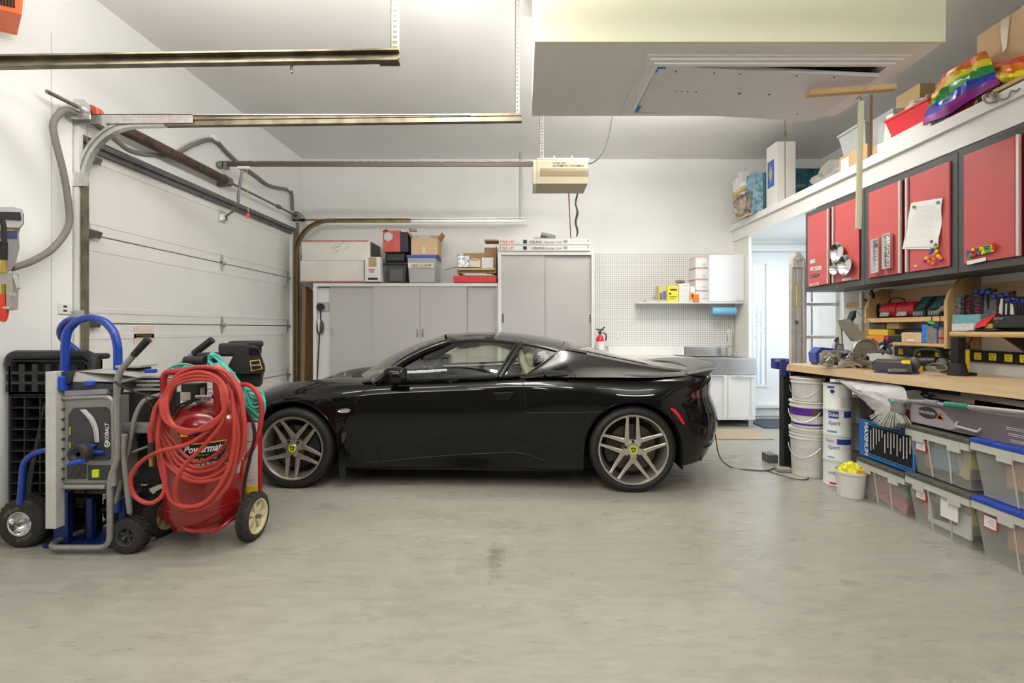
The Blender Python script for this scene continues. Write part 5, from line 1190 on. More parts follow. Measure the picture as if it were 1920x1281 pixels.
# wheels
def add_wheel(par,c,ax,r,wd,hubr,hubm,tm=None,nm='wheel',tread=True,spokes=0):
    c=Vector(c); ax=Vector(ax).normalized(); w=MB()
    w.lathe([(hubr,-wd*.5),(hubr+.008,-wd*.5),(r*.80,-wd*.52),(r*.93,-wd*.46),(r,-wd*.3),(r,wd*.3),(r*.93,wd*.46),(r*.80,wd*.52),(hubr,wd*.5)],c,ax,40)
    if tread:
        x=ax.orthogonal().normalized(); y=ax.cross(x); n=26
        for k in range(n):
            for q in (-1,1):
                a=2*math.pi*(k+(.25 if q>0 else 0))/n; d=(x*math.cos(a)+y*math.sin(a)); t=(-x*math.sin(a)+y*math.cos(a)); b=c+d*(r-.002)+ax*(wd*.2*q); hx=t*(r*.075); hy=ax*(wd*.14); hz=d*.006
                p=[b-hx-hy,b+hx-hy,b+hx+hy,b-hx+hy]; w.hexa(p,[v+hz for v in p])
    o=w.build(nm,par,tm or tyre_m,True)
    w=MB(); s=wd*.5
    w.lathe([(0,s*.55),(hubr*.28,s*.55),(hubr*.30,s*.2),(hubr*.8,s*.15),(hubr*.9,s*.9),(hubr*1.03,s*.98)],c,ax,28); w.lathe([(0,-s*.3),(hubr,-s*.3)],c,ax,28)
    if spokes:
        x=ax.orthogonal().normalized(); y=ax.cross(x)
        for k in range(spokes):
            a=2*math.pi*k/spokes; d=(x*math.cos(a)+y*math.sin(a)); t=(-x*math.sin(a)+y*math.cos(a))*hubr*.09
            p0=c+ax*s*.25+d*hubr*.2; p1=c+ax*s*.25+d*hubr*.88; w.hexa([p0-t,p0+t,p1+t*1.6,p1-t*1.6],[q+ax*s*.35 for q in (p0-t,p0+t,p1+t*1.6,p1-t*1.6)])
    w.build('hub',o,hubm,True); w=MB(); w.cyl(c+ax*s*.5,c+ax*(s+.01),hubr*.12,n=10); w.build('axle_nut',o,steel,True); return o
tyre_m=mat('cart_tyre',(.035,.033,.03),.8,noise=.4,nscale=40)
# blue hand truck
ht=thing('hand_truck','blue tubular hand truck with big pneumatic tyre parked at the far left','hand truck',(-2.6,2.66,0))
Yh=2.66; G=lambda x,y,Y=Yh: P(x,y,Y)
MB().tube(fillet([G(122,960),G(122,650),G(126,620),G(145,601),G(170,595),G(196,602),G(214,622),G(221,650),G(222,960)],.03),.021,n=12).build('front_loop',ht,blue_metal,True)
MB().tube([G(158,599,2.7),G(128,601,2.72),G(114,617,2.74),G(117,635,2.76),G(140,655,2.78),G(158,670,2.8),G(167,692,2.8),G(168,760,2.8)],.018,n=10,smooth_pts=5).build('back_loop',ht,blue_metal,True)
MB().tube(fillet([G(112,838,2.6),G(62,850,2.6),G(44,868,2.6),G(38,945,2.6)],.06),.016,n=10).build('side_brace',ht,blue_metal,True)
w=MB(); w.box(G(100,923,2.62),G(127,1018,2.62)+Vector((0,.03,0))); w.box(G(162,935),G(172,1010)+Vector((0,.03,0))); w.box(G(222,920),G(234,1000)+Vector((0,.03,0))); w.box((G(100,0).x,2.6,.005),(G(235,0).x,2.85,.02)); w.build('base_frame',ht,mat('navy_painted_metal',(.006,.02,.13),.4),True)
for z in (.75,.45): MB().box((G(122,0).x,2.655,z-.02),(G(222,0).x,2.675,z+.02)).build('cross_bar',ht,mat('navy_painted_metal'),True)
wc=P(37,983,2.60); wh=add_wheel(ht,(wc.x,2.64,.137),(0,-1,0),.133,.09,.068,chrome)
w=MB()
for word,a0 in (('ANGELUS',150),('ANGELUS',-35)):
    for i,chh in enumerate(word):
        a=R(a0-i*9.5) if a0>0 else R(a0-i*9.5); d=Vector((math.cos(a),0,math.sin(a))); t=Vector((math.sin(a),0,-math.cos(a)))
        text(w,chh,None,Vector((wc.x,2.592,.137))+d*.078-t*.006,t,d,.018,mat('tyre_letter',(.35,.25,.12),.7),w=.011)
w.build('tyre_lettering',wh,None,True,fix=False)
add_wheel(ht,(P(215,0,2.75).x,2.85,.137),(0,-1,0),.133,.09,.068,chrome)
MB().cyl((wc.x,2.66,.137),(P(215,0,2.75).x,2.86,.137),.012).build('axle',ht,steel,True)
# table saw on its folded stand
sv=mat('saw_silver',(.36,.355,.34),.38,.6,noise=.12,nscale=20); sawd=mat('saw_dark',(.035,.037,.04),.5); sawg=mat('saw_panel_grey',(.28,.275,.26),.45,.3)
ts_=thing('table_saw','grey portable table saw folded upright on a tubular rolling stand','table saw',(-2.3,2.55,0))
Ys=2.50
w=MB(); w.box(g3(217,352,2.46),g3(268,1108,2.46)+Vector((0,.05,0)),bev=.003); w.build('table_edge_rail',ts_,mat('rail_white_alu',(.62,.61,.58),.4,.3,noise=.08,nscale=12),True)
w=MB(); w.box(g3(272,455,2.50),g3(300,900,2.50)+Vector((0,.06,0))); 
for k in range(9): w.box(g3(272,480+k*48,2.49),g3(304,488+k*48,2.49)+Vector((0,.06,0)))
w.build('ribbed_underside',ts_,mat('saw_underside',(.05,.045,.035),.7,noise=.5,nscale=30),True)
w=MB(); w.box(g3(302,470,Ys),g3(545,893,Ys)+Vector((0,.20,0)),bev=.008); w.build('side_panel',ts_,sawg,True)
w=MB(); w.box(g3(305,465,Ys+.2),g3(770,893,Ys+.2)+Vector((0,.16,0))); w.build('saw_body',ts_,sawd,True)
pl=[(328,560),(352,527),(500,522),(537,565),(537,748),(515,778),(400,780),(328,745)]
w=MB(); w.prism([g3(a,b_,Ys-.012) for a,b_ in pl],(0,.012,0)); w.build('control_plate',ts_,mat('plate_charcoal',(.04,.042,.045),.35),True)
w=MB()
for rr,mm in ((0,0),(1,1)):
    q=[(388+rr*22,535),(425+rr*22,575),(450+rr*18,625),(460+rr*14,690)]; w.tube([g3(a,b_,Ys-.016) for a,b_ in q],.0035,n=6,smooth_pts=5)
w.tube([g3(a,b_,Ys-.015) for a,b_ in ((400,535),(437,575),(461,625),(470,690))],.006,n=6,smooth_pts=5); w.build('bevel_scale',ts_,mat('scale_grey',(.5,.5,.48),.4),True)
for yy in (617,690): MB().box(g3(332,yy,Ys-.014),g3(340,yy+38,Ys-.012)).build('scale_mark',ts_,mat('olive_mark',(.35,.38,.05),.5),True)
text(None,'KOBALT',ts_,g3(523,690,Ys-.014),(0,0,1),(-1,0,0),.020,paper,w=.102,bold=.02)
w=MB(); c_=g3(515,702,Ys-.014); w.tube([c_+Vector((.013*math.cos(t),0,.013*math.sin(t))) for t in [2*math.pi*k/16 for k in range(16)]],.0022,n=5,closed=True); w.prism([c_+Vector((-.006,0,-.006)),c_+Vector((.006,0,-.006)),c_+Vector((0,0,.009))],(0,.002,0)); w.build('round_logo',ts_,paper,True)
hc=g3(393,743,Ys-.05); w=MB(); w.lathe([(0,-.02),(.045,-.02),(.053,-.01),(.053,.02),(.048,.03),(.03,.03),(.02,.02),(0,.02)],hc,(0,-1,0),26); w.cyl(hc+Vector((0,-.02,0)),hc+Vector((0,.05,0)),.012); hw=w.build('handwheel',ts_,mat('wheel_black',(.03,.03,.03),.5),True)
w=MB(); w.tube([g3(332,797,Ys-.09),g3(345,793,Ys-.09),g3(400,780,Ys-.09)],[.010,.014,.012],n=10); w.build('crank_knob',hw,bluep,True)
w=MB(); w.tube([g3(420,705,Ys-.02),g3(450,712,Ys-.02),g3(440,738,Ys-.02),g3(500,740,Ys-.02)],[.012,.014,.012,.008],n=8); w.build('bevel_lever',ts_,bluep,True)
MB().box(g3(322,796,Ys-.003),g3(415,868,Ys)).build('rating_label',ts_,mat('rating_brown',(.06,.05,.045),.6,noise=.8,nscale=90),True)
MB().box(g3(420,802,Ys-.006),g3(530,872,Ys),bev=.003).build('switch_plate',ts_,sawd,True)
MB().box(g3(440,824,Ys-.02),g3(480,858,Ys-.006),bev=.003).build('power_switch',ts_,mat('switch_yellow',(.70,.75,.02),.4),True)
w=MB(); w.prism([g3(355,350,Ys),g3(350,400,Ys),g3(555,412,Ys),g3(665,380,Ys+.1),g3(560,362,Ys)],(0,.30,0)); w.build('table_top',ts_,mat('saw_table',(.58,.58,.56),.35,.5),True)
w=MB(); w.prism([g3(280,352,Ys-.01),g3(355,345,Ys-.01),g3(335,405,Ys-.01),g3(285,425,Ys-.01)],(0,.1,0)); w.box(g3(350,400,Ys),g3(560,440,Ys)+Vector((0,.2,0))); w.build('fence_end',ts_,sawd,True)
w=MB(); w.box(g3(264,374,Ys-.03),g3(300,446,Ys-.03)+Vector((0,.03,0)),bev=.008); w.build('fence_clamp',ts_,bluep,True)
w=MB(); w.box(g3(395,398,Ys-.02),g3(446,421,Ys-.02)+Vector((0,.03,0)),bev=.006); w.build('blade_knob',ts_,bluep,True)
w=MB(); w.box(g3(310,440,Ys-.01),g3(520,463,Ys)+Vector((0,.1,0)),rot=(0,R(-3),0)); w.build('tool_tray',ts_,mat('tray_grey',(.25,.25,.28),.5),True)
# rails to the right of the handle
w=MB(); 
for k,(yy,x0_,x1_) in enumerate(((322,555,675),(372,640,770),(392,650,770),(410,655,770),(432,600,770))): w.box(g3(x0_,yy,2.62),g3(x1_,yy+10,2.62)+Vector((0,.12,0)))
w.build('fence_rail',ts_,mat('rail_pale',(.5,.5,.47),.4,.5),True)
mb_=mat('motor_black',(.02,.02,.02),.6); MB().box(g3(555,330,2.66),g3(660,360,2.66)+Vector((0,.1,0))).build('rail_end',ts_,mb_,True); MB().box(g3(585,455,2.6),g3(720,600,2.6)+Vector((0,.2,0))).build('motor_housing',ts_,mb_,True); MB().box(g3(600,660,2.66),g3(770,870,2.66)+Vector((0,.1,0))).build('rear_housing',ts_,mb_,True)
w=MB(); w.box(g3(585,600,2.56),g3(730,650,2.56)+Vector((0,.2,0)),bev=.01); w.build('grey_guard',ts_,greyp,True)
w=MB(); w.box(g3(690,340,2.6),g3(738,358,2.6)+Vector((0,.03,0)),bev=.004); w.build('rail_lever',ts_,bluep,True)
def tubes(name,pts,r,par,m_,fr_=.05,Y=2.50):
    return MB().tube(fillet([g3(*p) if len(p)==3 else g3(p[0],p[1],Y) for p in pts],fr_),r,n=10).build(name,par,m_,True)
tubes('stand_tube',[(640,275),(562,365),(566,770),(530,865),(530,1165,2.52),(500,1197,2.53),(262,1197,2.53),(246,1182,2.56),(290,1160,2.62),(515,1072,2.85)],.0155,ts_,sv,.06)
tubes('stand_tube',[(300,478),(545,470),(548,900)],.0125,ts_,sv)
tubes('stand_tube',[(275,905),(512,905)],.014,ts_,sv)
tubes('stand_tube',[(770,462,2.54),(690,485,2.53),(650,560,2.53),(610,760,2.56),(560,980,2.6)],.0125,ts_,sv,.06)
tubes('stand_tube',[(600,655,2.50),(592,740,2.52),(625,1030,2.54)],.014,ts_,sv,.05)
tubes('stand_tube',[(635,738,2.6),(740,700,2.66)],.008,ts_,sv)
tubes('stand_tube',[(550,970,2.6),(800,870,2.9)],.013,ts_,mat('stand_bluegrey',(.22,.25,.32),.4,.5))
tubes('stand_tube',[(620,860,2.7),(790,775,2.9)],.009,ts_,sv)
w=MB(); w.tube([g3(643,272,2.49),g3(712,196,2.49)],[.017,.019,.019],n=12); w.build('rubber_grip',ts_,blackp,True)
w=MB(); w.tube([P(364,663,2.9),P(398,637,2.9)],.021,n=12); w.build('rubber_grip',ts_,blackp,True)
w=MB(); w.tube([P(364,663,2.9),P(332,690,2.9),P(326,720,2.9),P(326,800,2.9)],.017,n=10); w.build('stand_tube',ts_,sv,True)
cw=P(233,1003,2.52); add_wheel(ts_,(cw.x,2.56,.096),(0,-1,0),.094,.075,.05,darkp,spokes=5)
add_wheel(ts_,(cw.x-.0,2.95,.096),(0,-1,0),.094,.075,.05,darkp,spokes=5)
w=MB(); w.tube([g3(552,400,2.48),g3(600,430,2.48),g3(700,465,2.48),g3(790,480,2.5)],.006,n=6,smooth_pts=4); w.tube([g3(690,460,2.5),g3(745,540,2.5)],.003,n=5); w.build('bungee_cord',ts_,rubber,True)
w=MB(); w.box(g3(345,925,2.7),g3(560,940,2.7)+Vector((0,.15,0))); w.box(g3(360,960,2.7),g3(400,1005,2.7)+Vector((0,.05,0))); w.build('lower_bracket',ts_,mat('bracket_dirty',(.10,.085,.06),.7,noise=.6,nscale=40),True)
w=MB(); w.box((P(100,0,2.9).x,2.72,0.003),(P(205,0,2.9).x,2.95,.02),rot=(0,0,R(20))); 
# ---- air compressor
ac=thing('air_compressor','red upright air compressor on cream-hubbed wheels draped in coiled hoses','air compressor',(-1.82,2.7,0))
Yc=2.75; cx=(387-980)*Yc/880; rt=.205
tred=mat('tank_red',(.30,.008,.010),.28,coat=.6,noise=.12,nscale=6)
w=MB(); w.lathe([(0,.795),(.07,.79),(.13,.77),(.18,.73),(.2,.69),(rt,.66),(rt,.19),(.2,.15),(.17,.12),(.17,.10),(0,.10)],(cx,Yc,0),(0,0,1),40); w.build('tank',ac,tred,True)
w=MB(); w.lathe([(rt+.002,.215),(rt+.004,.22),(rt+.002,.225)],(cx,Yc,0),(0,0,1),40); w.build('weld_seam',ac,tred,True)
w=MB(); w.tube(fillet([g4(235,1060,2.72),g4(300,1075,2.6),g4(385,1152,2.56),g4(545,1152,2.56),g4(625,1085,2.62),g4(680,1060,2.72)],.05),.011,n=8); w.cyl((P(296,0,Yc).x,Yc+.03,.135),(P(463,0,Yc).x,Yc+.03,.135),.012); w.box(g4(235,1045,2.70),g4(330,1090,2.70)+Vector((0,.05,0))); w.build('base_frame',ac,red_metal,True)
cream_hub=mat('cream_hub',(.66,.58,.36),.5)
add_wheel(ac,(P(463,0,2.66).x,2.72,.133),(1,0,0),.131,.065,.098,cream_hub,spokes=7)
add_wheel(ac,(P(292,0,2.72).x,2.78,.133),(1,0,0),.131,.065,.098,cream_hub,spokes=7)
MB().tube(fillet([g4(262,500,2.62),g4(250,330,2.6),g4(262,285,2.6),g4(500,275,2.6),g4(538,315,2.6),g4(545,500,2.62)],.05),.017,n=10).build('push_handle',ac,red_metal,True)
w=MB(); w.box(g4(684,495,2.86),g4(779,965,2.86)+Vector((0,.03,0)),bev=.005); w.build('side_shroud',ac,red_metal,True)
w=MB(); w.box(g4(700,560,2.855),g4(765,960,2.855)+Vector((0,.003,0))); ip=w.build('instruction_sheet',ac,mat('sheet_white',(.72,.70,.66),.6),True)
w=MB(); w.box(g4(702,905,2.853),g4(764,958,2.853)+Vector((0,.002,0))); w.build('yellow_warning',ip,mat('bright_yellow'),True)
w=MB()
random.seed(4)
for k in range(16):
    w.box(g4(706,585+k*19,2.853),g4(720+random.random()*38,589+k*19,2.853)+Vector((0,.001,0)))
w.build('printed_lines',ip,mat('print_pale'),True)
MB().box(g4(700,662,2.853),g4(764,668,2.853)+Vector((0,.001,0))).build('sheet_border',ip,mat('label_gold'),True)
# tank label wrapped round the front
def tlabel(name,x0,x1,y0,y1,m_,d=.003,par=ac):
    rows=[]
    for j in range(2):
        row=[]
        for i in range(17):
            px=220+(x0+(x1-x0)*i/16)*.3436; 
            # intersect the viewing ray with the cylinder
            dx=(px-VX)/FPX; r_=rt+d; A=dx*dx+1; B_=-2*(dx*cx+Yc); C_=cx*cx+Yc*Yc-r_*r_; D=B_*B_-4*A*C_
            Y=(-B_-math.sqrt(max(D,0)))/(2*A); z=CZ-((600+(y0 if j else y1)*.3436)-VY)*(Yc-rt)/FPX
            row.append(Vector((dx*Y,Y,z)))
        rows.append(row)
    w=MB(); w.grid(rows); return w.build(name,par,m_,True)
lab=tlabel('brand_band',302,618,680,812,mat('label_black',(.012,.012,.012),.3))
tlabel('gold_border',302,618,676,682,mat('label_gold'),.004,lab); tlabel('gold_border',302,618,808,813,mat('label_gold'),.004,lab)
tlabel('warning_sticker',345,383,605,637,yellow_bright); tlabel('black_sticker',386,500,607,637,mat('label_black'))
def arc_text(body,x0,x1,ybase,h,m_,par,shear=0,bold=0):
    w=MB(); text(w,body,None,(0,0,0),(1,0,0),(0,0,1),h,m_,w=1.0,shear=shear,bold=bold)
    def mp(t,z):
        px=220+(x0+(x1-x0)*t)*.3436; dx=(px-VX)/FPX; r_=rt+.0055; A=dx*dx+1; B_=-2*(dx*cx+Yc); C_=cx*cx+Yc*Yc-r_*r_; D=B_*B_-4*A*C_
        Y=(-B_-math.sqrt(max(D,0)))/(2*A); zb=CZ-((600+ybase*.3436)-VY)*(Yc-rt)/FPX; return Vector((dx*Y,Y,zb+z))
    w.v=[mp(v.x,v.z) for v in w.v]; return w.build('lettering',par,None,True,fix=False)
arc_text('Powermate',362,590,728,.040,paper,lab,.25,.03); arc_text('Black',306,352,726,.026,mat('print_pale'),lab,.2)
arc_text('AIR COMPRESSOR',350,500,748,.009,mat('label_gold'),lab); arc_text('6.6 SCFM @ 40 PSI',345,540,772,.012,paper,lab); arc_text('5.6 CFM @ 90 PSI',375,540,800,.014,paper,lab,0,.02)
w=MB(); arc_text('MAINTENANCE',388,490,618,.007,paper,ac); arc_text('110',350,378,620,.012,ink,ac,0,.02)
# pump, gauges, shroud
MB().cyl((cx-.03,Yc,.78),(cx-.03,Yc,.88),.03).build('tank_neck',ac,steel_l,True); w=MB(); w.cyl(g4(460,440,2.65),g4(460,370,2.65),.014); w.tube([g4(500,440,2.62),g4(505,400,2.62),g4(540,440,2.62)],.009); w.cyl(g4(430,420,2.6),g4(520,420,2.6),.01); w.build('fittings',ac,steel_l,True)
w=MB(); w.box(g4(345,350,2.62),g4(440,442,2.62)+Vector((0,.08,0)),bev=.006); ps=w.build('pressure_switch',ac,blackp,True)
MB().box(g4(345,395,2.617),g4(398,438,2.617)+Vector((0,.002,0))).build('switch_label',ps,mat('pale_label',(.5,.46,.38),.6),True)
w=MB(); w.cyl(g4(372,222,2.72),g4(480,222,2.72),.026,n=16); w.box(g4(430,180,2.76),g4(500,240,2.76)+Vector((0,.1,0)),bev=.01); w.build('intake_filter',ac,blackp,True)
shp=[(640,362),(775,366),(783,300),(805,285),(806,262),(770,160),(745,120),(600,118),(590,130),(545,132),(540,200),(600,250),(640,300)]
w=MB(); w.prism([g4(a,b_,2.70) for a,b_ in [(640,362),(775,366),(783,298),(640,290)]],(-.06,.14,0)); w.build('motor',ac,mat('dark_green_black',(.02,.022,.02),.5),True)
w=MB(); w.prism([g4(a,b_,2.66) for a,b_ in [(598,262),(640,180),(700,142),(752,145),(772,165),(806,262),(806,285),(690,296),(600,275)]],(-.10,.18,0)); sh=w.build('motor_shroud',ac,blackp,True)
w=MB(); w.box(g4(545,127,2.72),g4(690,200,2.72)+Vector((0,.2,0)),bev=.015); w.box(g4(600,115,2.78),g4(742,150,2.78)+Vector((0,.12,0)),bev=.012); w.build('pump_cover',ac,blackp,True)
w=MB()
for k in range(5): w.box(g4(716,156+k*8,2.655),g4(774,160+k*8,2.655)+Vector((0,.004,0)))
for k in range(4): w.box(g4(720+k*15,154,2.654),g4(722+k*15,192,2.654)+Vector((0,.004,0)))
w.build('vent_grille',sh,mat('vent_dark',(.001,.001,.001),.9),True)
w=MB(); w.prism([g4(a,b_,2.654) for a,b_ in ((722,222),(776,216),(790,268),(730,280))],(0,.004,0)); w.build('gold_label',sh,mat('label_gold'),True)
w=MB(); w.prism([g4(a,b_,2.652) for a,b_ in ((727,228),(773,222),(785,264),(734,275))],(0,.004,0)); w.build('label_plate',sh,mat('label_black'),True)
text(None,'Powermate',sh,g4(729,252,2.651),(1,0,.08),(0,0,1),.010,paper,w=.056,shear=.2)
# red hose
rh=thing('air_hose','long red rubber air hose coiled over the front of the compressor','hose',(-1.85,2.42,.3))
rhm=mat('hose_red',(.46,.05,.038),.42,noise=.2,nscale=5); Yq=2.44; w=MB()
def hl(pts,Y=Yq,closed=False,r=.0108): w.tube([g4(p[0],p[1],Y+(p[2] if len(p)>2 else 0)) for p in pts],r,n=9,smooth_pts=6,closed=closed)
random.seed(11)
outer=[(215,600),(235,450),(320,310),(450,258),(580,285),(670,380),(702,520),(690,650),(650,760),(560,860),(430,892),(320,840),(250,760),(218,680)]
for k in range(5):
    s=1-k*.055; ox,oy=460,560
    hl([(ox+(a-ox)*s+random.uniform(-14,14), oy-12*k+(b_-oy)*(s+random.uniform(-.03,.03)), k*.016) for a,b_ in outer],closed=True)
for k in range(3):
    hl([(240+k*14,470,-.02),(275+k*10,560,-.03),(380,600+k*10,-.05),(500,590-k*12,-.05),(580,500,-.03),(598-k*14,400,-.02),(545,315+k*12,0),(440,285+k*20,0),(330,320+k*14,0),(262+k*12,400,0)],closed=True,Y=Yq-.01)
hl([(600,420,-.02),(570,560,-.04),(480,680,-.06),(370,790,-.07),(318,900,-.07),(330,1000,-.05),(400,1036,-.04),(500,1010,-.04),(600,900,-.03),(645,760,-.02),(660,620,-.01),(640,480,0),(600,350,0)])
hl([(620,380,0),(640,560,-.02),(630,720,-.03),(590,850,-.05),(500,980,-.06),(400,1020,-.06),(300,990,-.05),(250,860,-.04),(222,700,-.03),(230,560,-.02),(270,420,0)])
hl([(560,560,-.02),(490,612,-.05),(380,680,-.07),(220,722,-.08),(120,785,-.08),(72,870,-.08),(95,960,-.08),(170,1000,-.08),(240,965,-.06),(262,880,-.04),(240,760,-.03),(215,640,-.02)])
hl([(300,360,0),(215,470,-.02),(190,560,-.03),(178,620,-.03),(184,690,-.03)])
w.build('hose',rh,rhm,True)
w=MB(); w.tube([g4(184,668,2.41),g4(187,740,2.41)],.015,n=10); w.build('rubber_sleeve',rh,rubber,True)
w=MB(); w.cyl(g4(188,745,2.41),g4(190,798,2.41),.012,n=8); w.build('brass_coupler',rh,brass,True)
w=MB(); w.tube([g4(690,700,2.5),g4(676,760,2.5)],.011,n=8); w.tube([g4(668,770,2.5),g4(655,835,2.5)],.009,n=8); w.build('steel_coupler',rh,steel_l,True)
w=MB(); w.tube([g4(660,352,2.6),g4(720,358,2.58),g4(770,410,2.56),g4(788,490,2.55),g4(776,600,2.55),g4(740,700,2.55),g4(690,760,2.55)],.012,n=8,smooth_pts=6); w.build('whip_hose',rh,mat('whip_red',(.42,.03,.03),.45),True)
# teal hose
th=thing('teal_hose','thin teal coiled hose hanging over the right side of the compressor','hose',(-1.7,2.62,.6)); tm_=mat('hose_teal',(.06,.45,.36),.35); w=MB()
def tl_(pts,Y=2.62,closed=False): w.tube([g4(a,b_,Y+random.uniform(-.02,.02)) for a,b_ in pts],.0068,n=7,smooth_pts=6,closed=closed)
for k in range(6):
    j=lambda s=10: random.uniform(-s,s)
    tl_([(515+k*6,190+j()),(545+k*8,215+k*6),(620+j(),290+j()),(680+j(),370),(735,385+k*22),(790+j(6),400+k*16),(802+j(4),480+j()),(770+j(),545-k*6),(720,520-k*14),(690,440+j()),(610,330+j()),(530-k*3,250+j()),(500,205+k*4)],closed=True)
tl_([(215,420),(212,360),(235,310),(290,262),(350,242),(410,250),(470,290)],2.7); tl_([(225,400),(240,330),(300,275),(380,262),(450,262)],2.72)
w.build('hose',th,tm_,True)
w=MB(); w.tube([g4(700,480,2.55),g4(738,560,2.54),g4(748,650,2.54),g4(722,760,2.55),g4(692,900,2.56),g4(688,985,2.58)],.009,n=8,smooth_pts=6); w.build('drain_cable',ac,rubber,True)
w=MB(); w.tube([g4(290,560,2.6),g4(320,480,2.6),g4(400,440,2.6)],.007,n=7,smooth_pts=5); w.tube([g4(310,600,2.58),g4(330,500,2.58),g4(420,440,2.6)],.007,n=7,smooth_pts=5); w.build('wiring',ac,rubber,True)
# ================= red wall cabinets =================
XC=2.78; cabd=mat('cabinet_charcoal',(.085,.083,.085),.45,.2); reds=mat('cabinet_red',(.50,.085,.085),.45,0,spec=.75); redd=mat('cabinet_red_recess',(.28,.0,.01),.4)
YC=lambda px,X=XC: FPX*X/(px-VX)
zc0,zc1,zd0,zd1=1.576,2.35,1.62,2.305
stripm=mat('handle_strip',(.75,.60,.55),.35,.3)
def wcab(label,ya,yb,doors):                         # ya far, yb near
    t=thing('wall_cabinet',label,'cabinet',(2.97,(ya+yb)/2,zc0),0,'red wall cabinets')
    w=MB(); w.box((XC+.012,yb+.003,zc0),(3.155,ya-.003,zc1),bev=.004); w.build('carcass',t,cabd,True)
    w=MB(); w.box((XC-.002,yb+.003,zd1),(XC+.012,ya-.003,zc1)); w.box((XC-.002,yb+.003,zc0),(XC+.012,ya-.003,zd0)); w.box((XC-.002,ya-.06,zd0),(XC+.012,ya-.003,zd1)); w.box((XC-.002,yb+.003,zd0),(XC+.012,yb+.045,zd1)); w.build('face_frame',t,cabd,True)
    out=[]
    for (a,b_,hs) in doors:
        w=MB(); w.box((XC-.018,b_,zd0+.003),(XC-.004,a,zd1-.003),bev=.003); d_=w.build('door',t,reds,True); out.append(d_)
        y=b_ if hs<0 else a; w=MB(); w.box((XC-.006,y-.03,zd0+.003),(XC+.0,y+.03,zd1-.003)); w.build('handle_recess',d_,redd,True)
        y2=y-.022 if hs<0 else y+.022
        w=MB(); w.box((XC-.03,y2-.008,zd0+.003),(XC-.008,y2+.008,zd1-.003),bev=.004); w.build('handle',d_,stripm,True)
    return t,out
c1,d1=wcab('red and charcoal wall cabinet nearest the entry door, with round magnetic bowls',4.61,3.81,[(4.548,4.262,-1),(4.150,3.860,1)])
c2,d2=wcab('middle red and charcoal wall cabinet, with white sheet and two long trays',3.81,2.994,[(3.748,3.455,-1),(3.350,3.04,1)])
c3,d3=wcab('red and charcoal wall cabinet nearest the camera, with building-block magnets',2.994,2.18,[(2.94,2.635,-1),(2.535,2.225,1)])
MB().box((2.88,2.2,zc1),(3.155,4.6,2.40)).build('top_rail',c2,mat('grey_filler',(.35,.34,.33),.6),True)
XS=XC-.019
def onred(px,py,dx=0): p=PX(px,py,XS); return Vector((XS-dx,p.y,p.z))
def sticker(par,x0,y0,x1,y1,m_,words=None,wm=None,h=.01):
    a=onred(x0,y1); b_=onred(x1,y0); w=MB(); w.box((XS-.001,a.y,a.z),(XS-.0002,b_.y,b_.z)); o=w.build('sticker',par,m_,True)
    if words: text(None,words,o,(XS-.0015,a.y-.004,a.z+(b_.z-a.z-h)/2),(0,-1,0),(0,0,1),h,wm or ink,w=abs(b_.y-a.y)-.01)
    return o
sticker(d1[0],1519,485,1529,495,mat('sticker_white_green',(.55,.65,.58),.5,noise=.6,nscale=60))
sticker(d1[0],1519,500,1525,508,mat('sticker_pink',(.8,.5,.5),.5)); sticker(d1[0],1526,498,1540,508,paper,'BC',ink,.018)
sticker(d1[0],1519,513,1536,521,mat('label_black'),'ARC',paper,.010)
sticker(d1[0],1518,528,1537,538,reds,'BOE',paper,.03)
sticker(d1[1],1579,520,1597,527,paper,'HARDWARE',mat('print_grey'),.008)
def bowl(px,py,r,label):
    c=onred(px,py); t=thing('magnetic_bowl',label,'bowl',(XS,c.y,c.z),0,'round magnetic parts bowls on the first red cabinet')
    MB().lathe([(0,-.006),(r*.55,-.006),(r*.62,-.01),(r*.9,-.035),(r,-.042),(r*1.0,-.046),(r*.88,-.040),(r*.58,-.012),(0,-.010)],(XS,c.y,c.z),(1,0,0),32).build('dish',t,mat('polished_steel',(.78,.78,.78),.14,1),True)
    MB().lathe([(0,0),(r*.5,0),(r*.5,-.006),(0,-.006)],(XS,c.y,c.z),(1,0,0),24).build('magnet_base',t,rubber,True)
bowl(1578,473,.086,'round steel magnetic bowl, top of the three on the first red cabinet'); bowl(1593,497,.086,'round steel magnetic bowl, lower right of the three on the first red cabinet'); bowl(1573,503,.058,'smallest round steel magnetic bowl, bottom left of the three')
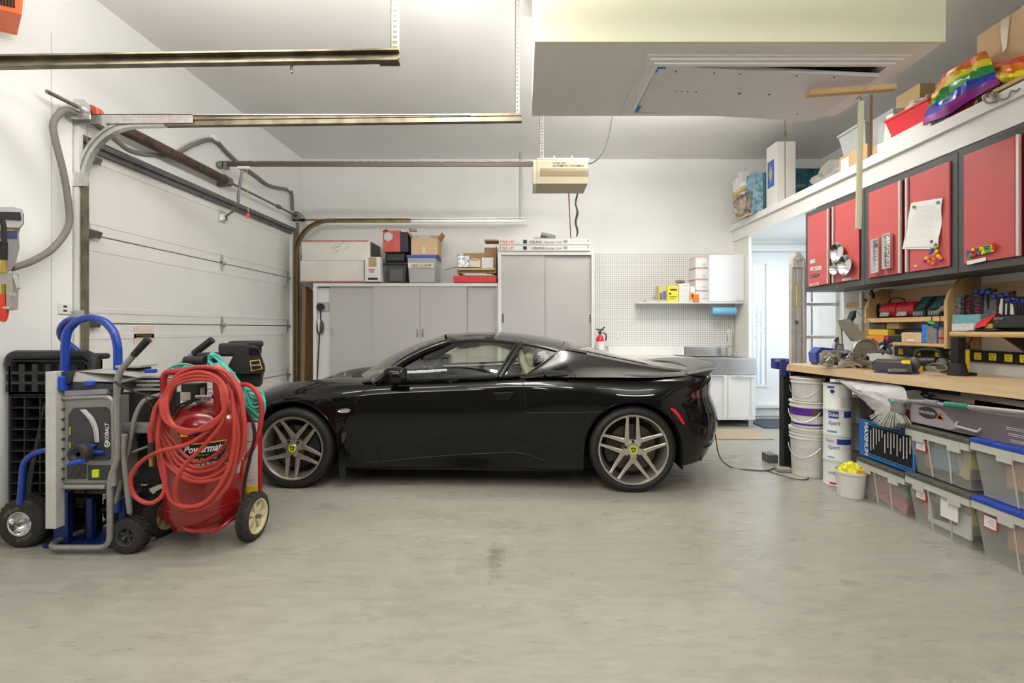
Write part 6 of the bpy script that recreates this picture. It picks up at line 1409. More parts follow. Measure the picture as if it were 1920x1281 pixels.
def tray(x0,x1,yt,yb,label):
    a=onred((x0+x1)/2,yb); b_=onred((x0+x1)/2,yt); y=a.y; hw=.036
    t=thing('magnetic_tray',label,'tray',(XS,y,a.z),0,'long magnetic trays on the middle red cabinet')
    w=MB(); o=.035; 
    w.box((XS-.008,y-hw+.008,a.z+.008),(XS-.004,y+hw-.008,b_.z-.008)); 
    w.hexa([(XS-.008,y-hw,a.z),(XS-.008,y-hw+.01,a.z),(XS-.008,y-hw+.01,b_.z),(XS-.008,y-hw,b_.z)],[(XS-o,y-hw-.004,a.z-.004),(XS-o,y-hw+.002,a.z),(XS-o,y-hw+.002,b_.z),(XS-o,y-hw-.004,b_.z+.004)])
    w.hexa([(XS-.008,y+hw-.01,a.z),(XS-.008,y+hw,a.z),(XS-.008,y+hw,b_.z),(XS-.008,y+hw-.01,b_.z)],[(XS-o,y+hw-.002,a.z),(XS-o,y+hw+.004,a.z-.004),(XS-o,y+hw+.004,b_.z+.004),(XS-o,y+hw-.002,b_.z)])
    w.box((XS-o,y-hw,a.z-.003),(XS-.008,y+hw,a.z+.006)); w.box((XS-o,y-hw,b_.z-.006),(XS-.008,y+hw,b_.z+.003)); w.build('tray_body',t,mat('polished_steel'),True)
    w=MB(); w.box((XS-.005,y-.02,a.z+.03),(XS,y+.02,b_.z-.03)); w.build('magnet_strip',t,rubber,True)
    w=MB(); random.seed(int(x0))
    for k in range(26): z=random.uniform(a.z+.02,b_.z-.02); yy=y+random.uniform(-.02,.02); w.tube([(XS-.012,yy,z),(XS-.018,yy+random.uniform(-.01,.01),z+random.uniform(-.02,.02))],.0025,n=5)
    o_=w.build('small_hardware',t,steel,True); o_['kind']='stuff'
tray(1640,1656,449,511,'long steel magnetic tray, left of the pair beneath the middle cabinet top'); tray(1661,1678,439,503,'long steel magnetic tray, right and slightly higher of the pair')
# sheet of paper
t=thing('paper_sheet','white typed sheet held by coloured magnets on the middle red cabinet','paper',(XS,3.25,1.75))
q=[onred(1712,380,.004),onred(1769,371,.004),onred(1763,463,.010),onred(1698,463,.012)]
rows=[[q[0].lerp(q[1],i/8).lerp(q[3].lerp(q[2],i/8),j/10)+Vector((-.006*math.sin(j*.9)*(i/8),0,0)) for i in range(9)] for j in range(11)]
w=MB(); w.grid(rows); sheet=w.build('top_sheet',t,paper,True)
rows2=[[p+Vector((.005,.02,-.012*(j/10))) for p in r] for j,r in enumerate(rows)]; w=MB(); w.grid(rows2); w.build('under_sheet',t,paper,True)
w=MB()
for k in range(17):
    f=.1+k*.045; a=q[0].lerp(q[3],f); b_=q[1].lerp(q[2],f); a2=a.lerp(b_,.14)+Vector((-.014,0,0)); b2=a.lerp(b_,.86 if k%4 else .5)+Vector((-.014,0,0)); w.add([a2,b2,b2+Vector((0,0,.002)),a2+Vector((0,0,.002))],[(0,1,2,3)])
w.build('typed_lines',t,mat('print_pale'),True)
def magnet(px,py,m_,label,r=.011,grp=None,shape=0):
    c=onred(px,py,.012); w=MB()
    if shape==0: w.lathe([(0,-.008),(r*.8,-.008),(r,-.003),(r,.003),(0,.003)],c,(1,0,0),12)
    else:
        a=random.uniform(0,1.5); w.box(c-Vector((.008,r,r*.8)),c+Vector((.004,r,r*.8)),rot=(a,0,0),bev=.002); w.box(c-Vector((.008,r*.3,r*1.2)),c+Vector((.004,r*.3,r*1.2)),rot=(a+.7,0,0),bev=.002)
    one('fridge_magnet',label,'magnet',w,m_,grp)
gm={'yellow':mat('mag_yellow',(.8,.65,.02),.4),'orange':orangep,'blue':mat('mag_blue',(.03,.12,.6),.4),'purple':mat('mag_purple',(.3,.03,.35),.4),'green':mat('mag_green',(.05,.35,.08),.4),'red':mat('mag_red',(.6,.02,.03),.4)}
magnet(1717,388,gm['green'],'green round magnet at the top left of the white sheet'); magnet(1762,380,mat('mag_sky',(.1,.4,.7),.4),'blue round magnet at the top right of the white sheet'); magnet(1751,453,gm['purple'],'purple round magnet at the bottom right of the white sheet')
magnet(1721,499,mat('mag_white',(.75,.7,.65),.4),'small white magnet low on the middle red cabinet, left of the letters',.008)
random.seed(21)
spots=[(1741,484,'yellow'),(1737,489,'purple'),(1746,491,'orange'),(1752,468,'blue'),(1757,463,'yellow'),(1760,471,'yellow'),(1756,477,'orange'),(1763,480,'yellow'),(1768,484,'orange'),(1765,488,'purple'),(1755,486,'orange'),(1753,494,'orange'),(1759,459,'green'),(1749,474,'blue')]
for x,y,c in spots: magnet(x,y,gm[c],c+' plastic letter magnet in the cluster below the white sheet',.011,c+' letter magnets below the white sheet',1)
for k in range(26):
    x=1818+ (k%13)*4.2+random.uniform(-1,1); y=(480 if k<13 else 472)-(k%13)*1.0+random.uniform(-2,2); c=random.choice(['red','blue','yellow','green','green','yellow'])
    if 1848<x<1852: continue
    magnet(x,y,gm[c],c+' building-block magnet in the row on the third red cabinet',.010,c+' block magnets on the third red cabinet',1)
a=onred(1815,497); b_=onred(1850,489); w=MB(); w.prism([a+Vector((-.004,0,0)),onred(1850,489,.004),onred(1850,482,.004),onred(1814,490,.004)],(-.001,0,0)); o=one('paper_label','white handwritten label strip below the block magnets','label',w,paper)
# ================= workbench =================
bn=thing('workbench','long pine-topped workbench with black steel legs along the right wall','workbench',(2.8,3.0,0))
bz=.91; th_=.055; F0=Vector((2.275,4.19,0)); F1=Vector((2.72,1.45,0))
wtop=wood('bench_top',(.74,.54,.32),.86,(14,1.2,14),.4)
MB().hexa([(F0.x,F0.y,bz-th_),(F1.x,F1.y,bz-th_),(3.15,F1.y,bz-th_),(3.15,F0.y+.02,bz-th_)],[(F0.x,F0.y,bz),(F1.x,F1.y,bz),(3.15,F1.y,bz),(3.15,F0.y+.02,bz)]).build('bench_top',bn,wtop,True)
blk=mat('leg_black',(.012,.012,.013),.4)
for (x,y) in ((2.275,4.09),(3.05,4.1),(2.70,1.6),(3.05,1.6)): MB().box((x,y,0.001),(x+.075,y+.075,bz-th_),bev=.004).build('leg',bn,blk,True)
w=MB(); w.box((2.36,4.10,.78),(3.12,4.14,.85)); w.prism([(2.42,4.10,.818),(2.76,1.62,.818),(2.80,1.62,.818),(2.46,4.10,.818)],(0,0,.036)); w.build('frame_rail',bn,blk,True)
one('metal_angle_bracket','small grey metal box on the floor at the outer side of the bench leg','bracket',MB().box((2.22,4.24,.001),(2.31,4.36,.075),bev=.004),mat('grey_bracket',(.16,.16,.155),.5,.4))
# red tray and black items under the bench top
one('red_funnel','red plastic dish tucked under the bench top above the paint cans','dish',MB().lathe([(0,0),(.06,0),(.10,.03),(.095,.045),(.05,.05),(0,.05)],(2.58,3.62,.80),(0,0,1),20),mat('funnel_red',(.6,.06,.04),.4))
one('black_tool_case','dark tool case with grey print under the bench beside the black leg','case',MB().box((2.46,4.0,.72),(2.62,4.08,.85)),mat('case_print',(.05,.05,.055),.5,noise=.9,nscale=40))
# pails
pailm=mat('pail_white',(.74,.72,.67),.4)
def pail(label,x,y,z,r,h,taper=.93,ribs=2,band=None,lid=True,group=None,dec=()):
    t=thing('plastic_pail',label,'pail',(x,y,z),0,group); pr=[(0,0),(r*taper,0)]
    pr+=[(r*.99,h*.74)]
    for k in range(ribs): b0=h*(.76+.07*k); pr+=[(r*1.0,b0),(r*1.07,b0+.004),(r*1.07,b0+.010),(r*1.0,b0+.014)]
    pr+=[(r*1.01,h*.93),(0,h*.93)]
    MB().lathe(pr,(x,y,z),n=36).build('tub',t,pailm,True)
    if lid: MB().lathe([(0,h*.93),(r*1.06,h*.93),(r*1.09,h*.95),(r*1.09,h*.99),(r*1.02,h),(r*.98,h*.985),(0,h*.985)],(x,y,z),n=36).build('lid',t,pailm,True)
    for (z0,z1,a0,a1,m_,nm) in dec:                  # curved label patches
        rows=[[Vector((x+(r*(taper+(1-taper)*zz/h)+.004)*math.cos(R(a)),y+(r*(taper+(1-taper)*zz/h)+.004)*math.sin(R(a)),z+zz)) for a in [a0+(a1-a0)*i/12 for i in range(13)]] for zz in (z0,z1)]
        w=MB(); w.grid(rows); w.build(nm,t,m_,True)
    w=MB(); w.tube([(x+(r*1.08)*math.cos(R(a)),y+(r*1.08)*math.sin(R(a)),z+h*.62-.09*math.sin(math.pi*(a-150)/130)) for a in range(150,281,10)],.0025,n=5); w.build('bail_handle',t,steel_l,True)
    return t
pu=mat('label_purple',(.10,.02,.28),.5)
gl_=mat('pail_print',(.64,.62,.59),.6,noise=.10,nscale=50)
px_,py_=2.385,3.93
pail('large ribbed white pail standing on the floor beside the bench leg',px_,py_,0.002,.128,.40,.90,3,dec=((.06,.24,170,290,gl_,'printed_text'),),group='stacked white pails')
pail('white pail with purple band and dark label, middle of the stack by the bench leg',px_,py_,.405,.128,.215,.93,1,dec=((.02,.035,165,300,pu,'purple_line'),(.10,.16,165,300,pu,'purple_band'),(.10,.15,255,285,mat('label_olive',(.12,.09,.03),.5),'dark_label')),group='stacked white pails')
pail('white pail with pale printed label, top of the stack by the bench leg',px_,py_,.622,.120,.19,.93,1,dec=((.02,.14,180,250,gl_,'printed_text'),),group='stacked white pails')
# paint cans
def can(label,x,y,z,r,h,dec=(),group='stacked paint cans by the pails',m_=None):
    t=thing('paint_can',label,'paint can',(x,y,z),0,group)
    MB().lathe([(0,0),(r,0),(r+.002,.004),(r-.001,.008),(r-.001,h-.012),(r+.003,h-.008),(r+.003,h-.002),(r-.008,h),(r-.010,h-.006),(0,h-.006)],(x,y,z),n=36).build('can_body',t,m_ or mat('can_white',(.76,.76,.74),.35),True)
    for (z0,z1,a0,a1,mm,nm) in dec:
        w=MB(); w.grid([[Vector((x+(r+.0015)*math.cos(R(a)),y+(r+.0015)*math.sin(R(a)),z+zz)) for a in [a0+(a1-a0)*i/12 for i in range(13)]] for zz in (z0,z1)]); w.build(nm,t,mm,True)
    return t
def ctext(t,body,x,y,r,a0,a1,z,h,m_,sh=0,bold=0):
    w=MB(); text(w,body,None,(0,0,0),(1,0,0),(0,0,1),h,m_,w=1,shear=sh,bold=bold); zb=t.location.z; w.v=[Vector((x+(r+.003)*math.cos(R(a0+(a1-a0)*v.x)),y+(r+.003)*math.sin(R(a0+(a1-a0)*v.x)),zb+z+v.z)) for v in w.v]; w.build('lettering',t,None,True,fix=False)
blu=mat('can_navy',(.03,.06,.30),.4); sky=mat('can_sky',(.10,.38,.70),.4); cx_,cy_,cr=2.47,3.685,.096; ch=.197
t=can('white paint can with red drip mark, bottom of the four-can stack',cx_,cy_,.002,cr,ch,((.015,.03,205,235,mat('mag_red'),'red_stripe'),)); ctext(t,'INTERIOR',cx_,cy_,cr,200,255,.09,.02,blu)
t=can('white and navy paint can, second from the floor in the stack',cx_,cy_,.002+ch,cr,ch,((.02,.03,195,225,sky,'sky_mark'),(.13,.17,235,300,blu,'navy_band'))); ctext(t,'Xpert',cx_,cy_,cr,196,245,.09,.03,blu,.3); ctext(t,'Dulux',cx_,cy_,cr,190,222,.14,.026,blu,.1)
t=can('white and navy paint can, third from the floor in the stack',cx_,cy_,.002+2*ch,cr,ch,((.02,.035,195,235,sky,'sky_mark'),(.13,.185,200,242,blu,'navy_band'),(.14,.19,262,300,blu,'navy_band'))); ctext(t,'Dulux',cx_,cy_,cr+.001,203,240,.145,.028,paper,.1,.02); ctext(t,'Xpert',cx_,cy_,cr,198,248,.08,.034,blu,.3)
t=can('plain white paint can with dark round logo, top of the four-can stack',cx_,cy_,.002+3*ch,cr,ch,((.165,.18,195,225,blu,'navy_mark'),(.02,.10,250,290,gl_,'printed_text'))); 
w=MB(); w.grid([[Vector((cx_+(cr+.002+j*0)*math.cos(R(217+s*math.cos(tt)*9)),cy_+(cr+.002)*math.sin(R(217+s*math.cos(tt)*9)),.002+3*ch+.14+s*.015*math.sin(tt))) for tt in [2*math.pi*k/14 for k in range(15)]] for j,s in enumerate((.01,1))]); w.build('round_logo',t,ink,True)
for k in range(3): can(['silver paint can at the floor behind the front can stack','silver paint can in the middle of the row behind the front can stack','silver paint can on top of the stack behind the front cans'][k],2.78,3.90,.002+k*.22,.10,.217,group='paint cans behind the front stack',m_=mat('can_grey',(.42,.42,.43),.4,.5))
w=MB(); random.seed(2)
for k in range(4): w.tube([(2.66,3.55+k*.02,.6-.02*k),(2.72,3.5,.5),(2.66,3.52,.38),(2.73,3.55,.25),(2.68,3.6,.15)],.012,n=7,smooth_pts=5)
one('black_cable_coil','black cable coils hanging behind the white bucket','cable',w,rubber)
# bucket with yellow bag
bk=thing('white_bucket','small white bucket holding a yellow bag, in front of the paint cans','bucket',(2.39,3.42,0))
MB().lathe([(0,0),(.082,0),(.096,.165),(.104,.17),(.104,.185),(.098,.187),(.092,.17),(.08,.01),(0,.01)],(2.39,3.42,.002),n=36).build('tub',bk,pailm,True)
yb_=thing('yellow_bag','crumpled bright yellow bag with orange print inside the small white bucket','bag',(2.39,3.42,.05))
w=MB(); crumple(w,(2.39,3.42,.15),.09,(.85,.85,1.0),4,.35); w.build('bag_body',yb_,mat('bag_yellow',(.80,.74,.03),.35),True)
MB().box((2.375,3.325,.17),(2.42,3.34,.215)).build('orange_print',yb_,mat('corner_orange'),True)
# storage bins under the bench (front faces on a plane at x = 2.45)
XB=2.45; clr=mat('bin_clear_grey',(.62,.62,.58),.22,alpha=.36); lidk=mat('lid_smoke',(.42,.42,.38),.3,alpha=.85); rim_=mat('rim_clear',(.62,.62,.56),.3,alpha=.8)
def ubin(label,ya,yb,z0,z1,blue=False,fill=(.42,.34,.30),tagpos=None,dx=0.0,papers=()):
    t=thing('storage_bin',label,'storage bin',(XB+.2,(ya+yb)/2,z0),0,'clear storage bins under the bench'); x0=XB+dx; x1=x0+.42; i=.03
    zt=z1-.03
    b4=[(x0+i,yb+i,z0),(x1-i,yb+i,z0),(x1-i,ya-i,z0),(x0+i,ya-i,z0)]; t4=[(x0,yb,zt),(x1,yb,zt),(x1,ya,zt),(x0,ya,zt)]
    w=MB(); b4=[Vector(v) for v in b4]; t4=[Vector(v) for v in t4]
    w.add(b4+t4,[(0,3,2,1),(0,1,5,4),(1,2,6,5),(2,3,7,6),(3,0,4,7)]); w.build('tub',t,clr,True)
    for f in (.33,.67):                               # moulded ribs
        a=b4[3].lerp(b4[0],f); c_=t4[3].lerp(t4[0],f); MB().tube([a,c_],.005,n=5).build('moulded_rib',t,rim_,True)
    w=MB(); w.box((x0-.014,yb-.004,zt-.035),(x0-.008,ya+.004,zt+.004)); w.box((x0-.014,yb-.006,zt-.035),(x1,yb-.001,zt+.004)); w.box((x0-.016,(ya+yb)/2-.16,zt-.06),(x0-.008,(ya+yb)/2-.08,zt)); w.box((x0-.016,(ya+yb)/2+.08,zt-.06),(x0-.008,(ya+yb)/2+.16,zt)); w.build('rim',t,mat('rim_clear'),True)
    lm=mat('blue_lid') if blue else mat('lid_dark_edge',(.10,.10,.09),.4)
    w=MB(); w.box((x0-.018,yb-.005,zt+.004),(x1,ya+.005,z1),bev=.006); ld=w.build('lid',t,lm,True)
    for k in range(4): y=ya-(ya-yb)*(.14+k*.24); MB().box((x0-.022,y-.03,z1-.012),(x0+.03,y+.03,z1+.002),bev=.003).build('lid_rib',ld,lm,True)
    random.seed(int(ya*100)); 
    for k in range(7):
        cc=[(.5,.42,.1),(.45,.1,.08),(.55,.53,.5),(.12,.25,.35),(.3,.3,.3),(.55,.2,.12),(.2,.32,.15),fill][random.randrange(8)]
        yy=random.uniform(yb+.10,ya-.10); zz=z0+random.uniform(.03,max(.05,(zt-z0)*.45)); w=MB(); w.box((x0+.05+k*.004,yy-.09,zz-.02),(x0+.3,yy+.09,zz+random.uniform(.06,.14)),rot=(R(random.uniform(-20,20)),0,0),bev=.01)
        w.build('contents',t,mat('content_%d%d%d'%tuple(int(x*99) for x in cc),cc,.6),True)
    if tagpos:
        y=tagpos[0]; z=tagpos[1]; o=MB().box((x0-.003+i*.2,y-.075,z-.035),(x0+.001+i*.2,y+.0,z+.035)); o=o.build('label',t,mat('label_red_border',(.62,.05,.06),.6),True)
        MB().box((x0-.0045+i*.2,y-.069,z-.029),(x0-.002+i*.2,y-.006,z+.029)).build('label_paper',o,paper,True)
        w=MB()
        for k in range(3): w.box((x0-.0055+i*.2,y-.06,z-.015+k*.013),(x0-.004+i*.2,y-.015-random.random()*.02,z-.012+k*.013))
        w.build('label_lines',o,mat('print_grey'),True)
    for (y0_,y1_,za,zb2,mm,nm) in papers: MB().box((x0-.002+i*.3,y1_,za),(x0+.002+i*.3,y0_,zb2)).build(nm,t,mm,True)
    return t
ubin('low clear bin with dark lid edge at floor level beneath the blue-framed black box',3.42,3.00,.002,.285,tagpos=None)
ubin('lower grey-lidded clear bin, second along the floor',2.985,2.56,.002,.31,tagpos=(2.93,.20),papers=((2.76,2.65,.12,.24,paper,'white_sheet'),))
ubin('lower blue-lidded clear bin at floor level at the right edge',2.545,1.95,.002,.315,True,tagpos=(2.50,.20))
ubin('upper grey-lidded clear bin stacked on the second floor bin',2.985,2.565,.322,.612,tagpos=(2.93,.50))
ub=ubin('upper blue-lidded clear bin with barcode sheet at the right edge',2.55,1.96,.322,.63,True,papers=((2.30,2.18,.37,.53,paper,'product_sheet'),(2.38,2.26,.565,.585,paper,'top_label')))
w=MB(); 
for k in range(5): w.box((XB+.002,2.20,.50-k*.016),(XB+.0055,2.28,.506-k*.016))
w.build('red_print',ub,mat('mag_red'),True); MB().box((XB+.002,2.21,.38),(XB+.0055,2.24,.41)).build('blue_print',ub,mat('mag_blue'),True)
# blue-framed black box
mx_=thing('tool_box_carton','black carton with blue border and white sideways lettering on the low clear bin','box',(2.62,3.22,.285)); xm=2.47
MB().box((xm,2.95,.30),(xm+.3,3.44,.565)).build('box_body',mx_,mat('carton_black',(.012,.012,.014),.4),True)
w=MB(); bb=mat('carton_blue',(.02,.13,.42),.4)
w.box((xm-.002,2.95,.30),(xm,3.44,.32)); w.box((xm-.002,2.95,.545),(xm,3.44,.565)); w.box((xm-.002,2.95,.32),(xm,2.97,.545)); w.box((xm-.002,3.36,.32),(xm,3.44,.545)); w.build('blue_border',mx_,bb,True)
w=MB(); w.box((xm-.004,2.962,.327),(xm-.002,3.352,.330)); w.box((xm-.004,2.962,.535),(xm-.002,3.352,.538)); w.box((xm-.004,2.962,.327),(xm-.002,2.965,.538)); w.box((xm-.004,3.349,.327),(xm-.002,3.352,.538)); w.build('thin_blue_line',mx_,sky,True)
text(None,'MAXIMUM',mx_,(xm-.004,3.385,.545),(0,0,-1),(0,-1,0),.034,paper,w=.235,bold=.025)
w=MB(); random.seed(6)
for k in range(14):
    y=3.33-k*.026; L=random.uniform(.05,.17); zt=.52 if k%5 else .50; w.box((xm-.004,y-.007,zt-L),(xm-.002,y,zt))
w.build('printed_columns',mx_,mat('print_pale'),True)
# tent bag box with orange sail logo
cb_=thing('long_grey_carton','long grey and lilac carton with orange sail logo lying on the upper bins','box',(2.6,2.5,.62)); xk=2.475
w=MB(); w.prism([(xk,3.0,.625),(xk,1.75,.64),(xk,1.75,.775),(xk,2.93,.765),(xk,3.0,.745)],(.25,0,0)); w.build('box_body',cb_,mat('carton_taupe',(.16,.14,.15),.5),True)
w=MB(); w.prism([(xk-.002,2.99,.628),(xk-.002,2.72,.632),(xk-.002,2.66,.655),(xk-.002,2.72,.70),(xk-.002,2.78,.745),(xk-.002,2.99,.742)],(.002,0,0)); w.build('lilac_panel',cb_,mat('carton_lilac',(.38,.33,.38),.5),True)
w=MB(); w.lathe([(0,-.004),(.058,-.004),(.058,-.003)],(xk,2.865,.705),(1,0,0),24); w.v=[Vector((v.x,2.865+(v.y-2.865)*1.2,.705+(v.z-.705)*.62)) for v in w.v]; w.build('dark_oval',cb_,mat('carton_plum',(.05,.04,.05),.5),True)
text(None,'CACOON',cb_,(xk-.006,2.93,.698),(0,-1,0),(0,0,1),.017,paper,w=.118,bold=.02)
w=MB(); w.prism([(xk-.006,2.795,.685),(xk-.006,2.755,.682),(xk-.006,2.772,.728)],(.001,0,0)); w.prism([(xk-.006,2.805,.682),(xk-.006,2.75,.680),(xk-.006,2.785,.712)],(.001,0,0)); w.build('orange_sail',cb_,orangep,True)
w=MB(); w.tube([(xk-.01,2.66,.690),(xk-.025,2.655,.668),(xk-.025,2.53,.662),(xk-.01,2.525,.68)],.007,n=6); w.build('carry_handle',cb_,mat('handle_grey',(.45,.43,.42),.5),True)
w=MB()
for k in range(3):
    for j in range(2): w.box((xk-.003,2.30-k*.01-.2+j*.03,.715-k*.03-j*.009),(xk-.001,2.40-k*.01,.718-k*.03-j*.009))
w.build('fine_print',cb_,mat('print_pale'),True)
one('yellow_strip_carton','low flat box with yellow and red edge behind the grey broom pole','box',MB().box((2.60,1.9,.782),(2.72,2.7,.81)),mat('label_gold'))
one('taupe_board','taupe board leaning under the bench top behind the broom pole','board',MB().prism([(2.60,3.05,.78),(2.60,2.2,.785),(2.60,2.2,.835),(2.60,2.95,.85)],(.03,0,0)),mat('board_taupe',(.26,.21,.18),.7))
# broom
br=thing('push_broom','grey bristle brush with silver and green telescopic pole lying under the bench','broom',(2.42,2.9,.7)); cq=lambda px,py,X=2.44: PX(px,py,X)
w=MB(); w.tube([cq(1692,757),cq(1702,752),cq(1740,754)],.012,n=10); w.tube([cq(1738,754),cq(1772,760)],.011,n=10); w.tube([cq(1815,763),cq(1990,782)],.013,n=10); w.build('pole',br,mat('pole_grey',(.45,.43,.42),.35,.6),True)
w=MB(); w.tube([cq(1735,754),cq(1759,757)],.018,n=12); w.build('pole_collar',br,greyp,True)
w=MB(); w.tube([cq(1774,758),cq(1816,763)],.017,n=12); w.build('pole_grip',br,mat('grip_green',(.02,.20,.16),.5),True)
w=MB(); w.box(cq(1662,772,2.42),cq(1700,750,2.46),bev=.012); w.box(cq(1655,780,2.42),cq(1690,770,2.47),bev=.01); w.build('brush_block',br,greyp,True)
w=MB(); random.seed(9); bc=cq(1676,772,2.44)
for k in range(150):
    a=random.uniform(-1.1,1.0); b_=random.uniform(-.6,.6); d=Vector((-.35+b_*.3,math.sin(a)*.9,-math.cos(a)*.75)).normalized(); p=bc+Vector((b_*.04,math.sin(a)*.05,0)); w.tube([p,p+d*.06,p+d*.105+Vector((0,0,-.01))],[.0035,.0035,.0025],n=4,caps=False)
o=w.build('bristles',br,mat('bristle_grey',(.42,.41,.37),.7,noise=.4,nscale=40),True); o['kind']='stuff'
MB().ball(cq(1674,752,2.42),.012).build('teal_button',br,mat('hose_teal'),True)
# plastic sack
ps_=thing('plastic_sack','large translucent white plastic sack stuffed under the bench top','bag',(2.6,3.3,.6))
def blob(name,par,m_,c,r,sc,seed,amp=.3,n=34,m2=22,fq=2.5): w=MB(); crumple(w,c,r,sc,seed,amp,n,m2,fq); return w.build(name,par,m_,True)
rows=[]; A_=[cq(1572,712,2.43),cq(1600,733,2.42),cq(1640,772,2.41),cq(1655,790,2.41)]; B_=[cq(1580,709,2.45),cq(1640,717,2.47),cq(1690,725,2.48),cq(1705,750,2.46)]
sk_=mat('sack_white',(.60,.57,.58),.25,alpha=.9)
CA=curve(A_,22); CB=curve(B_,22); w=MB()
for sgn in (-1,1):
    rows=[]
    for j in range(15):
        v=j/14; rows.append([CA[i].lerp(CB[i],v)+Vector((sgn*.07*math.sin(math.pi*v)*math.sin(math.pi*min(1,(i+2)/24))+ .012*pnoise(Vector((i*.5,j*.6,sgn*3))) - .006*abs(math.sin(i*.9+j*.3)),0,.008*pnoise(Vector((i*.4,j*.5,9))))) for i in range(23)])
    w.grid(rows)
w.build('sack_body',ps_,sk_,True)
blob('dark_filling',ps_,mat('filling_brown',(.10,.08,.07),.7),cq(1680,722,2.62),.09,(.6,1.2,.5),8)
one('red_crate_edge','red plastic crate corner showing between the sack and the blue-framed box','crate',MB().box((2.55,3.05,.57),(2.75,3.2,.67),bev=.01),mat('crate_red',(.5,.02,.02),.4))
one('grey_bag_heap','dark grey bundle under the bench top behind the brush','bundle',crumple(MB(),(2.66,3.0,.80),.10,(.6,1.1,.45),12,.3),mat('bundle_dark',(.05,.05,.05),.8))
# ================= things on the bench wall =================
XW=3.155
osd=thing('outlet_strip','black wall power strip with yellow outlets above the workbench','power strip',(XW,2.9,.98)); zz=1.03
MB().box((XW-.03,1.6,zz-.04),(XW,3.95,zz+.04),bev=.004).build('channel',osd,mat('strip_black',(.012,.012,.012),.4),True)
for pxo in (1690,1722,1760,1786,1834,1862,1892,1921,1955):
    y=FPX*(XW-.03)/(pxo-VX); s_=MB().box((XW-.036,y-.024,zz-.024),(XW-.03,y+.024,zz+.024),bev=.002).build('outlet',osd,mat('outlet_yellow',(.80,.68,.03),.4),True)
    w=MB(); w.box((XW-.0375,y-.012,zz+.004),(XW-.036,y-.008,zz+.014)); w.box((XW-.0375,y+.006,zz+.004),(XW-.036,y+.010,zz+.014)); w.box((XW-.0375,y-.005,zz-.014),(XW-.036,y+.002,zz-.008)); w.build('socket_slots',s_,ink,True)
# pine shelf unit 1
su=thing('pine_shelf_unit','open pine shelf unit with curved ends on the wall over the bench middle','shelf',(3.05,3.6,1.09),0); XF1=2.93
yL,yR=3.99,3.235
w=MB(); w.box((XW-.02,yR,1.32),(XW,yL,1.54)); w.build('back_board',su,pine_y,True)
def shelfboard(z,th,y0,y1,x0,par,nm='shelf'): return MB().box((x0,y0,z-th),(XW-.021,y1,z),bev=.002).build(nm,par,pine_y,True)
shelfboard(1.305,.035,yR+.02,yL-.0,XF1,su); shelfboard(1.112,.022,yR+.02,3.72,XF1,su)
sidep=lambda y,th,z0,z1,x0=XF1-.01:(lambda w:(w.prism([(XW-.001,y,z0),(x0,y,z0),(x0,y,z1-.17),(x0+.03,y,z1-.09),(x0+.09,y,z1-.02),(x0+.14,y,z1),(XW-.001,y,z1)],(0,th,0)),w)[1])(MB())
sidep(yL,.022,1.265,1.555).build('end_panel',su,pine_z,True); sidep(yR-.005,.024,1.08,1.575).build('end_panel',su,pine_z,True)
# pine shelf unit 2
s2=thing('pine_shelf_unit','pine wall shelf at the right edge holding boxed tools','shelf',(3.05,2.6,1.15),0)
w=MB(); w.box((XW-.02,1.7,1.42),(XW,yR-.035,1.52)); w.build('back_board',s2,pine_y,True)
MB().box((2.90,1.7,1.165),(XW-.001,yR-.035,1.20),bev=.012).build('shelf',s2,pine_y,True)
for y in (2.9,2.3): MB().prism([(XW-.001,y,1.05),(XW-.001,y,1.165),(2.98,y,1.165)],(0,.02,0)).build('bracket',s2,blackp,True)
# cleats on the wall near the corner
for k,(a,b_,t_,bt) in enumerate(((1586,1632,565,578),(1586,1630,608,626))):
    p=PX(a,bt,XW-.02); q=PX(b_,t_,XW-.02); one('pine_cleat',['upper short pine board screwed to the wall behind the mitre saw','lower short pine board screwed to the wall behind the mitre saw'][k],'board',MB().box((XW-.02,q.y,p.z),(XW,p.y,q.z if q.z>p.z else p.z+.06)),pine_y)
w=MB(); y=FPX*(XW-.03)/(1616-VX); w.box((XW-.045,y-.018,.93),(XW-.022,y+.018,1.56)); one('steel_upright','grey slotted steel upright fixed to the wall beside the pine shelf','upright',w,steel_l)
# spring clamp
cl=thing('spring_clamp','black spring clamp with yellow grip hanging above the pine shelf end','clamp',(3.0,4.1,1.42)); kp=lambda px,py,X=2.98: PX(px,py,X)
w=MB(); w.tube([kp(1621,562),kp(1632,569),kp(1637,556),kp(1634,544)],[.008,.013,.014,.010],n=8); w.tube([kp(1620,562),kp(1628,566)],.006); w.build('jaw',cl,blackp,True)
MB().tube([kp(1628,551),kp(1632,560)],.014,n=8).build('grip',cl,mat('clamp_olive',(.45,.42,.08),.5),True)
w=MB(); w.tube([kp(1634,544),kp(1640,543,3.15)],.003,n=5); w.build('hanging_wire',cl,steel,True)
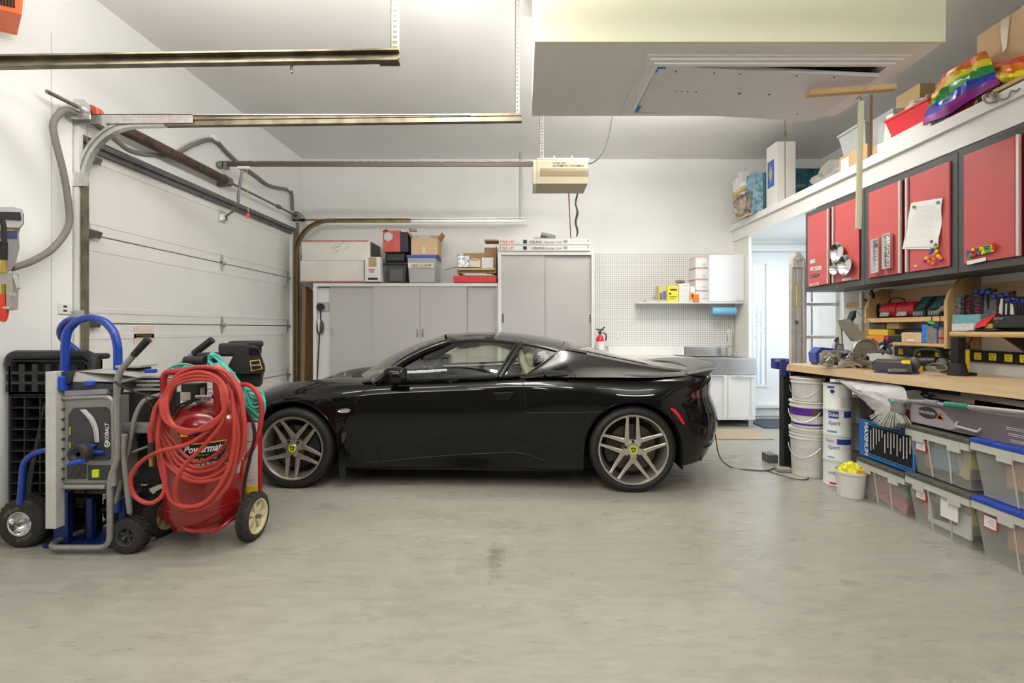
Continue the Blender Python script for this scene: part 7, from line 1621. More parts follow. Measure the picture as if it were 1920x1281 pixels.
# ---- shelf contents: boxes on a plane x = X by pixel extents
def rb(name,label,cat,a,b_,top,z0,X,dep,m_,group=None,bev=.004,rx=0):
    ya=FPX*X/(a-VX); yb=FPX*X/(b_-VX); zt=CZ-(top-VY)*((ya+yb)/2)/FPX
    t=thing(name,label,cat,(X+dep/2,(ya+yb)/2,z0),0,group); MB().box((X,yb,z0),(X+dep,ya,zt),bev=bev,rot=(R(rx),0,0) if rx else None).build('body',t,m_,True); t['_']=0; del t['_']
    return t,ya,yb,zt
zS1=1.307; 
rs=thing('black_reel','round black cable reel at the left end of the pine shelf','reel',(3.05,3.9,zS1)); c0=kp(1646,580,2.98); c0.z=zS1+.062
MB().lathe([(0,-.03),(.062,-.03),(.062,-.024),(.035,-.02),(.035,.02),(.062,.024),(.062,.03),(0,.03)],(3.02,c0.y-.0,c0.z),(0.6,-.8,0),26).build('reel_body',rs,blackp,True)
rp_=mat('pouch_red',(.38,.01,.02),.4)
for k,(a,b_) in enumerate(((1649,1678),(1680,1712))):
    ya=FPX*2.97/(a-VX); yb=FPX*2.97/(b_-VX); t=thing('red_battery_pouch',['red rounded tool pouch beside the black reel on the pine shelf','red rounded tool pouch beside the battery chargers on the pine shelf'][k],'pouch',(3.03,(ya+yb)/2,zS1),0,'red pouches on the pine shelf')
    w=MB(); w.cyl((3.03,yb,zS1+.062),(3.03,ya,zS1+.062),.061,n=22); w.build('pouch_body',t,rp_,True)
    w=MB(); w.box((2.958,yb+.05,zS1+.012),(2.964,ya-.02,zS1+.045),rot=(0,R(18),0)); w.build('grey_label',t,mat('label_grey2',(.35,.33,.32),.5,noise=.6,nscale=80),True)
    if k==0: MB().tube([(3.03,ya-.02,zS1+.12),(3.03,ya-.06,zS1+.16),(3.03,yb,zS1+.15),(3.03,yb-.03,zS1+.115)],.005,smooth_pts=5).build('strap',t,rubber,True)
for k,(a,b_) in enumerate(((1714,1738),(1741,1768))):
    ya=FPX*2.97/(a-VX); yb=FPX*2.97/(b_-VX); t=thing('battery_charger',['black battery charger, left of the pair leaning on the pine shelf','black battery charger, right of the pair leaning on the pine shelf'][k],'charger',(3.03,(ya+yb)/2,zS1),0,'battery chargers on the pine shelf')
    zh=zS1+.15; w=MB(); w.prism([(2.955,yb,zS1),(2.955,yb,zS1+.05),(3.03,yb,zh),(3.10,yb,zh),(3.10,yb,zS1)],(0,ya-yb-.006,0)); w.build('housing',t,mat('charger_black',(.02,.025,.028),.4),True)
    w=MB(); w.prism([(2.958,yb+.015,zS1+.06),(3.022,yb+.015,zh-.008),(3.022,ya-.03,zh-.008),(2.958,ya-.03,zS1+.06)],(-.003,0,.002)); w.build('green_panel',t,mat('charger_teal',(.03,.09,.08),.35,noise=.5,nscale=50),True)
    w=MB()
    for j in range(4): w.box((2.952,yb+.02+j*.022,zS1+.01),(2.956,yb+.034+j*.022,zS1+.04))
    w.build('front_ribs',t,greyp,True)
mt=thing('grey_mitt','small grey padded tool lying beside the chargers at the shelf end','tool',(2.97,3.27,zS1)); MB().tube([kp(1757,587,2.96),kp(1768,579,2.97),kp(1775,574,3.0)],[.016,.020,.022],n=10,smooth_pts=4).build('pad',mt,greyp,True)
zS2=1.113
rb('round_tin','dark round-lidded tin above the yellow boxes on the lower pine shelf','tin',1629,1660,606,1.20,2.99,.09,mat('tin_dark',(.10,.09,.08),.4)); 
rb('wood_block','small pine block next to the dark tin under the upper pine shelf','block',1662,1686,606,1.215,2.99,.08,pine_y)
rb('yellow_case','yellow plastic case stacked on the orange one under the pine shelf','case',1628,1664,618,1.165,2.96,.10,mat('case_yellow',(.80,.50,.03),.4))
rb('orange_case','orange plastic case beneath the yellow one beside the lower pine shelf','case',1625,1657,630,1.10,2.95,.11,mat('case_orange',(.78,.28,.02),.4))
t,ya,yb,zt=rb('black_red_case','small black case with red end label on the lower pine shelf','case',1657,1690,630,zS2,2.95,.10,blackp); MB().box((2.947,ya-.05,zS2+.008),(2.95,ya-.005,zt-.006)).build('red_label',t,mat('label_red',(.5,.03,.05),.5),True)
rb('black_hard_case','black ribbed hard case lying behind the wooden label box','case',1665,1727,616,1.175,3.02,.10,blackp)
t,ya,yb,zt=rb('label_box','small tan box with white printed labels on the lower pine shelf','box',1690,1727,624,zS2,2.94,.10,cardboard_l); MB().box((2.937,ya-.12,zS2+.01),(2.94,ya-.06,zS2+.026)).build('front_label',t,paper,True); MB().box((2.95,yb+.02,zt),(3.02,ya-.02,zt+.002)).build('top_label',t,mat('label_top',(.7,.68,.6),.6,noise=.9,nscale=60),True)
t,ya,yb,zt=rb('blue_box','bright blue box with grey printed side on the lower pine shelf','box',1728,1757,609,zS2,2.94,.09,mat('box_blue',(.02,.20,.65),.4)); MB().box((2.937,yb,zS2),(2.94,yb+.085,zt-.01)).build('grey_side',t,mat('grey_weave',(.22,.2,.2),.6,noise=.5,nscale=120),True)
jr=thing('pink_jar','small pinkish jar with red band at the end of the lower pine shelf','jar',(2.97,3.27,zS2)); MB().lathe([(0,0),(.026,0),(.026,.09),(.018,.10),(.018,.115),(0,.115)],(2.975,FPX*2.975/(1764.5-VX),zS2),n=18).build('glass_body',jr,mat('jar_pink',(.5,.32,.24),.4),True); MB().lathe([(.0265,.03),(.0265,.045)],(2.975,FPX*2.975/(1764.5-VX),zS2),n=18).build('red_band',jr,redp,True)
gc=thing('green_clamp','green-handled clamp with wire coils on the blue box','clamp',(2.96,3.42,1.22)); w=MB(); w.tube([kp(1724,594,2.94),kp(1733,604,2.94),kp(1745,609,2.94)],[.005,.006,.012],n=8); w.tube([kp(1728,592,2.94),kp(1735,598,2.94),kp(1731,606,2.94)],.004,smooth_pts=4); w.build('jaw',gc,blackp,True); MB().tube([kp(1742,604,2.93),kp(1753,608,2.93)],[.013,.010],n=8).build('green_handle',gc,mat('mag_green'),True)
w=MB(); w.tube([kp(1748,590,2.93),kp(1747,603,2.93),kp(1752,614,2.93),kp(1760,612,2.93),kp(1763,600,2.93),kp(1761,590,2.93)],.0035,smooth_pts=5); w.build('wire',gc,rubber,True)
# contents of the right shelf
zS3=1.202
t,ya,yb,zt=rb('clear_tub','clear plastic tub with teal and blue contents at the left end of the right shelf','tub',1785,1838,590,zS3+.035,2.93,.16,mat('tub_teal',(.16,.34,.38),.25)); 
t,ya,yb,zt=rb('white_tray','white translucent tray at the front left of the right shelf','tray',1784,1826,607,zS3,2.91,.2,mat('tray_frost',(.62,.60,.56),.3,noise=.2,nscale=40))
uspm=mat('clamp_box_grey',(.14,.135,.13),.5,noise=.5,nscale=50)
for k,(a,b_,tp) in enumerate(((1801,1833,552),(1835,1867,553))):
    t,ya,yb,zt=rb('clamp_carton',['grey and black clamp carton with red letters, left of the pair','grey and black clamp carton with red letters, right of the pair'][k],'box',a,b_,tp,zS3+.09,3.00,.13,uspm,'clamp cartons on the right shelf'); 
    yy=yb+(.10 if k==0 else .155)-.03; MB().box((2.997,yy-.045,zS3+.09),(3.0,yy+.02,zt)).build('black_panel',t,mat('label_black'),True)
    text(None,'USP',t,(2.996,yy+.008,zt-.03),(0,0,-1),(0,-1,0),.028,mat('label_red'),w=.10)
rb('spotted_carton','dark carton with white specks at the left end of the right shelf','box',1783,1800,557,zS3+.075,2.97,.13,mat('speckle',(.2,.2,.2),.5,noise=1,nscale=60))
rf=thing('red_folder','red plastic folder sloping across the right shelf','folder',(2.93,2.9,zS3)); w=MB(); w.prism([PX(1822,618,2.915),PX(1846,612,2.915),PX(1868,588,2.95),PX(1862,590,2.95),PX(1835,602,2.93)],(.03,0,.0)); w.build('cover',rf,mat('folder_red',(.6,.02,.03),.3),True)
one('black_wedge','flat black tool bag in front of the green sponge on the right shelf','bag',MB().prism([PX(1812,620,2.905),PX(1875,620,2.905),PX(1868,612,2.95),PX(1832,612,2.95)],(.03,0,0)),blackp)
rb('green_sponge','olive green sponge on the right shelf below the red folder','sponge',1845,1861,607,zS3+.012,2.93,.05,mat('sponge_green',(.35,.38,.05),.8),bev=.006)
t,ya,yb,zt=rb('black_drill_case','long black drill case with grey lettering at the right shelf edge','case',1861,1975,592,zS3+.022,2.92,.2,mat('case_black_soft',(.022,.022,.022),.5)); text(None,'CRAFTSMAN',t,(2.918,ya-.01,zt-.02),(0,-1,0),(0,0,1),.010,mat('print_pale'),w=.055); MB().box((2.917,yb+.3,zt-.036),(2.919,ya-.02,zt-.033)).build('print_line',t,mat('print_grey'),True)
t=thing('paper_stack','loose white papers at the front of the right shelf','papers',(2.93,2.6,zS3)); 
for k in range(3): MB().box((2.91+k*.01,2.3,zS3+.003+k*.005),(3.05,2.66-k*.05,zS3+.006+k*.005),rot=(0,0,R(k*3-2))).build('sheet',t,paper,True)
for k,(x,y) in enumerate(((1840,547),(1850,549),(1874,556),(1884,553),(1902,564),(1915,566))):
    cc=PX(x,y,2.99); t=thing('bar_clamp','black bar clamp with blue pads '+['over the left red-lettered carton','between the two red-lettered cartons','over the right red-lettered carton','beside the white-faced tools','left of the last pair of clamps','closest to the right photo edge'][k],'clamp',cc,0,'bar clamps on the right shelf')
    w=MB(); w.tube([cc+Vector((0,.05,-.005)),cc+Vector((0,-.06,.01))],.010,n=6); w.tube([cc,cc+Vector((.02,0,-.12))],.010,n=6); w.build('bar',t,blackp,True)
    w=MB(); w.box(cc-Vector((.016,.035,.010)),cc+Vector((.004,-.008,.014)),bev=.004); w.build('jaw_pad',t,mat('pad_blue',(.02,.04,.35),.4),True); w=MB(); w.box(cc+Vector((-.016,.012,-.010)),cc+Vector((.004,.035,.014)),bev=.004); w.build('jaw_pad',t,mat('pad_blue'),True)
t=thing('tool_roll','black tool roll with white-handled tools standing on the right shelf','tool set',(3.03,2.75,1.22)); w=MB()
for a in (1878,1888,1894,1899): w.tube([PX(a,590,3.0),PX(a+2,560,3.0)],.013,n=8)
w.build('white_handle',t,whitep,True); w=MB(); w.box((3.02,2.72,1.23),(3.1,3.0,1.40),bev=.02)
for a in (1883,1891,1906,1912,1918): w.tube([PX(a,592,2.99),PX(a+1,562,2.99)],.009,n=6)
w.build('pouch',t,blackp,True)
one('grey_block_set','grey slotted bit holder at the far right of the right shelf','bit holder',MB().box((3.0,2.45,1.245),(3.1,2.72,1.37),bev=.004),mat('slot_grey',(.13,.125,.12),.5,noise=.5,nscale=70))
# ---- on the bench
zb_=bz+.001
def bp_(px,py,X): return PX(px,py,X)
# clamp on bench corner
v1=thing('corner_clamp','navy blue quick clamp gripping the outer corner of the bench','clamp',(2.36,4.15,.85)); navy=mat('clamp_navy',(.025,.035,.20),.4)
w=MB(); w.box((2.21,4.10,.865),(2.33,4.185,.955),bev=.008); w.box((2.25,4.08,.80),(2.295,4.10,.95),bev=.006); w.prism([P(1475,683,4.07),P(1490,683,4.07),P(1486,700,4.07),P(1478,700,4.07)],(0,.03,0)); w.build('jaw',v1,navy,True)
w=MB(); w.tube([P(1481,698,4.06),P(1481,712,4.06)],.006); w.tube([P(1463,675,4.09),P(1464,700,4.09)],.004); w.build('screw',v1,steel,True); MB().box((2.205,4.095,.93),(2.31,4.099,.95)).build('top_plate',v1,mat('clamp_grey',(.35,.35,.42),.4,.4),True)
vc=thing('bench_vise','blue cast bench vise with silver jaws at the far end of the bench','vise',(2.62,4.0,zb_)); vb=mat('vise_blue',(.02,.05,.30),.35,coat=.3)
w=MB(); w.box((2.50,3.95,zb_),(2.66,4.08,zb_+.03),bev=.01); w.prism([(2.48,3.96,zb_+.02),(2.62,3.96,zb_+.02),(2.68,3.96,zb_+.10),(2.62,3.96,zb_+.14),(2.52,3.96,zb_+.15),(2.47,3.96,zb_+.10)],(0,.10,0)); w.build('body',vc,vb,True)
w=MB(); w.box((2.64,3.93,zb_+.03),(2.74,4.05,zb_+.11),bev=.012); w.box((2.60,3.90,zb_+.09),(2.72,3.95,zb_+.13),bev=.008); w.build('sliding_jaw',vc,vb,True)
w=MB(); w.prism([(2.48,3.94,zb_+.0),(2.60,3.94,zb_+.0),(2.53,3.94,zb_+.05)],(0,.02,0)); w.cyl((2.70,3.86,zb_+.06),(2.70,3.94,zb_+.06),.014); w.build('steel_jaw',vc,steel_l,True)
gr=thing('bench_grinder','bench grinder with grey stone wheel and guard behind the blue vise','grinder',(2.8,4.05,zb_)); gc_=Vector((2.74,4.08,zb_+.13))
w=MB(); w.lathe([(0,-.012),(.088,-.012),(.09,-.008),(.09,.008),(.088,.012),(0,.012)],gc_,(.55,-.83,0),34); w.build('stone_wheel',gr,mat('stone_grey',(.42,.42,.40),.7),True)
w=MB(); w.lathe([(0,-.02),(.03,-.02),(.036,-.012),(0,-.010)],gc_,(-.55,.83,0),20); w.build('hub_washer',gr,mat('hub_cream',(.62,.60,.52),.5),True)
w=MB(); w.tube([gc_+Vector((.0,-.01,0))+Vector((.55*0+.83*.096*math.cos(t),.55*.096*math.cos(t),.096*math.sin(t))) for t in [R(70+8*k) for k in range(9)]],.009,n=6); w.box((2.78,3.98,zb_),(2.95,4.08,zb_+.08),bev=.02); w.build('motor_guard',gr,blackp,True)
rd=thing('round_planer','round silver motor housing with brown face in front of the grinder','motor',(2.78,3.9,zb_)); rc_=Vector((2.76,3.86,zb_+.10))
w=MB(); w.lathe([(0,-.03),(.04,-.03),(.052,-.02),(.055,.03),(.05,.04),(0,.04)],rc_,(-.5,-.86,0),26); w.build('housing',rd,steel_l,True); MB().lathe([(0,.041),(.036,.041),(.04,.036)],rc_,(-.5,-.86,0),22).build('brown_face',rd,mat('face_brown',(.18,.11,.08),.5),True); MB().box(rc_-Vector((.05,.04,.1)),rc_+Vector((.05,.04,-.04)),bev=.01).build('foot',rd,steel,True)
ms=thing('mitre_saw','grey cast mitre saw with raised arm and black handle on the bench','mitre saw',(2.75,3.7,zb_)); sg_=mat('saw_cast_olive',(.30,.28,.22),.4,.3); S5=lambda x,y,Y: P(1440+x*.18735,460+y*.18735,Y)
w=MB(); q=[S5(745,745,3.75),S5(830,740,3.75),S5(965,900,3.70),S5(950,965,3.70),S5(880,960,3.70),S5(765,810,3.75)]; w.prism(q,(0,.06,0)); w.cyl(S5(800,770,3.74),S5(800,770,3.83),.018); w.build('arm',ms,sg_,True)
w=MB(); w.tube([S5(770,790,3.80),S5(735,750,3.84),S5(722,770,3.86),S5(735,985,3.86)],.014,n=8,smooth_pts=4); w.build('support_post',ms,steel_l,True)
w=MB(); w.prism([S5(832,740,3.74),S5(862,665,3.74),S5(885,655,3.74),S5(880,720,3.74),S5(850,765,3.74)],(0,.05,0)); w.build('trigger_handle',ms,blackp,True)
w=MB(); w.tube([S5(885,660,3.8),S5(930,700,3.78),S5(1025,770,3.7)],.004,n=6); w.tube([S5(860,655,3.8),S5(960,625,3.8)],.004,n=6); w.build('cable_spring',ms,steel,True)
bc=S5(980,1075,3.62); w=MB(); w.tube([bc+Vector((.105*math.cos(t),0,.10*math.sin(t))) for t in [math.pi*k/14 for k in range(15)]],.010,n=8); w.add([bc]+[bc+Vector((.10*math.cos(math.pi*k/14),.01,.095*math.sin(math.pi*k/14))) for k in range(15)],[(0,k+1,k+2) for k in range(14)]); w.build('blade_guard',ms,mat('guard_silver',(.5,.48,.42),.3,.8),True)
w=MB(); w.add([bc+Vector((0,.03,.01))]+[bc+Vector((.07*math.cos(math.pi*k/14),.02,.065*math.sin(math.pi*k/14))) for k in range(15)],[(0,k+1,k+2) for k in range(14)]); w.build('blade',ms,mat('blade_brown',(.30,.20,.12),.4,.6),True)
w=MB(); zb0=zb_; w.box(S5(620,1060,3.66),S5(880,1085,3.66)+Vector((0,.1,0))); w.lathe([(0,0),(.10,0),(.105,.008),(.105,.03),(.09,.036),(0,.036)],(2.66,3.74,zb_+.02),(0,0,1),30)
for a,b_,c,d in ((560,1080,600,1200),(640,1100,665,1210),(700,1085,735,1170),(850,1085,890,1190)): w.box(S5(a,b_,3.64),S5(c,d,3.64)+Vector((0,.06,0)),bev=.004)
w.tube([S5(560,1190,3.62),S5(590,1210,3.6),S5(640,1200,3.6)],.012); w.build('cast_base',ms,mat('cast_pale',(.36,.34,.28),.4,.5,noise=.4,nscale=30),True)
w=MB(); random.seed(14)
for k in range(9): a=S5(random.uniform(560,880),random.uniform(1060,1180),3.62); w.tube([a,a+Vector((random.uniform(-.05,.05),-.02,random.uniform(-.03,.03))),a+Vector((random.uniform(-.06,.06),-.02,random.uniform(-.03,.04)))],.005,n=6,smooth_pts=3)
w.build('linkage',ms,steel_l,True)
w=MB(); w.box(S5(1080,1065,3.5),S5(1250,1080,3.5)+Vector((0,.1,0))); w.prism([S5(880,1075,3.55),S5(1230,1060,3.5),S5(1230,1072,3.5),S5(880,1090,3.55)],(0,.08,0)); w.build('table_extension',ms,mat('table_dark_steel',(.2,.2,.19),.4,.6),True)
# small silver bracket on the bench edge
w=MB()
for a,b_ in (((690,1215),(760,1175)),((760,1175),(850,1170)),((850,1170),(940,1215)),((700,1225),(800,1195)),((800,1195),(880,1225)),((760,1205),(910,1190))): w.tube([S5(a[0],a[1],3.42),S5(b_[0],b_[1],3.42)],.006,n=6)
one('trivet_bracket','spindly silver metal bracket lying at the bench front edge','bracket',w,mat('bracket_silver',(.5,.48,.38),.35,.7))
# black and yellow case on flat purple book
pb_=thing('purple_book','thin purple manual lying under the black and yellow tool case','book',(2.62,3.3,zb_)); w=MB(); w.prism([S5(1060,1215,3.30),S5(1200,1252,3.2),S5(1515,1240,3.2),S5(1480,1205,3.4)],(0,0,.012)); w.v=[Vector((v.x,v.y,zb_ if i<4 else zb_+.012)) for i,v in enumerate(w.v)]; w.build('cover',pb_,mat('book_purple',(.07,.05,.20),.4),True); text(None,'PRO',pb_,S5(1260,1236,3.19),(1,0,0),(0,0,1),.005,paper)
yc=thing('yellow_black_case','black and yellow plastic tool case lying on the purple manual','case',(2.65,3.35,zb_+.014)); z5=zb_+.016
def s5z(x,Y,z): p=S5(x,0,Y); return Vector((p.x,p.y,z))
w=MB(); w.hexa([s5z(1035,3.30,z5),s5z(1440,3.14,z5),s5z(1450,3.34,z5),s5z(1060,3.5,z5)],[s5z(1040,3.31,z5+.055),s5z(1435,3.15,z5+.055),s5z(1440,3.33,z5+.06),s5z(1065,3.49,z5+.06)]); w.build('shell',yc,mat('case_black_soft'),True)
w=MB(); w.hexa([s5z(1060,3.33,z5+.056),s5z(1340,3.20,z5+.056),s5z(1360,3.32,z5+.061),s5z(1080,3.46,z5+.061)],[s5z(1080,3.35,z5+.07),s5z(1330,3.22,z5+.07),s5z(1350,3.31,z5+.072),s5z(1090,3.44,z5+.072)]); w.build('raised_lid',yc,darkp,True)
w=MB(); w.hexa([s5z(1340,3.19,z5+.056),s5z(1432,3.16,z5+.05),s5z(1436,3.31,z5+.06),s5z(1350,3.33,z5+.061)],[s5z(1330,3.20,z5+.068),s5z(1420,3.17,z5+.062),s5z(1425,3.30,z5+.068),s5z(1340,3.32,z5+.072)]); w.build('yellow_end',yc,yellowp,True)
MB().box(s5z(1200,3.18,z5+.0),s5z(1390,3.16,z5+.02)).build('latch',yc,greyp,True)
# ear muffs / dark tools
t=thing('ear_muffs','dark grey ear muffs sitting on the bench behind the yellow-ended case','ear muffs',(2.85,3.35,zb_)); c1_=Vector((2.80,3.36,zb_+.055)); c2_=Vector((2.90,3.24,zb_+.055))
w=MB(); w.ball(c1_,.052,(.6,.9,1)); w.ball(c2_,.052,(.6,.9,1)); w.build('ear_cup',t,mat('muff_grey',(.08,.075,.07),.5),True); MB().tube([c1_+Vector((0,0,.04)),c1_+Vector((.02,-.02,.10)),c2_+Vector((-.02,.02,.10)),c2_+Vector((0,0,.04))],.010,n=8,smooth_pts=5).build('headband',t,blackp,True)
t=thing('safety_goggles','pair of clear brown-strapped goggles lying at the bench edge','goggles',(2.72,3.1,zb_))
w=MB()
for k in range(5): w.tube([PX(1735+k*2,690-k,2.68),PX(1745,683,2.68+k*.01),PX(1762,682,2.70),PX(1774,688,2.70),PX(1772,694,2.68),PX(1750,696-k,2.66)],.004,n=6,smooth_pts=5,closed=True)
w.v=[Vector((v.x,v.y,max(v.z,zb_+.002))) for v in w.v]; w.build('strap_and_lens',t,mat('strap_olive',(.17,.15,.10),.6,noise=.5,nscale=60),True)
w=MB(); random.seed(31)
for k in range(9): a=PX(1640+random.uniform(0,28),650+random.uniform(-7,8),2.92); w.tube([a,a+Vector((random.uniform(-.02,.02),random.uniform(-.06,.06),.04)),a+Vector((random.uniform(-.02,.02),random.uniform(-.08,.08),0)),a+Vector((0,random.uniform(-.04,.04),-.03))],.005,n=6,smooth_pts=4,closed=True)
one('cable_tangle','tangle of black and blue cables heaped behind the blade guard','cable',w,mat('tangle_blue',(.03,.04,.08),.5,noise=.8,nscale=30))
w=MB(); w.tube([PX(1758,655,3.1),PX(1775,668,3.05),PX(1795,686,3.0)],.005,smooth_pts=4); w.tube([PX(1785,665,3.1),PX(1765,680,3.0),PX(1790,692,2.9)],.005,smooth_pts=4); w.tube([PX(1700,672,3.1),PX(1725,660,3.1),PX(1750,664,3.1)],.005,smooth_pts=4); w.v=[Vector((v.x,v.y,max(v.z,zb_+.002))) for v in w.v]
one('charger_cords','thin black cords running along the wall behind the ear muffs','cable',w,rubber)
t=thing('dark_caulk_gun','dark hand drill lying between the ear muffs and the blade guard','drill',(2.95,3.45,zb_)); w=MB(); w.cyl((2.90,3.55,zb_+.06),(2.98,3.38,zb_+.07),.032,n=14); w.box((2.93,3.44,zb_),(2.98,3.49,zb_+.06),bev=.01); w.cyl((2.90,3.55,zb_+.06),(2.88,3.60,zb_+.06),.018); w.build('body',t,mat('drill_dark',(.04,.035,.03),.5,noise=.4,nscale=40),True); MB().box((2.86,3.40,zb_),(2.90,3.43,zb_+.035)).build('yellow_tag',t,yellow_bright,True)
# black post and yellow hand pump
t=thing('black_post','black round-based steel post standing on the bench under the right shelf','post',(2.86,3.05,zb_)); yq=FPX*2.86/(1796-VX)
w=MB(); w.box((2.835,yq-.028,zb_+.0),(2.885,yq+.028,1.163),bev=.004); w.build('tube',t,blk,True); MB().lathe([(0,0),(.055,0),(.055,.012),(.045,.05),(.04,.08),(0,.08)],(2.86,yq,zb_),n=22).build('base_collar',t,rubber,True)
t=thing('yellow_hand_pump','yellow and black hand pump standing behind the black post','pump',(2.93,3.05,zb_)); yq=FPX*2.93/(1811-VX)
w=MB(); w.cyl((2.93,yq,zb_+.02),(2.93,yq,zb_+.17),.019,n=16); w.build('barrel',t,yellowp,True); MB().box((2.90,yq-.05,zb_),(2.96,yq+.05,zb_+.02),bev=.006).build('foot',t,blackp,True); MB().cyl((2.93,yq,zb_+.17),(2.93,yq,zb_+.20),.022,n=14).build('cap',t,blackp,True)
MB().tube([(2.93,yq,zb_+.20),(2.95,yq+.03,zb_+.26),(2.95,yq,zb_+.30),(2.94,yq-.03,zb_+.24),(2.93,yq-.01,zb_+.20)],.005,n=6,smooth_pts=5).build('hose_loop',t,rubber,True)
# ---- folding ladder in the alcove behind the bench
ld=thing('folding_ladder','tall folded aluminium ladder standing between the bench and the entry door','ladder',(2.95,4.72,0)); lm=mat('ladder_alu',(.66,.64,.60),.42,.55,noise=.12,nscale=14); Yl=4.70
xa,xb,xc=P(1484,0,Yl).x,P(1496,0,Yl).x,P(1507,0,Yl).x; zt=1.99
for x0_,x1_ in ((xa,xa+.045),(xa+.055,xa+.10)): MB().box((x0_,Yl,0.002),(x1_,Yl+.05,zt-.12),bev=.004).build('rail',ld,lm,True)
MB().box((xc-.012,Yl-.02,0.002),(xc+.02,Yl+.06,zt-.10),bev=.004).build('rail',ld,mat('ladder_pale',(.60,.55,.50),.4,.5),True)
w=MB(); w.prism([(xa+.01,Yl-.01,zt-.16),(xc+.02,Yl-.01,zt-.16),(xc+.012,Yl-.01,zt-.08),(xa+.075,Yl-.01,zt),(xa+.045,Yl-.01,zt),(xa+.005,Yl-.01,zt-.08)],(0,.06,0)); w.lathe([(0,.01),(.03,.01),(.035,0)],(xa+.05,Yl-.012,zt-.06),(0,-1,0),18); w.build('hinge_head',ld,mat('hinge_pale',(.62,.60,.54),.4,.3),True)
w=MB(); w.box((xa+.046,Yl+.01,1.45),(xa+.054,Yl-.004,1.65)); w.build('yellow_label',ld,mat('mag_yellow'),True)
xr_=P(1576,0,Yl).x
MB().box((xr_-.018,Yl-.01,0.002),(xr_+.018,Yl+.05,1.88),bev=.004).build('rail',ld,lm,True)
for z in (.475,.805,1.135,1.465,1.80): MB().cyl((xa+.05,Yl+.025,z),(xr_,Yl+.025,z),.017,n=12).build('rung',ld,lm,True)
w=MB()
for z in (1.28,.75): w.cyl((xa+.05,Yl-.008,z),(xa+.05,Yl+.0,z),.02,n=12)
w.build('rivet',ld,steel,True)
# thin white uprights and hook in the alcove
w=MB(); w.box((3.45,5.4,.001),(3.53,5.44,2.415)); struct('trim_7',w,trim_m) if False else None
# charging cable on the floor
def fl(px,py): Y=CZ*FPX/(py-VY); return Vector(((px-VX)*Y/FPX,Y,.006))
ck=thing('charging_cable','thin dark charging cable trailing from the car tail across the floor','cable',(1.9,4.2,0))
w=MB(); w.tube([P(1333,752,4.0),P(1336,765,3.95),P(1341,815,3.95),P(1350,858,3.95),fl(1372,878),fl(1400,882),fl(1436,884),fl(1458,877)],.005,n=6,smooth_pts=6); w.tube([fl(1437,884),fl(1470,894),fl(1500,901),fl(1516,899),fl(1508,892),fl(1490,888)],.004,n=6,smooth_pts=6); w.build('cord',ck,mat('cord_dark',(.07,.04,.035),.5),True)
a=fl(1455,884); b2=fl(1490,889); w=MB(); w.box((a.x,a.y-.04,.002),(b2.x,a.y+.03,.035),bev=.006,rot=(0,0,R(-12))); w.build('inline_box',ck,mat('inline_grey',(.30,.29,.27),.5),True)

MB().box((XB+.05,2.62,.03),(XB+.07,2.90,.17),bev=.01).build('contents',[o for o in COL.objects if o.get('label','').startswith('lower grey-lidded')][0],paper,True)
# ================= things on the storage ledge =================
zL=2.622
def ub_(name,label,cat,x0,x1,y0,y1,h,m_,group=None,rz=0,bev=.004,z=zL):
    t=thing(name,label,cat,((x0+x1)/2,(y0+y1)/2,z),R(rz),group); w=MB(); w.box((-(x1-x0)/2,-(y1-y0)/2,0),((x1-x0)/2,(y1-y0)/2,h),bev=bev); w.build('body',t,m_); return t
def zat(py,Y): return CZ-(py-VY)*Y/FPX
# tall white carton with blue emblem
Yt=5.31; x0=P(1456,0,Yt).x; x1=P(1492,0,Yt).x; ht=zat(265,Yt)-zL
t=ub_('tall_white_carton','tall white carton with blue and yellow emblem standing on the ledge','box',x0,x1,Yt,5.53,ht,mat('white_carton'))
w=MB(); w.box((x0-.002,5.36,zat(350,5.4)),(x0-.0005,5.50,zat(305,5.4)+.03)); em=w.build('blue_emblem',t,mat('emblem_blue',(.05,.12,.45),.5),True)
w=MB(); zc_=(zat(350,5.4)+zat(305,5.4)+.03)/2; w.prism([(x0-.004,5.43,zc_-.11),(x0-.004,5.47,zc_),(x0-.004,5.43,zc_+.11),(x0-.004,5.39,zc_)],(.001,0,0)); w.build('emblem_diamond',em,mat('emblem_olive',(.45,.42,.12),.5),True)
w=MB(); w.cyl((P(1472,0,5.2).x,5.2,zL),(P(1472,0,5.2).x,5.2,CE),.006,n=8); w.box((P(1472,0,5.2).x-.012,5.19,zat(256,5.2)),(P(1472,0,5.2).x+.012,5.21,zat(246,5.2))); one('threaded_rod','thin steel rod rising from the ledge to the ceiling before the tall white carton','rod',w,mat('rod_brown',(.25,.2,.14),.5,.5))
# painting behind
Yp=6.2; xp0,xp1=P(1490,0,Yp).x,P(1542,0,Yp).x; t=thing('painted_sign','small painted sign with teal and purple scene leaning on the back wall','sign',((xp0+xp1)/2,Yp,zL)); zt=zat(317,Yp)
MB().box((xp0-.2,Yp,zL),(xp1,Yp+.02,zt)).build('board',t,mat('painting_teal',(.03,.14,.2),.5,noise=.9,nscale=9),True)
MB().box((xp0-.2,Yp-.003,zL),(xp1,Yp,zL+(zt-zL)*.55)).build('purple_field',t,mat('painting_purple',(.07,.05,.30),.5,noise=.6,nscale=10),True)
text(None,'Christmas Village',t,(xp0-.12,Yp-.004,zL+(zt-zL)*.66),(1,0,0),(0,0,1),.05,mat('painting_cream',(.6,.55,.4),.5),w=.45,shear=.3)
w=MB(); w.tube([(xp0-.2,Yp-.005,zt),(xp1,Yp-.005,zt),(xp1,Yp-.005,zL)],.008,n=5); w.build('frame_edge',t,mat('painting_green',(.18,.20,.08),.6,noise=.5,nscale=30),True)
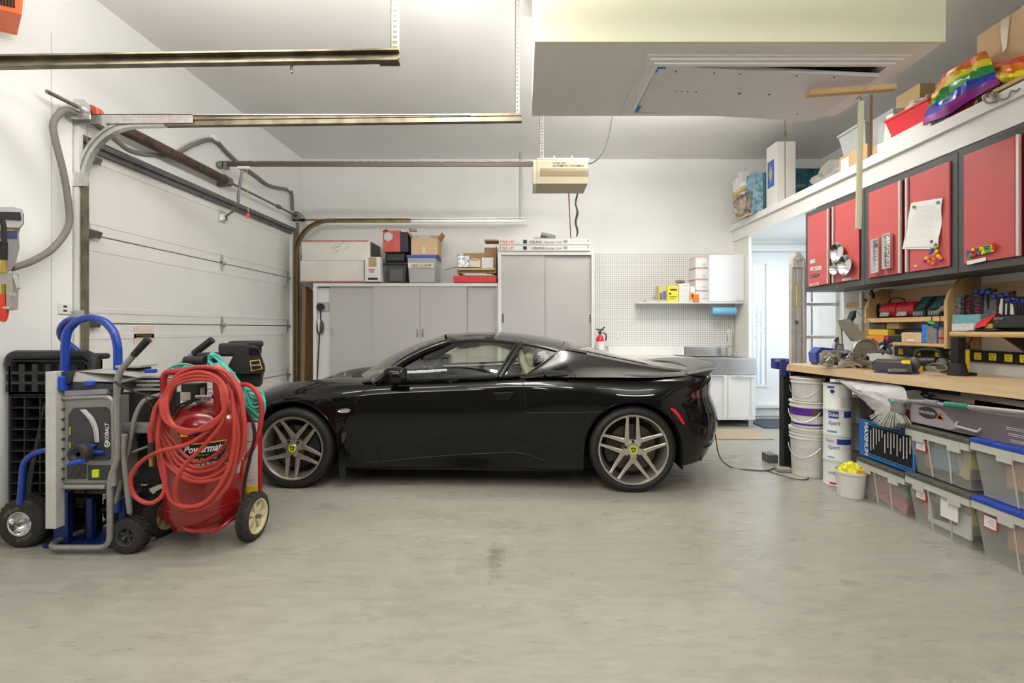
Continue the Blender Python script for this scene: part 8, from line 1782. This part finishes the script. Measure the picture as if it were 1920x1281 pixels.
# bags at the far end
t=thing('plastic_bag','bulging white plastic bag at the far end of the ledge','bag',(2.97,6.0,zL)); 
w=MB(); crumple(w,(P(1400,0,6.0).x,6.0,zat(345,6.0)),.2,(.78,.7,.95),21,.4,34,22,2.2); w.build('bag_body',t,mat('bag_white_film',(.72,.70,.68),.3),True)
MB().box((2.86,5.95,zat(345,6)+.12),(2.90,6.05,zat(345,6)+.2),rot=(0,.5,.3)).build('red_print',t,mat('faded_red'),True) if False else None
t=thing('brown_paper_bag','brown-edged clear bag of twigs hanging over the ledge end','bag',(2.9,5.85,zL)); w=MB(); crumple(w,(P(1396,0,5.85).x,5.85,zat(388,5.85)),.155,(.75,.7,1.0),31,.35,30,18,3); w.v=[Vector((v.x,v.y,max(v.z,zL))) for v in w.v]; w.build('bag_body',t,mat('bag_twigs',(.33,.26,.2),.5,noise=.7,nscale=22),True)
w=MB(); w.tube([P(1375,368,5.75),P(1392,355,5.72),P(1398,352,5.72)],[.02,.03,.02],n=7,smooth_pts=3); w.tube([P(1383,412,5.72),P(1400,404,5.7),P(1412,400,5.7)],[.01,.016,.01],n=7,smooth_pts=3); w.build('paper_edge',t,mat('kraft',(.45,.30,.12),.7),True)
t=ub_('flat_blue_carton','pale blue patterned flat carton between the bags and the tall white carton','box',P(1413,0,5.7).x,P(1431,0,5.7).x,5.7,5.95,zat(322,5.7)-zL,mat('carton_skyprint',(.28,.45,.56),.6,noise=.7,nscale=18))
MB().box((P(1431,0,5.7).x+.001,5.66,zL),(P(1437,0,5.66).x,5.72,zat(325,5.7))).build('dark_spine',t,mat('spine_teal',(.05,.16,.2),.6,noise=.6,nscale=20),True)
# things nearer the camera
def py2(px,X): return FPX*X/(px-VX)
# clear bag
t=thing('clear_bag','limp clear plastic bag lying on the ledge beyond the cream pole','bag',(3.1,4.6,zL)); w=MB(); crumple(w,(3.12,4.65,zL+.10),.22,(.7,1.2,.75),41,.4,30,18,2.4); w.v=[Vector((v.x,v.y,max(v.z,zL))) for v in w.v]; w.build('bag_body',t,mat('bag_clear_grey',(.55,.54,.5),.25,alpha=.55),True)
t=ub_('brown_carton','small brown carton with white label behind the cream pole','box',2.92,3.15,3.98,4.33,.17,cardboard); MB().box((2.917,4.2,zL+.04),(2.92,4.3,zL+.14)).build('white_label',t,paper,True)
t=thing('clear_jug_bin','stack of clear frosted plastic bins above the brown carton','storage bin',(3.05,4.1,zL+.17)); z0=zL+.172; w=MB(); w.hexa([(2.96,4.05,z0),(3.2,4.05,z0),(3.2,4.32,z0),(2.96,4.32,z0)],[(2.93,4.02,z0+.21),(3.23,4.02,z0+.21),(3.23,4.36,z0+.21),(2.93,4.36,z0+.21)]); w.build('tub',t,mat('frosted',(.55,.58,.56),.3,alpha=.75),True); MB().box((2.92,4.01,z0+.19),(3.24,4.37,z0+.215),bev=.008).build('rim',t,mat('frosted'),True)
t=thing('clear_drawer_unit','tall clear plastic container with white contents left of the red bin','container',(3.05,3.85,zL)); w=MB(); w.box((2.95,3.74,zL+.12),(3.2,3.97,zL+.36),bev=.01); w.build('shell',t,mat('frosted2',(.55,.57,.6),.15,alpha=.6),True); MB().box((2.98,3.77,zL+.13),(3.17,3.94,zL+.30)).build('contents',t,paper,True)
t=ub_('brown_carton','second brown carton tucked under the white flat carton','box',2.93,3.15,3.80,3.96,.115,cardboard)
t=ub_('white_flat_carton','long flat white carton under the red bin at the ledge edge','box',2.87,3.2,3.30,3.80,.085,mat('white_carton'))
# red bin
rbn=thing('red_bin','bright red open plastic bin heaped with clear bags on the ledge','bin',(3.05,3.5,zL+.09)); z0=zL+.087; ya,yb=3.72,3.32
w=MB(); b4=[Vector(v) for v in ((2.91,yb+.03,z0),(3.17,yb+.03,z0),(3.17,ya-.03,z0),(2.91,ya-.03,z0))]; t4=[Vector(v) for v in ((2.87,yb,z0+.135),(3.21,yb,z0+.135),(3.21,ya,z0+.15),(2.87,ya,z0+.15))]
w.add(b4+t4,[(0,3,2,1),(0,1,5,4),(1,2,6,5),(2,3,7,6),(3,0,4,7)]); w.tube(t4,.010,n=6,closed=True); w.build('tub',rbn,mat('bin_red',(.62,.03,.04),.3),True)
w=MB(); crumple(w,(3.04,3.5,z0+.16),.14,(.9,1.1,.55),51,.45,30,18,3); w.build('clear_bags',rbn,mat('bags_clear',(.62,.6,.56),.2,alpha=.8),True)
w=MB(); w.box((2.93,3.735,z0+.02),(3.08,3.80,z0+.22),rot=(.15,0,.1)); one('white_paper_roll','white folded papers standing between the clear container and the red bin','papers',w,paper)
t=ub_('black_toolset_box','black box with white lettering left of the large brown carton','box',3.30,3.5,4.17,4.55,.55,mat('box_black_gloss',(.015,.015,.016),.3)); text(None,'ToolMaster',t,(3.298,4.5,zL+.44),(0,-1,0),(0,0,1),.05,paper,w=.27)
MB().lathe([(0,-.002),(.03,-.002),(.03,0)],(3.38,4.168,zL+.5),(0,1,0),18).build('dark_red_disc',t,mat('disc_red',(.25,.02,.03),.4),True)
t=ub_('brown_carton','large brown carton standing behind the red bin','box',3.30,3.43,3.90,4.15,.64,mat('carton_tan',(.50,.36,.17),.8,noise=.08,nscale=6)); MB().box((3.297,4.0,zL+.40),(3.30,4.05,zL+.48)).build('print',t,mat('kraft_dark',(.32,.22,.1),.8),True)
ub_('grey_carton','dark carton edge behind the rainbow bag','box',3.35,3.6,3.45,3.7,.50,mat('carton_grey2',(.2,.19,.17),.7))
# rainbow bags
cols_=[(.72,.03,.02),(.80,.24,.01),(.85,.72,.02),(.02,.30,.06),(.02,.05,.45),(.28,.03,.28)]
def rainbow(name,label,pts,nrm,seed,reps=6):
    """pts: four corners TL,TR,BR,BL; stripes follow the top edge"""
    t=thing(name,label,'bag',(pts[3]+pts[2])/2); n=20
    TL,TR,BR,BL=pts
    for k in range(reps):
        w=MB()
        for sg in (-1,1):
            rows=[]
            for j in range(4):
                v=(k+j/3)/reps; row=[]
                for i in range(n+1):
                    u=i/n; p=TL.lerp(TR,u).lerp(BL.lerp(BR,u),v); e=math.sin(math.pi*u)**.6*math.sin(math.pi*min(1,v*.97+.015))**.6
                    p=p+(TL-TR).normalized()*(.045*math.sin(math.pi*v)*(1-u)**2); wob=.05*pnoise(Vector((u*5,v*4,seed)))+.022*pnoise(Vector((u*14,v*11,seed+3)))
                    row.append(p+nrm*(sg*.075*e+wob*e*1.2)+Vector((0,0,.035*pnoise(Vector((u*2.2,v*1.5,seed))) )))
                rows.append(row)
            w.grid(rows)
        nm=['red_stripe','orange_stripe','yellow_stripe','green_stripe','blue_stripe','purple_stripe'][k]
        w.build(nm,t,mat('rainbow_'+nm,cols_[k],.22,coat=.6),True)
    return t
R_=lambda px,py,X: PX(px,py,X)
rainbow('rainbow_bag','shiny rainbow-striped bag bulging over the ledge edge beside the red bin',[R_(1768,140,2.95),R_(1848,93,2.92),R_(1875,156,2.86),R_(1730,240,2.86)],Vector((-.9,-.4,0)).normalized(),2)
rainbow('rainbow_bag','second rainbow-striped bag at the right edge, below the large carton',[R_(1856,116,2.96),R_(1985,96,2.96),R_(1990,190,2.92),R_(1872,158,2.92)],Vector((-.9,-.4,0)).normalized(),7,4)
t=ub_('brown_carton','largest pale brown carton at the top right photo edge','box',3.0,3.6,2.30,3.10,.53,mat('carton_pale_big',(.72,.52,.30),.8,noise=.06,nscale=4))
MB().prism([PX(1879,36,2.995),PX(1894,32,2.995),PX(1888,90,2.995),PX(1881,98,2.995),PX(1876,60,2.995)],(-.003,0,0)).build('clear_tape',t,mat('tape_clear',(.62,.52,.36),.15),True)
ub_('brown_carton','small brown carton lying on top of the largest pale carton','box',3.15,3.6,2.75,2.97,.10,cardboard_l,z=zL+.532); ub_('brown_carton','narrow brown carton cut by the top right corner, on the largest carton','box',3.05,3.5,2.33,2.62,.16,cardboard_l,z=zL+.532)
one('mesh_basket','dark mesh item between the two cartons on top of the largest carton','basket',MB().box((3.1,2.64,zL+.533),(3.4,2.74,zL+.70),bev=.01),mat('mesh_dark',(.12,.11,.10),.6,noise=.7,nscale=50))
one('wood_strip','thin wooden strip lying along the ledge edge under the second rainbow bag','strip',MB().box((2.835,1.8,zL+.0135),(2.86,2.83,zL+.035)),pine_y)
# wire hooks on the ledge edge
t=thing('wire_hanger','bent grey steel wire hanger hanging over the ledge edge at right','wire',(2.81,2.8,2.62)); hx=2.808
w=MB(); w.tube([PX(1862,181,hx),PX(1852,177,hx),PX(1844,180,hx),PX(1845,188,hx),PX(1853,193,hx),PX(1867,190,hx),PX(1872,183,hx),PX(1866,172,hx),PX(1862,180,hx),PX(1866,186,hx)],.006,n=7,smooth_pts=5); w.tube([PX(1863,172,hx),PX(1866,184,hx),PX(1880,186,hx),PX(1890,182,hx),PX(1896,171,hx),PX(1904,171,hx),PX(1912,166,hx)],.006,n=7,smooth_pts=5); w.build('wire',t,mat('wire_grey',(.30,.29,.26),.4,.7),True)
MB().ball(PX(1852,178,hx),.012).build('red_bead',t,mat('face_brown'),True)
one('spare_wood_block','small tan wood block on the ledge edge beside the wire hanger','block',MB().box((2.84,2.83,zL+.001),(2.90,2.90,zL+.03)),pine_y)
